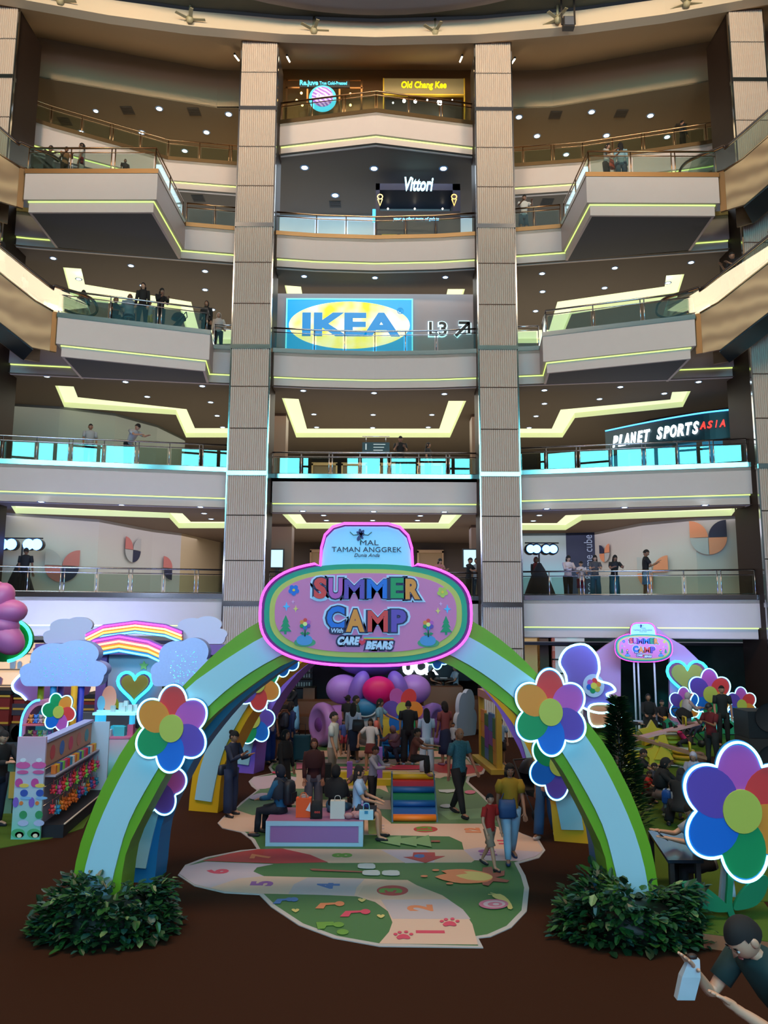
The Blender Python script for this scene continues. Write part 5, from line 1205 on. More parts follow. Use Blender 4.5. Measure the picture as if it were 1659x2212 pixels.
for k, dx in enumerate((0, 35)):
    for (x, y, rx, ry, c, nm) in ((50,1653,15,7,(206,90,160),'oval_print'),(50,1642,6,4,(210,220,235),'crown_print'),(49,1668,12,4,(196,90,150),'basket_print'),(41,1691,8,9,(190,70,150),'pink_print'),(52,1697,10,4,(220,190,90),'yellow_print'),(52,1713,8,7,(50,80,170),'blue_print'),(56,1724,12,3,(120,170,220),'pond_print'),(34,1733,6,10,(120,90,190),'violet_print'),(46,1735,4,4,(210,120,60),'orange_print'),(50,1760,8,8,(50,140,90),'green_print'),(50,1778,11,6,(170,180,220),'cloud_print'),(39,1800,14,9,(70,160,110),'hill_print'),(42,1803,9,6,(210,100,130),'rainbow_print'),(42,1805,5,4,(220,215,190),'inner_rainbow_print')):
        c0 = pp(x+dx*(.98), y); MB().prism([(c0.x+rx*.0085*math.cos(j), Yp-.003, c0.z+ry*.0085*math.sin(j)) for j in [q_*math.tau/14 for q_ in range(14)]], (0,-.006-.001*(ry < 5),0)).build(nm, C(*c), t)
t = thing('display_rack', 'long sloping merchandise rack with rows of hooks and a white end board', 'display rack', (-6.0, 15.2, 0))
A = Vector((-5.95, 13.95, 0)); B = Vector((-6.2, 16.75, 0)); d = (B-A).normalized(); nrm = Vector((-d.y, d.x, 0)); nrm = nrm if nrm.x > 0 else -nrm; Lr = (B-A).length; hr = 1.62
def rb_(u, v, z): return A+d*u+nrm*v+Vector((0,0,z))
def rbox(u0,u1,v0,v1,za,zb,mb=None):
    mb = mb or MB(); return mb.add([rb_(u0,v0,za),rb_(u1,v0,za),rb_(u1,v1,za),rb_(u0,v1,za),rb_(u0,v0,zb),rb_(u1,v0,zb),rb_(u1,v1,zb),rb_(u0,v1,zb)], [(0,3,2,1),(4,5,6,7),(0,1,5,4),(1,2,6,5),(2,3,7,6),(3,0,4,7)])
rbox(0,Lr,-.35,.35,0,.22).build('plinth', C(20,22,30), t)
MB().tube([rb_(0,.36,.23),rb_(Lr,.36,.23)], .016, k=5).build('front_rail', C(190,170,150), t)
rbox(0,Lr,-.08,-.04,.22,hr).build('back_board', C(120,116,136), t)
rbox(0,Lr,-.2,.0,hr,hr+.05).build('top_shelf', C(160,170,220), t); rbox(0,Lr,-.04,-.03,hr-.42,hr-.02).build('header_print', C(176,130,110), t)
rbox(Lr-.03,Lr+.02,-.3,.34,.22,hr).build('end_board', C(170,190,210), t)
for i, c in enumerate(((190,70,80),(60,110,190),(200,70,110),(190,110,100),(70,140,160))):
    u = .35+i*.52; MB().prism([rb_(u+.13*math.cos(j), -.028, hr-.22+.13*math.sin(j)) for j in [q_*math.tau/16 for q_ in range(16)]], nrm*.006).build('header_picture', C(*c), t)
for z in (1.05, .74, .42): MB().tube([rb_(0,-.02,z+.12),rb_(Lr,-.02,z+.12)], .008, k=4).build('hook_rail', steel, t)
kc = [(200,40,50),(210,110,30),(120,190,80),(30,130,170),(210,170,40),(190,60,120),(220,210,200),(60,80,160)]
for r_i, (z, ncol, wd_) in enumerate(((.84, 26, 1), (.5, 26, 1))):
    for i in range(ncol):
        u = .12+i*(Lr-.3)/(ncol-1); c = kc[(i*5+r_i*3+(i//3)) % 8] if r_i == 0 else ((210,100,30) if 4 < i < 13 else kc[(i*3) % 8])
        p = rb_(u, .1+.07*(i % 2), z-.03*(i % 3)); m = MB(); plush(m, p.x, p.y, p.z-.12, .05); m.tube([p+Vector((0,0,.02)), p+Vector((0,0,.13))], .005, k=4)
        tag(m.build('plush_key_ring', C(*c)), 'small plush key ring hanging in the %s hook row of the merchandise rack' % ('upper','lower')[r_i], 'key ring', 'plush key rings, %s hook row' % ('upper','lower')[r_i])
for i in range(18):
    u = .15+i*(Lr-.35)/17; c = kc[(i*3+1) % 8]; p0 = rb_(u-.04,.04,1.07); p1 = rb_(u+.05,.1,1.2)
    m = rbox(u-.04,u+.05,.04,.12,1.06,1.2); tag(m.build('small_box', C(*c)), 'small coloured gift box on the top shelf of the merchandise rack', 'box', 'gift boxes on the rack shelf')
rbox(0,Lr,-.04,.16,1.03,1.055).build('shelf', C(150,150,170), t)
# pastel cash desk, laptop
q = G(20,1735); t = thing('cash_desk', 'pastel printed cash desk beside the saleswoman', 'counter', (-8.2,16,0))
a = P(-30,1640,15.6); b = P(32,1640,15.6)
MB().box((a.x,15.6,.0),(b.x,16.4,1.0)).build('body', C(110,150,130), t); MB().box((a.x-.05,15.5,1.0),(b.x+.05,16.5,1.05)).build('top', C(40,50,60), t)
m = MB()
for i, c in enumerate(((200,120,90),(90,130,180),(210,180,90))): MB().box((a.x+.1+i*.2,15.585,.3),(a.x+.26+i*.2,15.6,.8)).build('front_print', C(*c), t)
c = P(18,1618,15.8); t = thing('laptop', 'open dark laptop on the pastel cash desk', 'laptop', (c.x,15.8,1.05))
MB().box((c.x-.17,15.7,1.052),(c.x+.17,15.95,1.07)).build('keyboard_base', C(30,32,40), t); MB().prism([(c.x-.17,15.95,1.07),(c.x+.17,15.95,1.07),(c.x+.17,16.02,1.3),(c.x-.17,16.02,1.3)], (0,.015,0)).build('screen', C(24,26,36), t)
# glass-top counters with acrylic goods
def island(label, pxc, pyb, w, dpt, h, colb, lab_items, ngoods, ang=0.):
    q = G(pxc, pyb); t = thing('goods_counter', label, 'counter', (q.x, q.y+dpt/2, 0))
    MB().slabpoly(sup_xy(q.x, q.y+dpt/2, w/2, dpt/2, 4), .03, h-.04).build('body', colb, t)
    MB().slabpoly(sup_xy(q.x, q.y+dpt/2, w/2*1.03, dpt/2*1.03, 4), h-.04, h).build('counter_top', C(206,110,150), t)
    return t, Vector((q.x, q.y+dpt/2, h))
def sup_xy(cx_, cy_, a, b, n=3, k=28): return [(cx_+a*math.copysign(abs(math.cos(t))**(2/n), math.cos(t)), cy_+b*math.copysign(abs(math.sin(t))**(2/n), math.sin(t)), 0) for t in [j*math.tau/k for j in range(k)]]
pastel = bpy.data.materials.new('pastel_fade'); pastel.use_nodes = True; nt = pastel.node_tree; bb = nt.nodes['Principled BSDF']
tc = nt.nodes.new('ShaderNodeTexCoord'); sp = nt.nodes.new('ShaderNodeSeparateXYZ'); rp = nt.nodes.new('ShaderNodeValToRGB')
rp.color_ramp.elements[0].color = lin((50,150,80)); rp.color_ramp.elements[1].color = lin((210,170,190)); e = rp.color_ramp.elements.new(.4); e.color = lin((150,200,210))
nt.links.new(tc.outputs['Generated'], sp.inputs[0]); nt.links.new(sp.outputs['Z'], rp.inputs[0]); nt.links.new(rp.outputs[0], bb.inputs['Base Color'])
t, c = island('rounded pastel goods counter with a raised lit tray, beside the green arch', 236, 1680, 1.0, .9, .95, pastel, '', 6)
text('SHOP', .2, 'lettering', C(40,40,60), t, (c.x+.2, c.y-.455, .55), (1,0,0), (0,0,1), .01, .01) if False else None
lit = mat('lit_tray', (190,230,235), .4, emit=(120,230,245), es=.8)
MB().box((c.x-.55,c.y-.3,c.z+.5),(c.x+.5,c.y+.35,c.z+.56)).build('raised_tray', lit, t)
MB().box((c.x-.5,c.y-.25,c.z),(c.x-.42,c.y+.3,c.z+.5)).build('tray_leg', mat('lit_leg', (60,160,200), .4, emit=(60,190,240), es=.8), t); MB().box((c.x+.3,c.y-.1,c.z),(c.x+.38,c.y+.1,c.z+.5)).build('tray_leg', mat('lit_leg', (60,160,200), .4), t)
for i, (dx, dy, w_, h_, cc) in enumerate(((-.2,-.3,.28,.16,(200,210,225)),(.12,-.2,.26,.22,(70,180,190)),(.36,-.1,.14,.26,(190,90,130)),(-.05,.1,.3,.2,(90,200,210)))):
    tag(MB().box((c.x+dx-w_/2,c.y+dy-.08,c.z+.001),(c.x+dx+w_/2,c.y+dy+.1,c.z+h_)).build('gift_box', C(*cc)), ('white','teal','rose','pale turquoise')[i]+' gift box on the rounded pastel goods counter', 'box', 'boxes on the rounded counter')
for i, (dx, dy, h_) in enumerate(((-.1,-.15,.16),(.15,-.1,.14),(.3,-.05,.17),(.38,.12,.16),(0,.15,.2),(.1,.22,.24))):
    tag(MB().box((c.x+dx-.05,c.y+dy-.05,c.z+.562),(c.x+dx+.05,c.y+dy+.05,c.z+.56+h_)).build('mug_box', C(210,230,235)), 'small white printed box on the lit raised tray', 'box', 'white boxes on the lit tray')
def acrylic(label, c, s_):
    t = thing('acrylic_standee', label, 'acrylic stand', c); c = Vector(c)
    MB().prism([(c.x+s_*.3*math.cos(k), c.y, c.z+s_*.5+s_*.5*math.sin(k)) for k in [j*math.tau/20 for j in range(20)]], (0,-.012,0)).build('oval_board', mat('acrylic_peach', (220,160,150), .2, emit=(230,170,140), es=.3), t)
    MB().prism([(c.x-s_*.3+s_*.16*math.cos(k), c.y-.02, c.z+s_*.3+s_*.3*math.sin(k)) for k in [j*math.tau/16 for j in range(16)]], (0,-.012,0)).build('small_board', mat('acrylic_blue', (120,190,220), .2, emit=(100,180,230), es=.3), t)
    MB().box((c.x-s_*.45,c.y-.06,c.z),(c.x+s_*.4,c.y+.05,c.z+.02)).build('foot', lit, t); return t
acrylic('oval acrylic stand on the lit raised tray of the rounded counter', (c.x-.3,c.y+.1,c.z+.562), .62)
t, c2 = island('low white display island with glowing goods behind the merchandise rack', 140, 1690, 1.5, .9, 1.0, C(130,170,200), '', 5)
acrylic('oval acrylic stand glowing amber on the white display island', (c2.x-.1,c2.y,c2.z+.002), .75)
for i, (dx, dy) in enumerate(((-.55,-.1),(-.4,.15),(.3,-.15),(.5,.1))):
    tt = thing('clear_case', 'clear cube case holding a small toy on the white display island, '+('nearest the saleswoman','second from the saleswoman','beside the amber stand','nearest the blue pole')[i], 'display case', (c2.x+dx,c2.y+dy,c2.z), 'clear cube cases on the island')
    w_ = .1; o = Vector((c2.x+dx,c2.y+dy,c2.z+.002)); m = MB()
    for sx in (-1,1):
        for sy in (-1,1): m.tube([o+Vector((sx*w_,sy*w_,0)), o+Vector((sx*w_,sy*w_,.26))], .006, k=4)
        m.tube([o+Vector((sx*w_,-w_,.26)), o+Vector((sx*w_,w_,.26))], .006, k=4); m.tube([o+Vector((-w_,sx*w_,.26)), o+Vector((w_,sx*w_,.26))], .006, k=4)
    m.build('case_edges', mat('case_edge', (200,225,230), .2, emit=(120,200,220), es=.3), tt); plush(MB(), o.x, o.y, o.z, .055).build('toy', C(*plush_cols[i*2 % 8]), tt)
# curved grey reception wall behind the counters
a = P(178,1600,20.6); b = P(262,1600,20.6); struct('wall_booth', MB().box((a.x-.6,20.6,.0),(b.x+1.3,20.8,1.35)), C(120,120,135))
# pink inflatable blossom with green neon-edged leaf at the picture's edge
Yi = 9.2; c = P(-28,1335,Yi); t = thing('inflatable_blossom', 'pink inflatable with fat rounded petals, beside a green neon-edged disc', 'inflatable', (c.x, Yi, 0))
pk = mat('inflatable_rose', (206,104,160), .4); MB().ell(c, (.36,.34,.42), a=24, b=14).build('balloon_core', pk, t)
for (x, y, rx, rz, rt) in ((-8,1300,.26,.17,-.9),(18,1322,.22,.15,-.1),(14,1378,.24,.17,.7),(-15,1290,.2,.2,0),(5,1350,.2,.14,.2)):
    q = P(x, y, Yi-.12); MB().ell(q, (rx,.16,rz), a=18, b=10, rot=Matrix.Rotation(rt, 3, 'Y')).build('petal', pk, t)
q = P(22,1392,Yi+.25); t2 = thing('leaf_disc', 'green round board edged in cyan neon behind the pink inflatable', 'display board', (q.x, Yi+.3, 0)); q = P(10,1382,Yi+.3)
MB().prism([(q.x+.34*math.cos(k), q.y, q.z+.27*math.sin(k)) for k in [j*math.tau/36 for j in range(36)]], (0,.06,0)).build('board', C(10,140,50), t2)
MB().tube([(q.x+.335*math.cos(k), q.y-.03, q.z+.265*math.sin(k)) for k in [-1.35+j*math.pi/16 for j in range(14)]], .02).build('neon_edge', neon('neon_turq', (60,240,220), 3.5), t2)
MB().tube([(c.x-.2,Yi+.35,0),(c.x-.2,Yi+.35,c.z)], .04).build('support_pole', C(60,120,70), t2); MB().tube([(c.x-.1,Yi,0.0),(c.x-.1,Yi,c.z-.3)], .05).build('support_pole', C(120,70,100), t)
# ================================================================ seesaw side
tp = [G(1290,1600), G(1335,1700), G(1380,1800), G(1405,1935), G(1480,1948), G(1760,1948), (14,26,0), (4.9,26,0)]
struct('floor_right', MB().slabpoly(tp, 0, .012), turf)
# raised turf stage with a brown riser
Yr = G(1450,1651).y; stage = [(5.0,Yr+.6),(5.6,Yr),(11.6,Yr-.4),(14,Yr-.2),(14,26.5),(5.0,26.5)]
struct('floor_stage', MB().slabpoly(stage, .0, .24), mat('stage_riser', (96,62,42), .6))
struct('floor_stage_turf', MB().slabpoly(stage, .24, .25), mat('stage_turf', (84,120,34), .95, noise=.2, nscale=90, spec=.1))
q0, q1 = G(1520,2048), G(1720,2075); isl = [(q0.x,q0.y),(q1.x,q1.y),(q1.x+.3,G(1659,1978).y),(G(1495,1978).x,G(1495,1978).y)]
struct('floor_island', MB().slabpoly(isl, .0, .16), mat('island_riser', (150,92,60), .6)); struct('floor_island_turf', MB().slabpoly(isl, .16, .17), turf)
q = P(1588, 1990, 10.0)
Yf = 9.95; c = P(1602, 1752, Yf); t = flower('giant_neon_flower', 'giant neon-outlined flower with a green stem at the picture edge, before the table', 'flower decoration', c, .74, SEQ2, turn=0, sq=1.08, th=.08)
def poly_px(t, nm, pts, Y, m, th=.05, sm=4):
    pts = [P(x, y, Y) for x, y in pts]; pts = smooth_path(pts, sm, True) if sm else pts
    return MB().prism(pts, (0,th,0)).build(nm, m, t)
gs = C(8,116,78)
poly_px(t, 'stem', [(1574,1866),(1586,1868),(1584,1910),(1583,1960),(1598,1998),(1586,1998),(1570,1962),(1572,1910)], Yf, gs)
poly_px(t, 'leaf', [(1473,1912),(1500,1906),(1530,1920),(1572,1955),(1578,1968),(1545,1970),(1505,1955)], Yf-.02, gs)
poly_px(t, 'leaf', [(1585,1962),(1600,1930),(1630,1900),(1657,1893),(1656,1925),(1635,1955),(1600,1966)], Yf-.02, gs)
poly_px(t, 'rear_brace', [(1562,1868),(1579,1868),(1579,1996),(1552,1990)], Yf+.3, C(170,180,190), .06, 0)
poly_px(t, 'rear_brace', [(1572,1868),(1582,1868),(1590,1938),(1572,1938)], Yf+.12, C(190,195,205), .06, 0)
# pink sloping wall, neon decorations
Yh = 25.2; t = thing('play_house_wall', 'pale pink sloping wall panels of the little house at the seesaws', 'booth', P(1390,1572,Yh))
hp = bpy.data.materials.new('house_fade'); hp.use_nodes = True; nt = hp.node_tree; bb = nt.nodes['Principled BSDF']
tc = nt.nodes.new('ShaderNodeTexCoord'); sp = nt.nodes.new('ShaderNodeSeparateXYZ'); rp = nt.nodes.new('ShaderNodeValToRGB')
rp.color_ramp.elements[0].color = lin((216,150,190)); rp.color_ramp.elements[1].color = lin((196,150,206)); nt.links.new(tc.outputs['Generated'], sp.inputs[0]); nt.links.new(sp.outputs['Z'], rp.inputs[0]); nt.links.new(rp.outputs[0], bb.inputs['Base Color'])
for pts in ([(1262,1432),(1285,1411),(1310,1393),(1341,1375),(1341,1573),(1262,1573)], [(1447,1378),(1478,1396),(1504,1421),(1528,1445),(1551,1474),(1575,1510),(1590,1573),(1447,1573)]):
    MB().prism([P(x, y, Yh) for x, y in pts], (0,.12,0)).build('wall_panel', hp, t)
poly_px(t, 'top_panel', [(1341,1375),(1365,1360),(1415,1352),(1447,1378),(1447,1400),(1341,1400)], Yh+.01, hp, .1, 0)
camp_sign('small_camp_sign', 'small copy of the oval pink sign on two white posts at the seesaws', P(1390,1399,24.3), .004, full=False)
t = thing('sign_stand', 'white tube stand with a low bench under the small oval sign', 'stand', P(1390,1585,24.4)); wh = C(190,200,210)
for x in (1369, 1378, 1413): p = P(x,1430,24.4); MB().tube([(p.x,24.4,.25),(p.x,24.4,p.z)], .03, k=6).build('post', wh, t)
a = P(1369,1560,24.4); b = P(1420,1560,24.4)
for z in (.27, .72): MB().tube([(a.x,23.9,z),(b.x+.4,23.9,z),(b.x+.4,24.4,z),(a.x,24.4,z)], .03, k=6, closed=True).build('seat_rail', wh, t)
for xx in (a.x, b.x+.4): MB().tube([(xx,23.9,.25),(xx,23.9,.72)], .03, k=6).build('leg', wh, t)
MB().box((a.x,23.85,.7),(b.x+.45,24.35,.75)).build('seat_plate', wh, t)
heart('olive heart with cyan neon edge on the pink sloping wall', P(1483,1461,Yh-.1), .62)
FG2 = 'neon flowers at the seesaws'
for x, y, R, lab in ((1534,1500,.66,'largest of the trio at the pink wall'),(1478,1523,.46,'small one in front of the pink wall'),(1602,1523,.46,'small one next to the black loudspeaker')):
    q = P(x, y, 23.7); f = flower('neon_flower', 'neon flower with a yellow centre, '+lab, 'flower decoration', q, R, SEQ2, turn=0, group=FG2)
    MB().box((q.x-.05,q.y+.06,.25),(q.x+.05,q.y+.12,q.z-R*.9)).build('stem', C(20,140,100), f)
    MB().prism([(q.x,q.y+.02,.4),(q.x+.5,q.y+.02,.9),(q.x+.75,q.y+.02,.72),(q.x+.4,q.y+.02,.45)], (0,.03,0)).build('leaf', C(40,150,110), f); MB().prism([(q.x,q.y+.02,.4),(q.x-.5,q.y+.02,.9),(q.x-.75,q.y+.02,.72),(q.x-.4,q.y+.02,.45)], (0,.03,0)).build('leaf', C(40,150,110), f)
t = thing('glow_panel', 'turquoise glowing panel behind the neon flower trio', 'display board', P(1550,1560,25.1)); poly_px(t, 'lit_panel', [(1490,1532),(1560,1525),(1612,1545),(1616,1578),(1490,1578)], 25.12, mat('glow_turq', (120,220,225), .5, emit=(80,225,235), es=.8), .05, 0)
# plain stand-in boards on the other flank of the house
t = thing('neon_board', 'rounded lilac board with a white neon edge and a round flower picture, seesaw side', 'display board', P(1280,1560,24.6)); Yc = 24.6
lp = smooth_path([Vector((x,y)) for x, y in ((1225,1400),(1262,1392),(1288,1415),(1294,1445),(1290,1468),(1318,1478),(1328,1492),(1310,1500),(1322,1512),(1326,1530),(1300,1540),(1262,1530),(1228,1500),(1222,1460),(1208,1430))], 4, True)
MB().prism([P(v.x, v.y, Yc) for v in lp], (0,.1,0)).build('lilac_board', C(112,92,176), t)
MB().tube([P(v.x, v.y, Yc)+Vector((0,-.03,0)) for v in lp], .04, k=6, closed=True).build('neon_edge', cyan_neon, t)
wd = [(1272,1528),(1300,1520),(1335,1528),(1343,1548),(1325,1563),(1280,1568)]; wl_ = smooth_path([Vector(v) for v in wd], 4, True)
MB().prism([P(v.x, v.y, Yc-.05) for v in wl_], (0,.1,0)).build('orange_base', C(214,136,96), t); MB().tube([P(v.x, v.y, Yc-.08) for v in wl_], .035, k=6, closed=True).build('neon_edge', cyan_neon, t)
q = P(1282,1481,Yc-.02); MB().prism([(q.x+.34*math.cos(j*math.tau/28), q.y, q.z+.36*math.sin(j*math.tau/28)) for j in range(28)], (0,-.02,0)).build('white_disc', C(176,200,226), t)
for i, cc in enumerate(('org','red','mag','blu','grn','yel')): a = i*math.tau/6+.3; MB().prism([(q.x+.15*math.cos(a)+.09*math.cos(j*math.tau/14), q.y-.02, q.z+.15*math.sin(a)+.09*math.sin(j*math.tau/14)) for j in range(14)], (0,-.015-.001*i,0)).build('disc_petal', mat('petal_'+cc, FC[cc], .5), t)
MB().prism([(q.x+.1*math.cos(j*math.tau/14), q.y-.036, q.z+.1*math.sin(j*math.tau/14)) for j in range(14)], (0,-.01,0)).build('disc_centre', C(210,210,80), t)
# seesaws with yellow handles, stars and stacked rings
ye = C(186,166,40)
def seesaw(label, a, b, colr, hts):
    A, B = G(*a, .25), G(*b, .25); A = Vector((A.x, A.y, hts[0])); B = Vector((B.x, B.y, hts[1])); t = thing('seesaw', label, 'seesaw', ((A.x+B.x)/2, (A.y+B.y)/2, .25))
    d = (B-A).normalized(); n = Vector((-d.y, d.x, 0)).normalized()*.16
    MB().prism([A-n, B-n, B+n, A+n], (0,0,.07)).build('plank', C(*colr), t)
    M = (A+B)/2; MB().prism([(M.x-.25,M.y-.15,.25),(M.x+.25,M.y-.15,.25),(M.x+.08,M.y-.15,M.z),(M.x-.08,M.y-.15,M.z)], (0,.3,0)).build('pivot', ye, t)
    for f in (.12, .2, .8, .88) if False else (.14, .82):
        p = A.lerp(B, f)+Vector((0,0,.07)); MB().tube([p-n*.8, p-n*.8+Vector((0,0,.22)), p+n*.8+Vector((0,0,.22)), p+n*.8], .028, k=6).build('handle', ye, t)
    for f in (.03, .9): p = A.lerp(B, f)+Vector((0,0,.07)); MB().box((p.x-.14,p.y-.13,p.z),(p.x+.14,p.y+.13,p.z+.03)).build('seat_pad', C(120,80,60), t)
seesaw('pink plank seesaw tilted up toward the black cloth pram', (1345,1622), (1512,1625), (190,150,150), (.45,1.0))
seesaw('brown plank seesaw in front of the pink one', (1338,1634), (1526,1644), (130,92,64), (.85,.3))
def star_seat(px, py, Y, r, label, z0=0.):
    c = P(px, py, Y); t = thing('star_seat', label, 'star seat', (c.x, Y, z0), 'yellow star seats'); s_ = Vector((c.x, Y, z0+r*.82))
    pts = [(s_.x+(r if k % 2 == 0 else r*.56)*math.sin(k*math.pi/5), Y, s_.z+(r if k % 2 == 0 else r*.56)*math.cos(k*math.pi/5)) for k in range(10)]
    MB().prism(pts, (0,.12,0)).build('star_front', ye, t); MB().box((s_.x-r*.7,Y+.12,z0+.0),(s_.x+r*.3,Y+.55,z0+r*.85)).build('body', C(160,150,40), t)
star_seat(1421, 1632, Yr-.7, .4, 'upright yellow star in front of the brown riser', .013)
star_seat(1410, 1600, Yr+1.4, .4, 'yellow star behind the seesaw planks', .251)
def rings(px, py, label, zb=.013, Y=None):
    q = G(px, py, zb); t = thing('stacked_ring_seat', label, 'ring seat', q, 'yellow ringed seats at the stage')
    for k in range(3): MB().lathe((q.x,q.y,zb+.02+.13*k), [(.15,0),(.27,.01),(.31,.06),(.27,.12),(.15,.13)], k=20).build('ring', ye, t)
    MB().lathe((q.x-.02,q.y-.02,zb), [(0,.0),(.45,0),(.45,.025),(0,.03)], k=24).build('silver_disc', mat('silver_disc', (170,190,190), .15, .9), t)
    MB().lathe((q.x,q.y,zb+.41), [(0,0.02),(.2,.02),(.22,0)], k=20).build('cap', C(150,170,160), t)
rings(1375, 1652, 'yellow ringed seat in front of the riser by the dark fir'); rings(1478, 1652, 'yellow ringed seat in front of the riser by the man in red'); rings(1352, 1618, 'yellow ringed seat on the turf stage under the brown plank', .251); rings(1450, 1618, 'yellow ringed seat on the turf stage behind the star', .251)
# black loudspeaker tower
a = P(1624,1680,19.0); t = thing('loudspeaker_tower', 'tall black loudspeaker stack at the edge of the turf', 'loudspeaker', (a.x+.5,19,.012)); b = P(1624,1537,19.0)
MB().box((a.x,19,.012),(a.x+1.0,19.8,1.0)).build('lower_box', dark, t); MB().box((a.x,19,1.01),(a.x+1.0,19.8,b.z)).build('upper_box', mat('speaker_black', (14,16,22), .5), t)
for z in (.5, 1.5): MB().lathe((a.x+.5,18.985,z), [(0,0),(.3,.01),(.34,-.02)], k=24, axis=Matrix.Rotation(math.radians(-90), 3, 'X')).build('speaker_cone', mat('cone_black', (26,26,32), .8), t)
t = thing('folded_stand', 'small dark folded laptop on the turf stage edge by the neon flowers', 'laptop', G(1590,1590,.25)); q = G(1585,1588,.25); MB().box((q.x-.25,q.y,.251),(q.x+.25,q.y+.3,.28)).build('base', dark, t); MB().prism([(q.x-.25,q.y+.3,.28),(q.x+.25,q.y+.3,.28),(q.x+.25,q.y+.38,.5),(q.x-.25,q.y+.38,.5)], (0,.02,0)).build('lid', dark, t)
# dark glass-topped table
t = thing('table', 'dark square table with a shiny bluish top behind the green arch', 'table', G(1460,1830,.75))
c4 = [G(1443,1858,.75), G(1520,1858,.75), G(1496,1794,.75), G(1400,1794,.75)]
MB().prism(c4, (0,0,-.04)).build('tabletop', mat('table_top', (20,32,44), .22, spec=.5), t)
for p, (sx, sy) in zip(c4, ((.06,.06),(-.06,.06),(-.08,-.06),(.02,-.06))): MB().box((p.x+sx-.03,p.y+sy-.03,.012),(p.x+sx+.03,p.y+sy+.03,.71)).build('leg', C(34,22,20), t)
cc = sum(c4, Vector())/4; MB().box((cc.x-.5,cc.y-.45,.012),(cc.x+.35,cc.y+.4,.04)).build('foot_plate', C(60,66,80), t)
# rear shops behind the right arches and the centre
t = thing('shop_entrance', 'warm shop entrance with an orange door edge beside the column, ground floor', 'shop', P(1180,1500,28.3)); Yz = 28.3
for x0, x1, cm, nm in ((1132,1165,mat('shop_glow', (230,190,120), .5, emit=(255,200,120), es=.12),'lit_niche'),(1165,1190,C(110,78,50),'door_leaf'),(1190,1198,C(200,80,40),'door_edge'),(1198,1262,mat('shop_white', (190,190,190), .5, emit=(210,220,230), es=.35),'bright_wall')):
    a = P(x0,1590,Yz); b = P(x1,1368,Yz); MB().box((a.x,Yz,.02),(b.x,Yz+.1,z0+1.0 if False else b.z)).build(nm, cm, t)
a = P(1200,1590,Yz-.3); b = P(1235,1395,Yz-.3); m = MB()
for i in range(6): m.box((a.x,Yz-.35,.4+i*.5),(b.x,Yz-.05,.44+i*.5))
m.build('black_shelf', dark, t)
a = P(1226,1378,Yz-.1); b = P(1246,1366,Yz-.1); MB().box((a.x,Yz-.12,a.z),(b.x,Yz-.08,b.z)).build('small_screen', neon('small_screen', (90,220,220), 1), t)
q = P(914,1441,29.0); t = thing('shop_lettering', 'glowing white capital letters above the dark shop, seen under the great oval sign', 'sign', q)
text('UCK', .78, 'white_letters', neon('letters_white2', (235,245,255), 2.2), t, (q.x-.15,29,q.z), (1,0,0), (0,0,1), .05, .04, wid=1.35); MB().box((q.x-2.5,29.06,q.z-.5),(q.x+2,29.12,q.z+.5)).build('fascia_board', C(16,14,16), t)
wood = C(112,74,48)
t = thing('stepped_seating', 'brown wooden stepped seating in the dark behind the inflatables', 'seating', (3.2,27.5,0))
for px0, px1, yt, Yk in ((915,1000,1484,27.6),(960,1075,1511,27.7)): a = P(px0,yt,Yk); b = P(px1,yt,Yk); MB().box((a.x,Yk,0),(b.x,Yk+1.6,a.z)).build('tier', wood, t)
t = thing('stepped_seating', 'brown wooden steps in the dark on the violet arch side', 'seating', (-3.4,28,0))
for px0, px1, yt, Yk in ((600,735,1548,27.3),(610,740,1515,28.2),(655,680,1486,29.0)): a = P(px0,yt,Yk); b = P(px1,yt,Yk); MB().box((a.x,Yk,0),(b.x,Yk+.9,a.z)).build('tier', wood, t)
for i in range(30):
    x = 618+(i % 10)*5.6; y = (1447,1459,1478)[i//10]; q = P(x, y, 31.5); tag(MB().box((q.x-.03,31.45,q.z-.08),(q.x+.03,31.5,q.z+.08)).build('pale_bottle', C(190,180,160)), 'small pale bottle on a dark shelf deep behind the violet arch', 'bottle', 'pale bottles on the dark shelves')
t = thing('dark_shelf', 'dark shelf unit holding rows of pale bottles behind the violet arch', 'shelf unit', P(650,1480,31.6)); a = P(612,1500,31.6); b = P(676,1438,31.6); MB().box((a.x,31.55,0),(b.x,31.7,b.z)).build('back', C(50,36,28), t)
for y in (1452,1464,1483): q = P(640,y,31.5); MB().box((a.x,31.3,q.z-.03),(b.x,31.55,q.z)).build('shelf', C(90,60,40), t)
# dark fir and planting
def leaf(m, c, d, s_, mi, up=.4, wide=.34):
    d = Vector(d).normalized(); side = d.cross(Vector((0,0,1))); side = side.normalized() if side.length > .01 else Vector((1,0,0)); nn = side.cross(d)
    c = Vector(c); m.add([c, c+d*s_*.35+side*s_*wide+nn*s_*.06, c+d*s_*.8+side*s_*wide*.7-nn*s_*.03, c+d*s_*1.05-nn*s_*.12, c+d*s_*.8-side*s_*wide*.7-nn*s_*.03, c+d*s_*.35-side*s_*wide+nn*s_*.06, c+d*s_*.45-nn*s_*.05], [(0,1,6),(1,2,6),(2,3,6),(3,4,6),(4,5,6),(5,0,6)], mi)
LG = [mat('leaf_a', (26,66,32), .35), mat('leaf_b', (16,46,26), .35), mat('leaf_c', (40,82,34), .35), mat('leaf_d', (36,74,64), .35), mat('leaf_pale', (110,130,80), .4)]
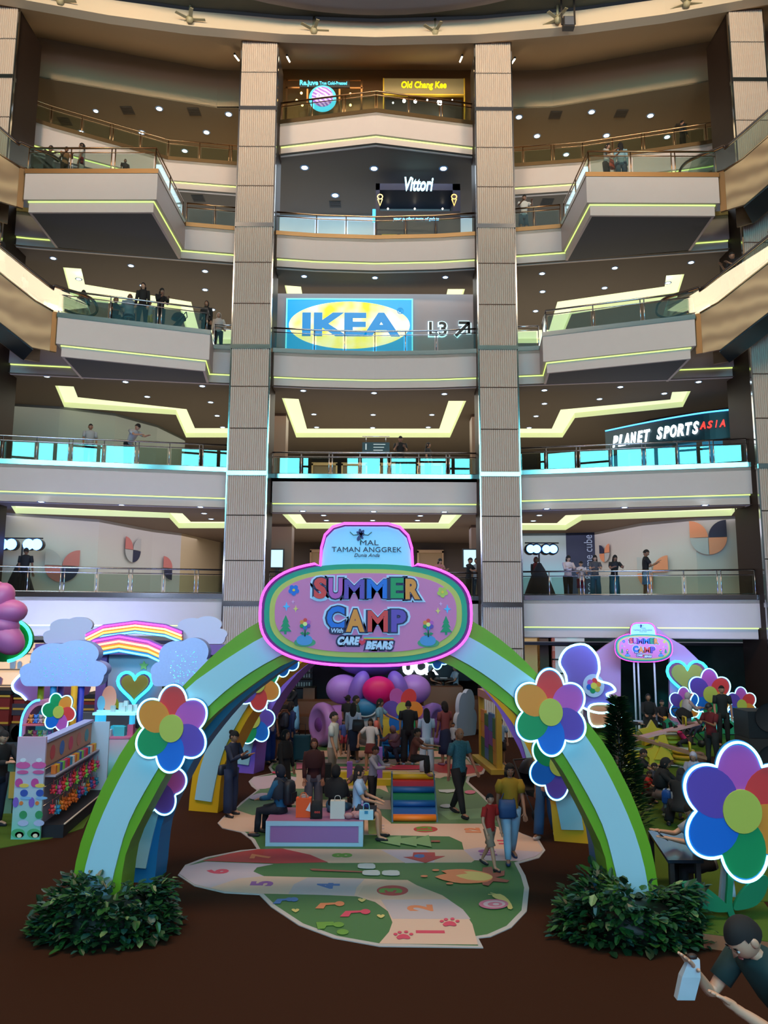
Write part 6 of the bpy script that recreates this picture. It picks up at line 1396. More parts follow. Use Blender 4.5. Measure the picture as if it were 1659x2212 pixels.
def bush(label, c, rx, ry, h, n, seed):
    r_ = random.Random(seed); t = thing('leafy_bush', label, 'plant', c); m = MB()
    for i in range(n):
        a = r_.random()*math.tau; z = r_.random(); rr = (1-.25*z)*(.72+.3*r_.random()) if i % 3 else r_.random()**.5*.9
        if i % 3 == 0: z = .8+.25*r_.random()
        p = Vector((c[0]+rx*rr*math.cos(a), c[1]+ry*rr*math.sin(a), .03+h*z*(.85+.25*math.sin(a*3+seed))))
        d = Vector((math.cos(a)+r_.uniform(-.7,.7), math.sin(a)+r_.uniform(-.7,.7), r_.uniform(-.5,.9)))
        leaf(m, p, d, r_.uniform(.07,.15), r_.choice([0,0,1,1,1,2,2,3]) if r_.random() > .035 else 4, wide=r_.uniform(.22,.42))
    m.build('foliage', LG, t)
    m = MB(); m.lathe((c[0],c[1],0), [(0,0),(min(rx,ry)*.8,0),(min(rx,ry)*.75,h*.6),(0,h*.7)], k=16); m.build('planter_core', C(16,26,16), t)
    return t
b1 = G(205,2040); b2 = G(1385,2045)
bush('dense dark leafy bush round the foot of the green arch, cloud booth side', (b1.x, b1.y+.35, 0), .92, .62, .5, 1900, 1)
bush('dense dark leafy bush round the foot of the green arch, seesaw side', (b2.x, b2.y+.35, 0), 1.0, .62, .52, 2100, 2)
r_ = random.Random(9); q = G(1345,1790); t = thing('fir_shrub', 'dark slender fir shrub rising behind the green arch at the turf', 'plant', (q.x, q.y, 0)); m = MB()
for i in range(2600):
    z = r_.random()**.8; rr = .5*(1-z)*r_.random()**.5+.03; a = r_.random()*math.tau; leaf(m, (q.x+rr*math.cos(a), q.y+rr*math.sin(a), .1+z*2.25), (math.cos(a), math.sin(a), .5), r_.uniform(.1,.2), r_.choice([1,1,0]), wide=.12)
m.build('needles', LG, t); MB().tube([(q.x,q.y,.012),(q.x,q.y,2.2)], [.05,.01], k=6).build('trunk', C(50,34,22), t)
bush('small leafy bush at the foot of the yellow arch', (G(1280,1808).x, G(1280,1808).y, 0), .2, .2, .3, 160, 4)
# ================================================================ people
SK = {'a': (178,128,100), 'b': (150,104,78), 'c': (120,80,60), 'd': (196,148,120)}
eyem = mat('eye_dark', (20,16,16), .3); lipm = mat('lips', (140,70,66), .5); eyew = mat('eye_white', (190,185,180), .4)
PEND = []
def rx_(v, a):  # rotate about the side axis: positive leans forward (to -y)
    c, s = math.cos(a), math.sin(a); return Vector((v.x, v.y*c-v.z*s*1.0, v.y*s+v.z*c))
def dirf(a, side=0.): return Vector((side, -math.sin(a), -math.cos(a))).normalized()   # from straight down, swung forward
D = math.radians
POSE = dict(
 stand=dict(), walk=dict(legs=((18,0,6),(-14,0,14)), arms=((-14,8,12),(16,8,18))), phone=dict(arms=((28,6,92),(24,6,88)), head=26),
 lean=dict(lean=14, arms=((30,14,62),(34,14,58)), head=12), sit=dict(hz=.0, legs=((84,6,80),(84,6,80)), arms=((24,8,50),(24,8,50))),
 floor=dict(hz=.07, legs=((100,22,128),(96,22,124)), arms=((38,8,60),(38,8,60)), lean=14, head=14), squat=dict(hz=.2, legs=((112,12,134),(104,12,128)), arms=((50,6,40),(50,6,40)), lean=18, head=10),
 reach=dict(arms=((8,8,8),(48,8,22)), head=12), cross=dict(arms=((30,4,100),(30,4,100))), tend=dict(arms=((34,6,60),(34,6,60)), lean=6, head=18), down=dict(head=24), ride=dict(arms=((70,8,6),(4,8,10))),
 hold=dict(arms=((6,8,10),(10,22,30))), held=dict(arms=((12,30,14),(6,8,14)), legs=((20,0,8),(-16,0,16))), kneel=dict(hz=.16, legs=((60,6,120),(80,6,110)), arms=((60,8,10),(60,8,10)), lean=40, head=-10))
def person(label, pos, h, face, pose, top, bot, hair='short', skin='b', group=None, fat=1., sleeve='short', shoe=(30,30,36), haircol=(18,14,14), female=False, extra=None):
    """top/bot: colours; bot: (kind, colour[, length])"""
    t = thing('person', label, 'person', pos, group, rz=D(face)); ps = dict(POSE[pose]) if isinstance(pose, str) else dict(pose)
    hz = ps.get('hz', None); legs = ps.get('legs', ((3,3,2),(-2,3,3))); arms = ps.get('arms', ((4,7,14),(2,7,12))); lean = D(ps.get('lean', 2)); hp = D(ps.get('head', 4)); hy = D(ps.get('yaw', 0))
    hipz = .515*h if hz is None else (hz+.045)*h
    if hz is None:
        lo = max(.235*math.cos(D(l[0]))+.24*math.cos(D(l[0]-l[2])) for l in legs)*h; hipz = lo+.042*h
    Pp = Vector((0, 0, hipz)); up = Vector((0, -math.sin(lean), math.cos(lean))); sd = Vector((1,0,0)); fw = Vector((0, -math.cos(lean), -math.sin(lean)))
    hw = .052*h; sw = (.098 if female else .112)*h
    sp = [Pp+up*h*k for k in (0,.09,.18,.27,.315)]
    chest = sp[3]; neck0 = Pp+up*h*.325; hd = (up+fw*(math.tan(hp)*.35)).normalized(); head = neck0+hd*h*.085
    J = {}; L = []
    for i, (lg, sg) in enumerate(zip(legs, (-1, 1))):
        a = Pp+sd*sg*hw; ab = math.tan(D(lg[1]))*sg; k = a+dirf(D(lg[0]), ab)*.235*h; an = k+dirf(D(lg[0]-lg[2]), ab*.3)*.24*h
        pitch = D(max(-10, min(75, (lg[2]-lg[0]) if hz is None else 0)))*.6
        toe = an+Vector((sg*.02*h, -math.cos(pitch)*.1*h, -math.sin(pitch)*.1*h-.018*h)); L.append((a, k, an, toe))
    if hz is not None and not ps.get('seat', pose == 'sit'): t.location.z -= min(min(l[2].z for l in L)-.04*h, Pp.z-.08*h)
    A = []
    for i, (am, sg) in enumerate(zip(arms, (-1, 1))):
        a = Pp+up*h*.29+sd*sg*sw; ab = math.tan(D(am[1]))*sg; u = dirf(D(am[0])+lean, ab); e = a+u*.165*h
        bend = am[2]; inward = -sg*(.55 if bend > 85 and pose == 'cross' else .28 if bend > 40 else -.05*0)
        f = dirf(D(am[0]+bend)+lean*.5, inward); w = e+f*.14*h; A.append((a, e, w, f, sg))
    # skeleton for the skin surface
    V = []; E = []; R = []
    def add(p, r, par=None):
        V.append(p); R.append(r*h)
        if par is not None: E.append((par, len(V)-1))
        return len(V)-1
    i0 = add(sp[0], (.066,.055)[0] and .062); i1 = add(sp[1], .058, i0); i2 = add(sp[2], .062, i1); i3 = add(sp[3], .06, i2); i4 = add(neck0, .028, i3); add(neck0+hd*h*.05, .027, i4)
    for a, k, an, toe in L:
        j = add(a, .046, i0); j = add(a.lerp(k,.5), .042, j); j = add(k, .033, j); j = add(k.lerp(an,.35), .032, j); j = add(an, .021, j); add(toe, .018, j)
    for a, e, w, f, sg in A:
        j = add(a, .03, i3); j = add(a.lerp(e,.5), .026, j); j = add(e, .022, j); j = add(e.lerp(w,.4), .021, j); j = add(w, .015, j)
        side = sd-f*sd.dot(f); side.normalize(); pn = f.cross(side)
        pl = add(w+f*.034*h, .0165, j)
        for q, (o, ln) in enumerate(((-.02,.045),(-.007,.052),(.0065,.049),(.019,.04))):
            b = w+f*.05*h+side*o*h; m1 = b+f*ln*.5*h; m2 = m1+(f-pn*.5*sg*0+dirf(0)*.25).normalized()*ln*.5*h
            k1 = add(b, .0064, pl); k2 = add(m1, .0058, k1); add(m2, .005, k2)
        b = w+f*.02*h-side*sg*.016*h; k1 = add(b, .0075, j); add(b+(f*.8-side*sg*.75).normalized()*.034*h, .0058, k1)
    me = bpy.data.meshes.new('skel'); me.from_pydata([tuple(v) for v in V], E, []); o = bpy.data.objects.new('skel', me); COL.objects.link(o)
    sm = o.modifiers.new('s', 'SKIN'); 
    for k_, d_ in enumerate(me.skin_vertices[0].data): d_.radius = (R[k_], R[k_]*(.8 if k_ < 4 else 1)); d_.use_root = (k_ == 0)
    su = o.modifiers.new('b', 'SUBSURF'); su.levels = 1; su.render_levels = 1
    # head
    hm = MB(); hr = Vector((.046, .057, .068))*h; Rm = Matrix.Rotation(hy, 3, 'Z') @ Matrix.Rotation(hp*1.0+lean, 3, 'X'); na, nb = 16, 12; vs = []; fs = []
    for i in range(nb+1):
        tt = math.pi*i/nb
        for j in range(na):
            pp = math.tau*j/na; x, y, z = math.sin(tt)*math.cos(pp), math.sin(tt)*math.sin(pp), math.cos(tt)
            jaw = 1-.28*max(0, -z)**1.2; q = Vector((x*jaw, y*(1-.12*max(0,-z) if y > 0 else 1-.05*max(0, -z)), z))
            if y < -.5 and abs(x) < .45 and -.05 < z < .25: q.y *= .93          # eye sockets
            vs.append(head+Rm @ Vector((q.x*hr.x, q.y*hr.y, q.z*hr.z)))
    for i in range(nb):
        for j in range(na): fs.append((i*na+j, (i+1)*na+j, (i+1)*na+(j+1) % na, i*na+(j+1) % na))
    hm.add(vs, fs, 0, True)
    def hp_(x, y, z): return head+Rm @ Vector((x*hr.x, y*hr.y, z*hr.z))
    hm.add([hp_(0,-.95,.2), hp_(-.16,-.93,-.2), hp_(.16,-.93,-.2), hp_(0,-1.22,-.16), hp_(0,-.9,-.27)], [(0,1,3),(0,3,2),(1,4,3),(3,4,2)], 0, True)
    for sx in (-1, 1):
        hm.ell(hp_(sx*1.0,.05,-.02), (.008*h,.014*h,.02*h), 0, 8, 6, Rm); hm.ell(hp_(sx*.38,-.86,.08), (.0085*h,.005*h,.0045*h), 3, 8, 4, Rm); hm.ell(hp_(sx*.38,-.905,.08), (.0042*h,.003*h,.0042*h), 1, 6, 4, Rm); hm.ell(hp_(sx*.38,-.88,.27), (.012*h,.004*h,.0028*h), 1, 8, 4, Rm)
    hm.ell(hp_(0,-.9,-.47), (.0125*h,.005*h,.0042*h), 2, 8, 4, Rm)
    PEND.append((o, hm, t, mat('skin_'+skin, SK[skin], .5)))
    # ---- garments
    tm = C(*top, rough=.85) if not isinstance(top, str) else MATS[top]; kind, bc = bot[0], bot[1]; bm_ = C(*bc, rough=.85)
    def ring(c, rx, ry, ax=None, k=16, ft=0, u=None):
        ax = ax or sd; fwd = (u or fw); return [c+ax*(rx*h*fat*math.cos(j*math.tau/k))+fwd*(ry*h*fat*(1+ft*math.sin(j*5))*math.sin(j*math.tau/k)) for j in range(k)]
    m = MB(); S_ = (.94 if female else 1.)
    if kind == 'robe':
        ln = bot[2] if len(bot) > 2 else .46
        rr = [ring(Vector((0,-.0*h,max(.02*h, hipz-ln*h))), .13,.11), ring(Pp-Vector((0,0,.24*h)), .11,.095), ring(Pp, .088,.075)] if hz is None else [ring(Pp-Vector((0,0,.03*h)), .12,.12), ring(Pp+up*.04*h, .1,.085)]
        m.loft(rr+[ring(Pp+up*.14*h, .082,.068), ring(Pp+up*.24*h, .1,.068), ring(Pp+up*.30*h, .114*S_,.052), ring(Pp+up*.322*h, .085*S_,.044), ring(Pp+up*.34*h, .04,.036)])
    else:
        m.loft([ring(Pp-up*.035*h, .087*S_,.066), ring(Pp+up*.03*h, .085*S_,.064), ring(Pp+up*.11*h, .077*S_,.06), ring(Pp+up*.2*h, .09*S_,.066), ring(Pp+up*.26*h, .1*S_,.062), ring(Pp+up*.3*h, .112*S_,.052), ring(Pp+up*.322*h, .085*S_,.044), ring(Pp+up*.34*h, .04,.036)])
    for a, e, w, f, sg in A:
        if sleeve == 'none': continue
        u = (e-a).normalized(); pts = [a-sd*sg*.035*h-Vector((0,0,.004*h)), a+Vector((0,0,.002*h)), a+u*.05*h, a+u*.11*h]; rd = [.034,.04,.037,.036]
        if sleeve == 'puff': rd = [.034,.042,.052,.036]
        if sleeve == 'long': pts = pts[:3]+[e, e.lerp(w,.5), w-f*.005*h]; rd = [.034,.04,.036,.03,.028,.023]
        m.tube(pts, [r*h*math.sqrt(fat) for r in rd], k=10)
    slm = None
    if sleeve == 'puff':
        pass
    m.build('top' if kind != 'robe' else 'robe', tm, t, local=True)
    m = MB()
    if kind in ('pants', 'shorts', 'wide') or hz is not None:
        ext = {'pants': 1, 'wide': 1, 'shorts': .0, 'skirt': .1, 'robe': 1}[kind]
        for a, k, an, toe in L:
            wide = kind in ('wide', 'robe'); r0 = .056*fat; pts = [a+Vector((0,0,.03*h)), a.lerp(k,.45), k.lerp(a,.12)]; rd = [r0+.004, r0-.004, .046+(.014 if kind in ('shorts','skirt','robe') else 0)]
            if ext == 1: pts = [pts[0], pts[1], k, k.lerp(an,.5), an+Vector((0,0,.01*h))]; rd = [r0+.004, r0-.004, .042+(.015 if wide else 0), .038+(.018 if wide else 0), .031+(.024 if wide else 0)]
            m.tube(pts, [r*h for r in rd], k=12)
        m.loft([ring(Pp-Vector((0,0,.05*h)), .085,.066) if hz is None else ring(Pp-Vector((0,0,.035*h)), .09,.075), ring(Pp+up*.03*h, .083,.063), ring(Pp+up*.06*h, .07,.055)])
        m.build({'pants':'trousers','wide':'trousers','shorts':'shorts','skirt':'skirt','robe':'robe_skirt'}[kind], bm_ if kind != 'robe' else tm, t, local=True)
    elif kind == 'skirt':
        ln = bot[2]; rings = []
        for q_, (f_, r_) in enumerate(((-.06,.07),(.0,.088),(.3,.098),(.65,.108),(1,.118))):
            z = Pp.z-f_*ln*h if f_ > 0 else Pp.z-f_*h
            rings.append([Vector((r_*h*fat*(1+(.07*math.sin(j*math.pi*.999) if f_ > .3 else 0))*math.cos(j*math.tau/28), -r_*.85*h*fat*(1+(.07*math.cos(j*math.pi) if f_ > .3 else 0))*math.sin(j*math.tau/28), z)) for j in range(28)])
        m.loft(rings, smooth=True); m.build('skirt', bm_, t, local=True)
    for a, k, an, toe in L:
        d = (toe-an); d.normalize(); c = an+d*.035*h+Vector((0,0,-.012*h)); yaw = math.atan2(d.x, -d.y)
        sh = MB().ell(c+Vector((0,0,-.006*h)), (.028*h,.078*h,.026*h), 0, 12, 6, Matrix.Rotation(yaw, 3, 'Z') @ Matrix.Rotation(math.asin(max(-1, min(1, -d.z-.17))), 3, 'X'), zmin=-.75); sh.build('shoe', C(*shoe, rough=.6), t, local=True)
    # ---- hair or headscarf
    hc = C(*haircol, rough=.85) if not isinstance(haircol, str) else MATS[haircol]; m = MB()
    def cap(scale, off, keep, na=20, nb=14):
        vs = []; ok = {}; fs = []
        for i in range(nb+1):
            tt = math.pi*i/nb
            for j in range(na):
                pp = math.tau*j/na; v = Vector((math.sin(tt)*math.cos(pp), math.sin(tt)*math.sin(pp), math.cos(tt))); ok[i*na+j] = keep(v)
                vs.append(head+Rm @ Vector((v.x*hr.x*scale, v.y*hr.y*scale+off*h, v.z*hr.z*scale)))
        for i in range(nb):
            for j in range(na):
                f = (i*na+j, (i+1)*na+j, (i+1)*na+(j+1) % na, i*na+(j+1) % na)
                if sum(ok[q] for q in f) >= 3: fs.append(f)
        m.add(vs, fs, 0, True)
    if hair in ('short', 'cap', 'bun', 'long', 'bob', 'bald'):
        if hair == 'bald': cap(1.04, .003, lambda v: -.35 < v.z < .25 and v.y > .15)
        else: cap(1.1, .004, lambda v: (v.z > .42 and v.y > -.98) or (v.y > -.12 and v.z > (-.55 if hair != 'short' else -.35)) or (hair in ('bob','long') and abs(v.x) > .72 and v.z > -.6))
    if hair == 'bun': m.ell(head+Rm @ Vector((0,.07*h,.02*h)), .028*h, 0, 10, 8); m.tube([head+Rm @ Vector((.03*h,.06*h,.02*h)), head+Rm @ Vector((.05*h,.09*h,.03*h))], [.012*h,.004*h], k=6)
    if hair in ('long', 'bob'):
        ln = .12 if hair == 'bob' else .24; b0 = head+Rm @ Vector((0,.022*h,.02*h)); rings = []
        for f_, rx, ry in ((0,.052,.045),(.3,.056,.042),(.65,.054,.034),(1,.036,.02)):
            c = b0+Vector((0,.018*h*f_,0))-up*ln*h*f_; rings.append([c+sd*(rx*h*math.cos(j*math.tau/16))+Vector((0,1,0))*(ry*h*(math.sin(j*math.tau/16) if math.sin(j*math.tau/16) > 0 else .15*math.sin(j*math.tau/16))) for j in range(16)])
        m.loft(rings)
        if hair == 'bob': cap(1.2, .004, lambda v: (v.z > .5 and v.y > -.9) or (v.y > -.3 and v.z > -.9 and abs(v.x) > .2) or v.y > .1)
    if hair == 'cap':
        m2 = MB(); m2.ell(head+Rm @ Vector((0,.002*h,.022*h)), (.052*h,.063*h,.056*h), 0, 16, 8, Rm, zmin=.05); m2.prism([head+Rm @ Vector((x*h,y*h,.028*h)) for x, y in ((-.04,-.05),(-.034,-.09),(0,-.105),(.034,-.09),(.04,-.05))], Rm @ Vector((0,0,.006*h))); m2.build('cap', C(20,20,26), t, local=True)
    if hair == 'hijab':
        cap(1.16, .004, lambda v: not (v.y < -.52 and -.82 < v.z < .55 and abs(v.x) < .72))
        n0 = neck0; rings = [ring(head-hd*.066*h+Rm @ Vector((0,.012*h,0)), .046,.05), ring(n0+up*.012*h, .058,.056), ring(n0-up*.03*h, .11,.07), ring(n0-up*.085*h, .122,.085), ring(n0-up*(.15)*h, .124,.09), ring(n0-up*.2*h, .11,.085)]; m.loft(rings, cap=False)
    if m.v: m.build('headscarf' if hair == 'hijab' else 'hair', hc, t, local=True)
    J = dict(hands=[a[2]+a[3]*.05*h for a in A], hip=Pp, chest=Pp+up*.2*h, back=Pp+up*.2*h-fw*.07*h, neck=neck0, up=up, fw=fw, h=h, t=t, head=head)
    if extra: extra(J)
    return J
def wpt(J, v):
    t = J['t']; return Matrix.Translation(t.location) @ Matrix.Rotation(t.rotation_euler.z, 4, 'Z') @ Vector(v)
def phone(lab, i=0):
    def f(J):
        p = wpt(J, J['hands'][i]); t = thing('phone', lab, 'phone', p); m = MB(); m.box((-.035,-.01,-.07),(.035,.0,.07)); o = m.build('body', C(14,16,22), t, local=True); o2 = MB().box((-.03,-.0125,-.064),(.03,-.01,.064)).build('screen', mat('phone_screen', (40,44,54), .15), t, local=True); t.rotation_euler = (D(-50), 0, J['t'].rotation_euler.z+math.pi)
    return f
def bag(lab, cat, col, where=(0,0,0), sz=(.16,.07,.14), nm='handbag', strap=True, straptop=None, frame='hip'):
    def f(J):
        base = J[frame] if frame != 'hand' else J['hands'][1]
        p = wpt(J, base+Vector(where)); t = thing(nm, lab, cat, p); t.rotation_euler = (0,0,J['t'].rotation_euler.z); a, b, c = sz
        m = MB(); m.loft([[Vector((a*k*math.copysign(abs(math.cos(j*math.tau/16))**.6, math.cos(j*math.tau/16)), b*k*math.copysign(abs(math.sin(j*math.tau/16))**.7, math.sin(j*math.tau/16)), z)) for j in range(16)] for k, z in ((.85,-c),(1,-c*.8),(.98,0),(.86,c))]); m.build('body', C(*col), t, local=True)
        if strap:
            tp = (J[straptop] if straptop else J['hands'][1])-base-Vector(where); 
            for s_ in (-1, 1): MB().tube(smooth_path([Vector((s_*a*.7,0,c*.9)), Vector(tp)*.55+Vector((s_*a*.5,0,0)), Vector(tp)+Vector((s_*.012,0,.02))], 4), .009, k=5).build('strap', C(*[max(0, int(v*.8)) for v in col]), t, local=True)
    return f
def both(*fs):
    def f(J):
        for g in fs: g(J)
    return f
def pack(lab, col):  # worn backpack
    def f(J):
        p = wpt(J, J['back']); t = thing('backpack', lab, 'backpack', p); t.rotation_euler = (0,0,J['t'].rotation_euler.z); h = J['h']
        m = MB(); m.loft([[Vector((.09*h*k*math.copysign(abs(math.cos(j*math.tau/16))**.6, math.cos(j*math.tau/16)), .05*h+.05*h*k*math.copysign(abs(math.sin(j*math.tau/16))**.7, math.sin(j*math.tau/16)), z*h)) for j in range(16)] for k, z in ((.8,-.14),(1,-.11),(1,.05),(.8,.1),(.4,.12))]); m.build('body', C(*col), t, local=True)
        m = MB(); m.box((-.06*h,.098*h,-.11*h),(.06*h,.115*h,-.01*h)); m.build('pocket', C(*[int(v*.8) for v in col]), t, local=True)
        for s_ in (-1, 1): MB().tube(smooth_path([Vector((s_*.05*h,.01*h,.1*h)), Vector((s_*.06*h,-.06*h,.12*h)), Vector((s_*.07*h,-.14*h,.02*h)), Vector((s_*.085*h,-.03*h,-.1*h))], 4), .012, k=5).build('strap', C(*[int(v*.7) for v in col]), t, local=True)
    return f
def flush():
    dg = bpy.context.evaluated_depsgraph_get(); dg.update()
    for o, hm, t, sm in PEND:
        me = o.evaluated_get(dg).to_mesh(); b = MB(); b.v = [tuple(v.co) for v in me.vertices]; b.f = [list(p.vertices) for p in me.polygons]; b.m = [0]*len(b.f); b.sm = [True]*len(b.f)
        n = len(b.v); b.v += hm.v; b.f += [[i+n for i in f] for f in hm.f]; b.m += hm.m; b.sm += hm.sm
        o.evaluated_get(dg).to_mesh_clear(); b.build('body', [sm, eyem, lipm, eyew], t, local=True)
    for o, *_ in PEND: me = o.data; bpy.data.objects.remove(o); bpy.data.meshes.remove(me)
    PEND.clear()
print('people kit')
mat('teal_print', (40,96,112), .7, noise=.9, nscale=55)
def gp(px, py, z=.013): q = G(px, py, z); return (q.x, q.y, z)
def up_(px, py, Y, z): return (P(px, py, Y).x, Y, z)
NV, BK, GY, WH, BJ = (26,34,62), (20,20,24), (84,84,94), (196,196,204), (140,118,100)
N_ = dict(female=True, hair='long'); H_ = dict(female=True, hair='hijab')
pr_ = person
# --- on and around the play mat
pr_('person in mustard top with puffed white sleeves, holding the red-shirted boy by the hand', gp(1104,1860), 1.53, 2, 'walk', (150,118,20), ('pants',(136,168,190)), 'bob', 'b', fat=1.12, sleeve='puff', shoe=(24,44,80), haircol=(26,20,18), female=True,
    extra=bag('blue cross-body bag on the person in mustard top', 'bag', (24,64,110), (-.07,-.12,.06), (.15,.05,.14), 'crossbody_bag', True, 'neck'))
pr_('boy in red t-shirt and beige shorts walking beside the person in mustard top', gp(1059,1876), 1.14, 42, 'held', (160,24,18), ('shorts',BJ), 'short', 'a', shoe=(20,20,30))
pr_('bald person in teal patterned short-sleeved shirt and black trousers, walking', gp(992,1762), 1.71, 38, 'walk', 'teal_print', ('pants',BK), 'bald', 'b', fat=1.08, haircol=(60,56,54), shoe=BK)
pr_('person in navy jacket and wide navy trousers with a phone by the yellow arch', gp(497,1762), 1.62, 62, 'phone', (28,38,62), ('wide',(24,40,72)), 'bun', 'a', sleeve='long', female=True,
    extra=both(phone('phone held up by the person in navy by the yellow arch'), bag('dark round bag at the hip of the person in navy', 'bag', (34,42,56), (-.05,.17,.02), (.13,.06,.09), 'shoulder_bag', False)))
pr_('person in maroon hijab and loose maroon top with grey trousers, behind the bench', gp(676,1768), 1.5, 5, 'stand', (52,16,22), ('wide',(74,76,90)), 'hijab', 'b', sleeve='long', haircol=(44,12,18), female=True, fat=1.1)
pr_('person all in black hijab and robe, standing behind the seated person in teal', gp(612,1745), 1.55, 60, 'stand', (14,14,18), ('robe',(14,14,18)), 'hijab', 'b', sleeve='long', haircol=(12,12,16), female=True)
S_Y = 13.95
pr_('person in teal blouse and dark hijab seated on one bench end', (P(603,1790,S_Y).x, S_Y+.1, .42), 1.56, -112, 'sit', (24,84,120), ('pants',(20,22,34)), 'hijab', 'b', sleeve='long', haircol=(24,32,48), female=True, fat=1.1, extra=pack('black backpack worn by the person in teal on the bench', (20,24,34)))
pr_('person in long black hijab and blue jeans seated mid-bench, back turned', (P(722,1790,S_Y).x, S_Y+.2, .42), 1.52, 160, 'sit', (12,12,16), ('pants',(60,96,120)), 'hijab', 'b', sleeve='long', haircol=(10,10,14), female=True, fat=1.15)
pr_('person with very long black hair, white t-shirt and dark patterned shorts on the bench end', (P(772,1790,S_Y).x, S_Y+.05, .42), 1.56, 84, 'sit', (150,176,206), ('shorts',(40,44,56)), 'long', 'a', shoe=BK, female=True, extra=bag('dark blue-white cloth bundle at the waist of the long-haired person', 'bag', (30,44,110), (.0,-.15,.12), (.08,.06,.08), 'waist_bag', False))
pr_('person with black hair crouching between the bench and the grey-sweater boy', gp(780,1752), 1.4, -20, 'squat', (70,60,66), ('pants',BK), 'long', 'b', female=True)
pr_('boy in grey sweater with black armband stripes and black trousers', gp(804,1752), 1.28, 66, 'tend', (140,146,160), ('pants',BK), 'short', 'b', sleeve='long', shoe=(120,90,80))
pr_('person in cream t-shirt and beige trousers with a white side stripe, standing in profile', gp(717,1706), 1.72, 78, 'stand', (184,184,182), ('pants',(120,104,92)), 'short', 'a', shoe=(150,110,100))
pr_('boy in rusty t-shirt and black trousers sitting on top of the rainbow steps', (P(890,1685,16.2).x, 16.15, .93), 1.3, 76, dict(hz=.0, seat=True, legs=((100,6,96),(94,6,92)), arms=((44,8,40),(44,8,40)), lean=12), (104,56,46), ('pants',BK), 'short', 'b', shoe=(120,80,66))
pr_('girl with long hair in white printed t-shirt and dark red skirt stretching one arm out', gp(800,1672), 1.36, -8, dict(arms=((12,46,10),(8,22,12)), legs=((8,4,4),(-8,4,6))), (190,184,184), ('skirt',(90,26,26),.14), 'long', 'b', female=True)
pr_('person in white cardigan and navy skirt with a big black bag, back turned', gp(762,1650), 1.62, 172, 'walk', (176,180,196), ('skirt',(22,28,48),.28), 'long', 'b', sleeve='long', shoe=(170,150,170), female=True, extra=bag('large black shoulder bag of the person in white cardigan', 'bag', (14,16,22), (-.16,.1,.2), (.17,.07,.15), 'tote_bag', True, 'chest'))
pr_('person in pale blue t-shirt reaching out an arm, coral bag on the elbow', gp(818,1640), 1.64, 70, 'reach', (110,146,168), ('pants',(44,72,96)), 'long', 'b', female=True, extra=bag('coral red handbag of the person reaching out an arm', 'bag', (226,110,96), (-.2,-.02,.1), (.15,.06,.11), 'handbag', True, 'hip'))
pr_('person in loose black t-shirt and black trousers, back turned, before the pinwheel flower', gp(882,1652), 1.66, 176, 'stand', (16,16,20), ('wide',(18,20,28)), 'short', 'a', shoe=(170,180,200), fat=1.12)
pr_('person in white t-shirt and white wide trousers with long black hair, back turned', gp(922,1672), 1.6, 190, 'stand', (176,186,212), ('wide',(172,172,190)), 'long', 'b', shoe=(120,100,86), female=True, haircol=(14,14,20))
pr_('person in dark rose top and long navy skirt beside the grey cloud panel', gp(962,1652), 1.64, -150, 'stand', (118,58,62), ('skirt',(24,34,66),.34), 'bob', 'b', shoe=(130,90,120), female=True)
pr_('person in mauve hijab and purple clothes squatting by the yellow play box', gp(856,1648), 1.5, -30, 'squat', (96,56,72), ('pants',(30,30,52)), 'hijab', 'c', sleeve='long', haircol=(130,90,104), female=True)
pr_('person in green t-shirt standing at the lilac inflatable, seen from behind', gp(766,1640), 1.72, 100, 'stand', (38,76,78), ('pants',BK), 'short', 'b', fat=1.1)
pr_('small child in blue and red by the lilac roller inflatable', gp(742,1628), .95, 20, 'stand', (60,80,150), ('shorts',(160,50,70)), 'short', 'b')
pr_('dark-haired person beside the person in green t-shirt at the inflatable', gp(750,1622), 1.6, 150, 'stand', BK, ('pants',BK), 'bun', 'b', female=True)
pr_('small child in white held near the grey cloud panel', gp(980,1636), .95, -40, 'stand', (160,170,190), ('shorts',NV), 'short', 'b')
pr_('child in pale blue top and dark shorts behind the puzzle frame', gp(1083,1652), 1.2, 10, 'stand', (130,150,176), ('shorts',(40,36,44)), 'short', 'b', shoe=(190,180,170))
pr_('person in black t-shirt with arms crossed by the violet arch', gp(610,1640), 1.72, 12, 'cross', (14,14,18), ('shorts',(50,52,62)), 'short', 'b')
pr_('person in white top and bright blue trousers half hidden by the violet arch flower', gp(582,1648), 1.62, 50, 'stand', (190,190,206), ('wide',(26,60,140)), 'long', 'b', female=True)
pr_('person in dark blue clothes with a grey backpack pulling a teal suitcase', gp(625,1642), 1.58, 130, 'walk', (20,42,90), ('wide',(20,40,80)), 'bob', 'b', sleeve='long', female=True, extra=pack('grey backpack worn by the person pulling the teal suitcase', (44,50,64)))
pr_('person in black top and pale blue pleated skirt at the dark steps', up_(638,1500,26.4,.0), 1.66, -60, 'tend', BK, ('skirt',(120,176,206),.42), 'bob', 'b', sleeve='long', female=True)
pr_('person in jeans and black top on the dark steps behind the violet arch', up_(590,1500,25.8,.0), 1.6, 30, 'stand', BK, ('pants',NV), 'short', 'b')
pr_('person in white sleeveless top sitting at the dark cafe table behind', up_(985,1480,28.4,1.35), 1.6, -70, 'sit', (130,146,156), ('pants',BK), 'bun', 'b', female=True)
pr_('person in white hat and black top sitting at the dark cafe table behind', up_(930,1480,28.4,1.35), 1.6, 60, 'sit', BK, ('pants',BK), 'bob', 'b', haircol=(180,180,186), female=True)
pr_('person in jeans and orange patterned top walking behind the yellow arch leg', gp(1181,1808), 1.6, -30, 'walk', (196,150,130), ('wide',(40,84,130)), 'long', 'b', shoe=(190,180,176), female=True)
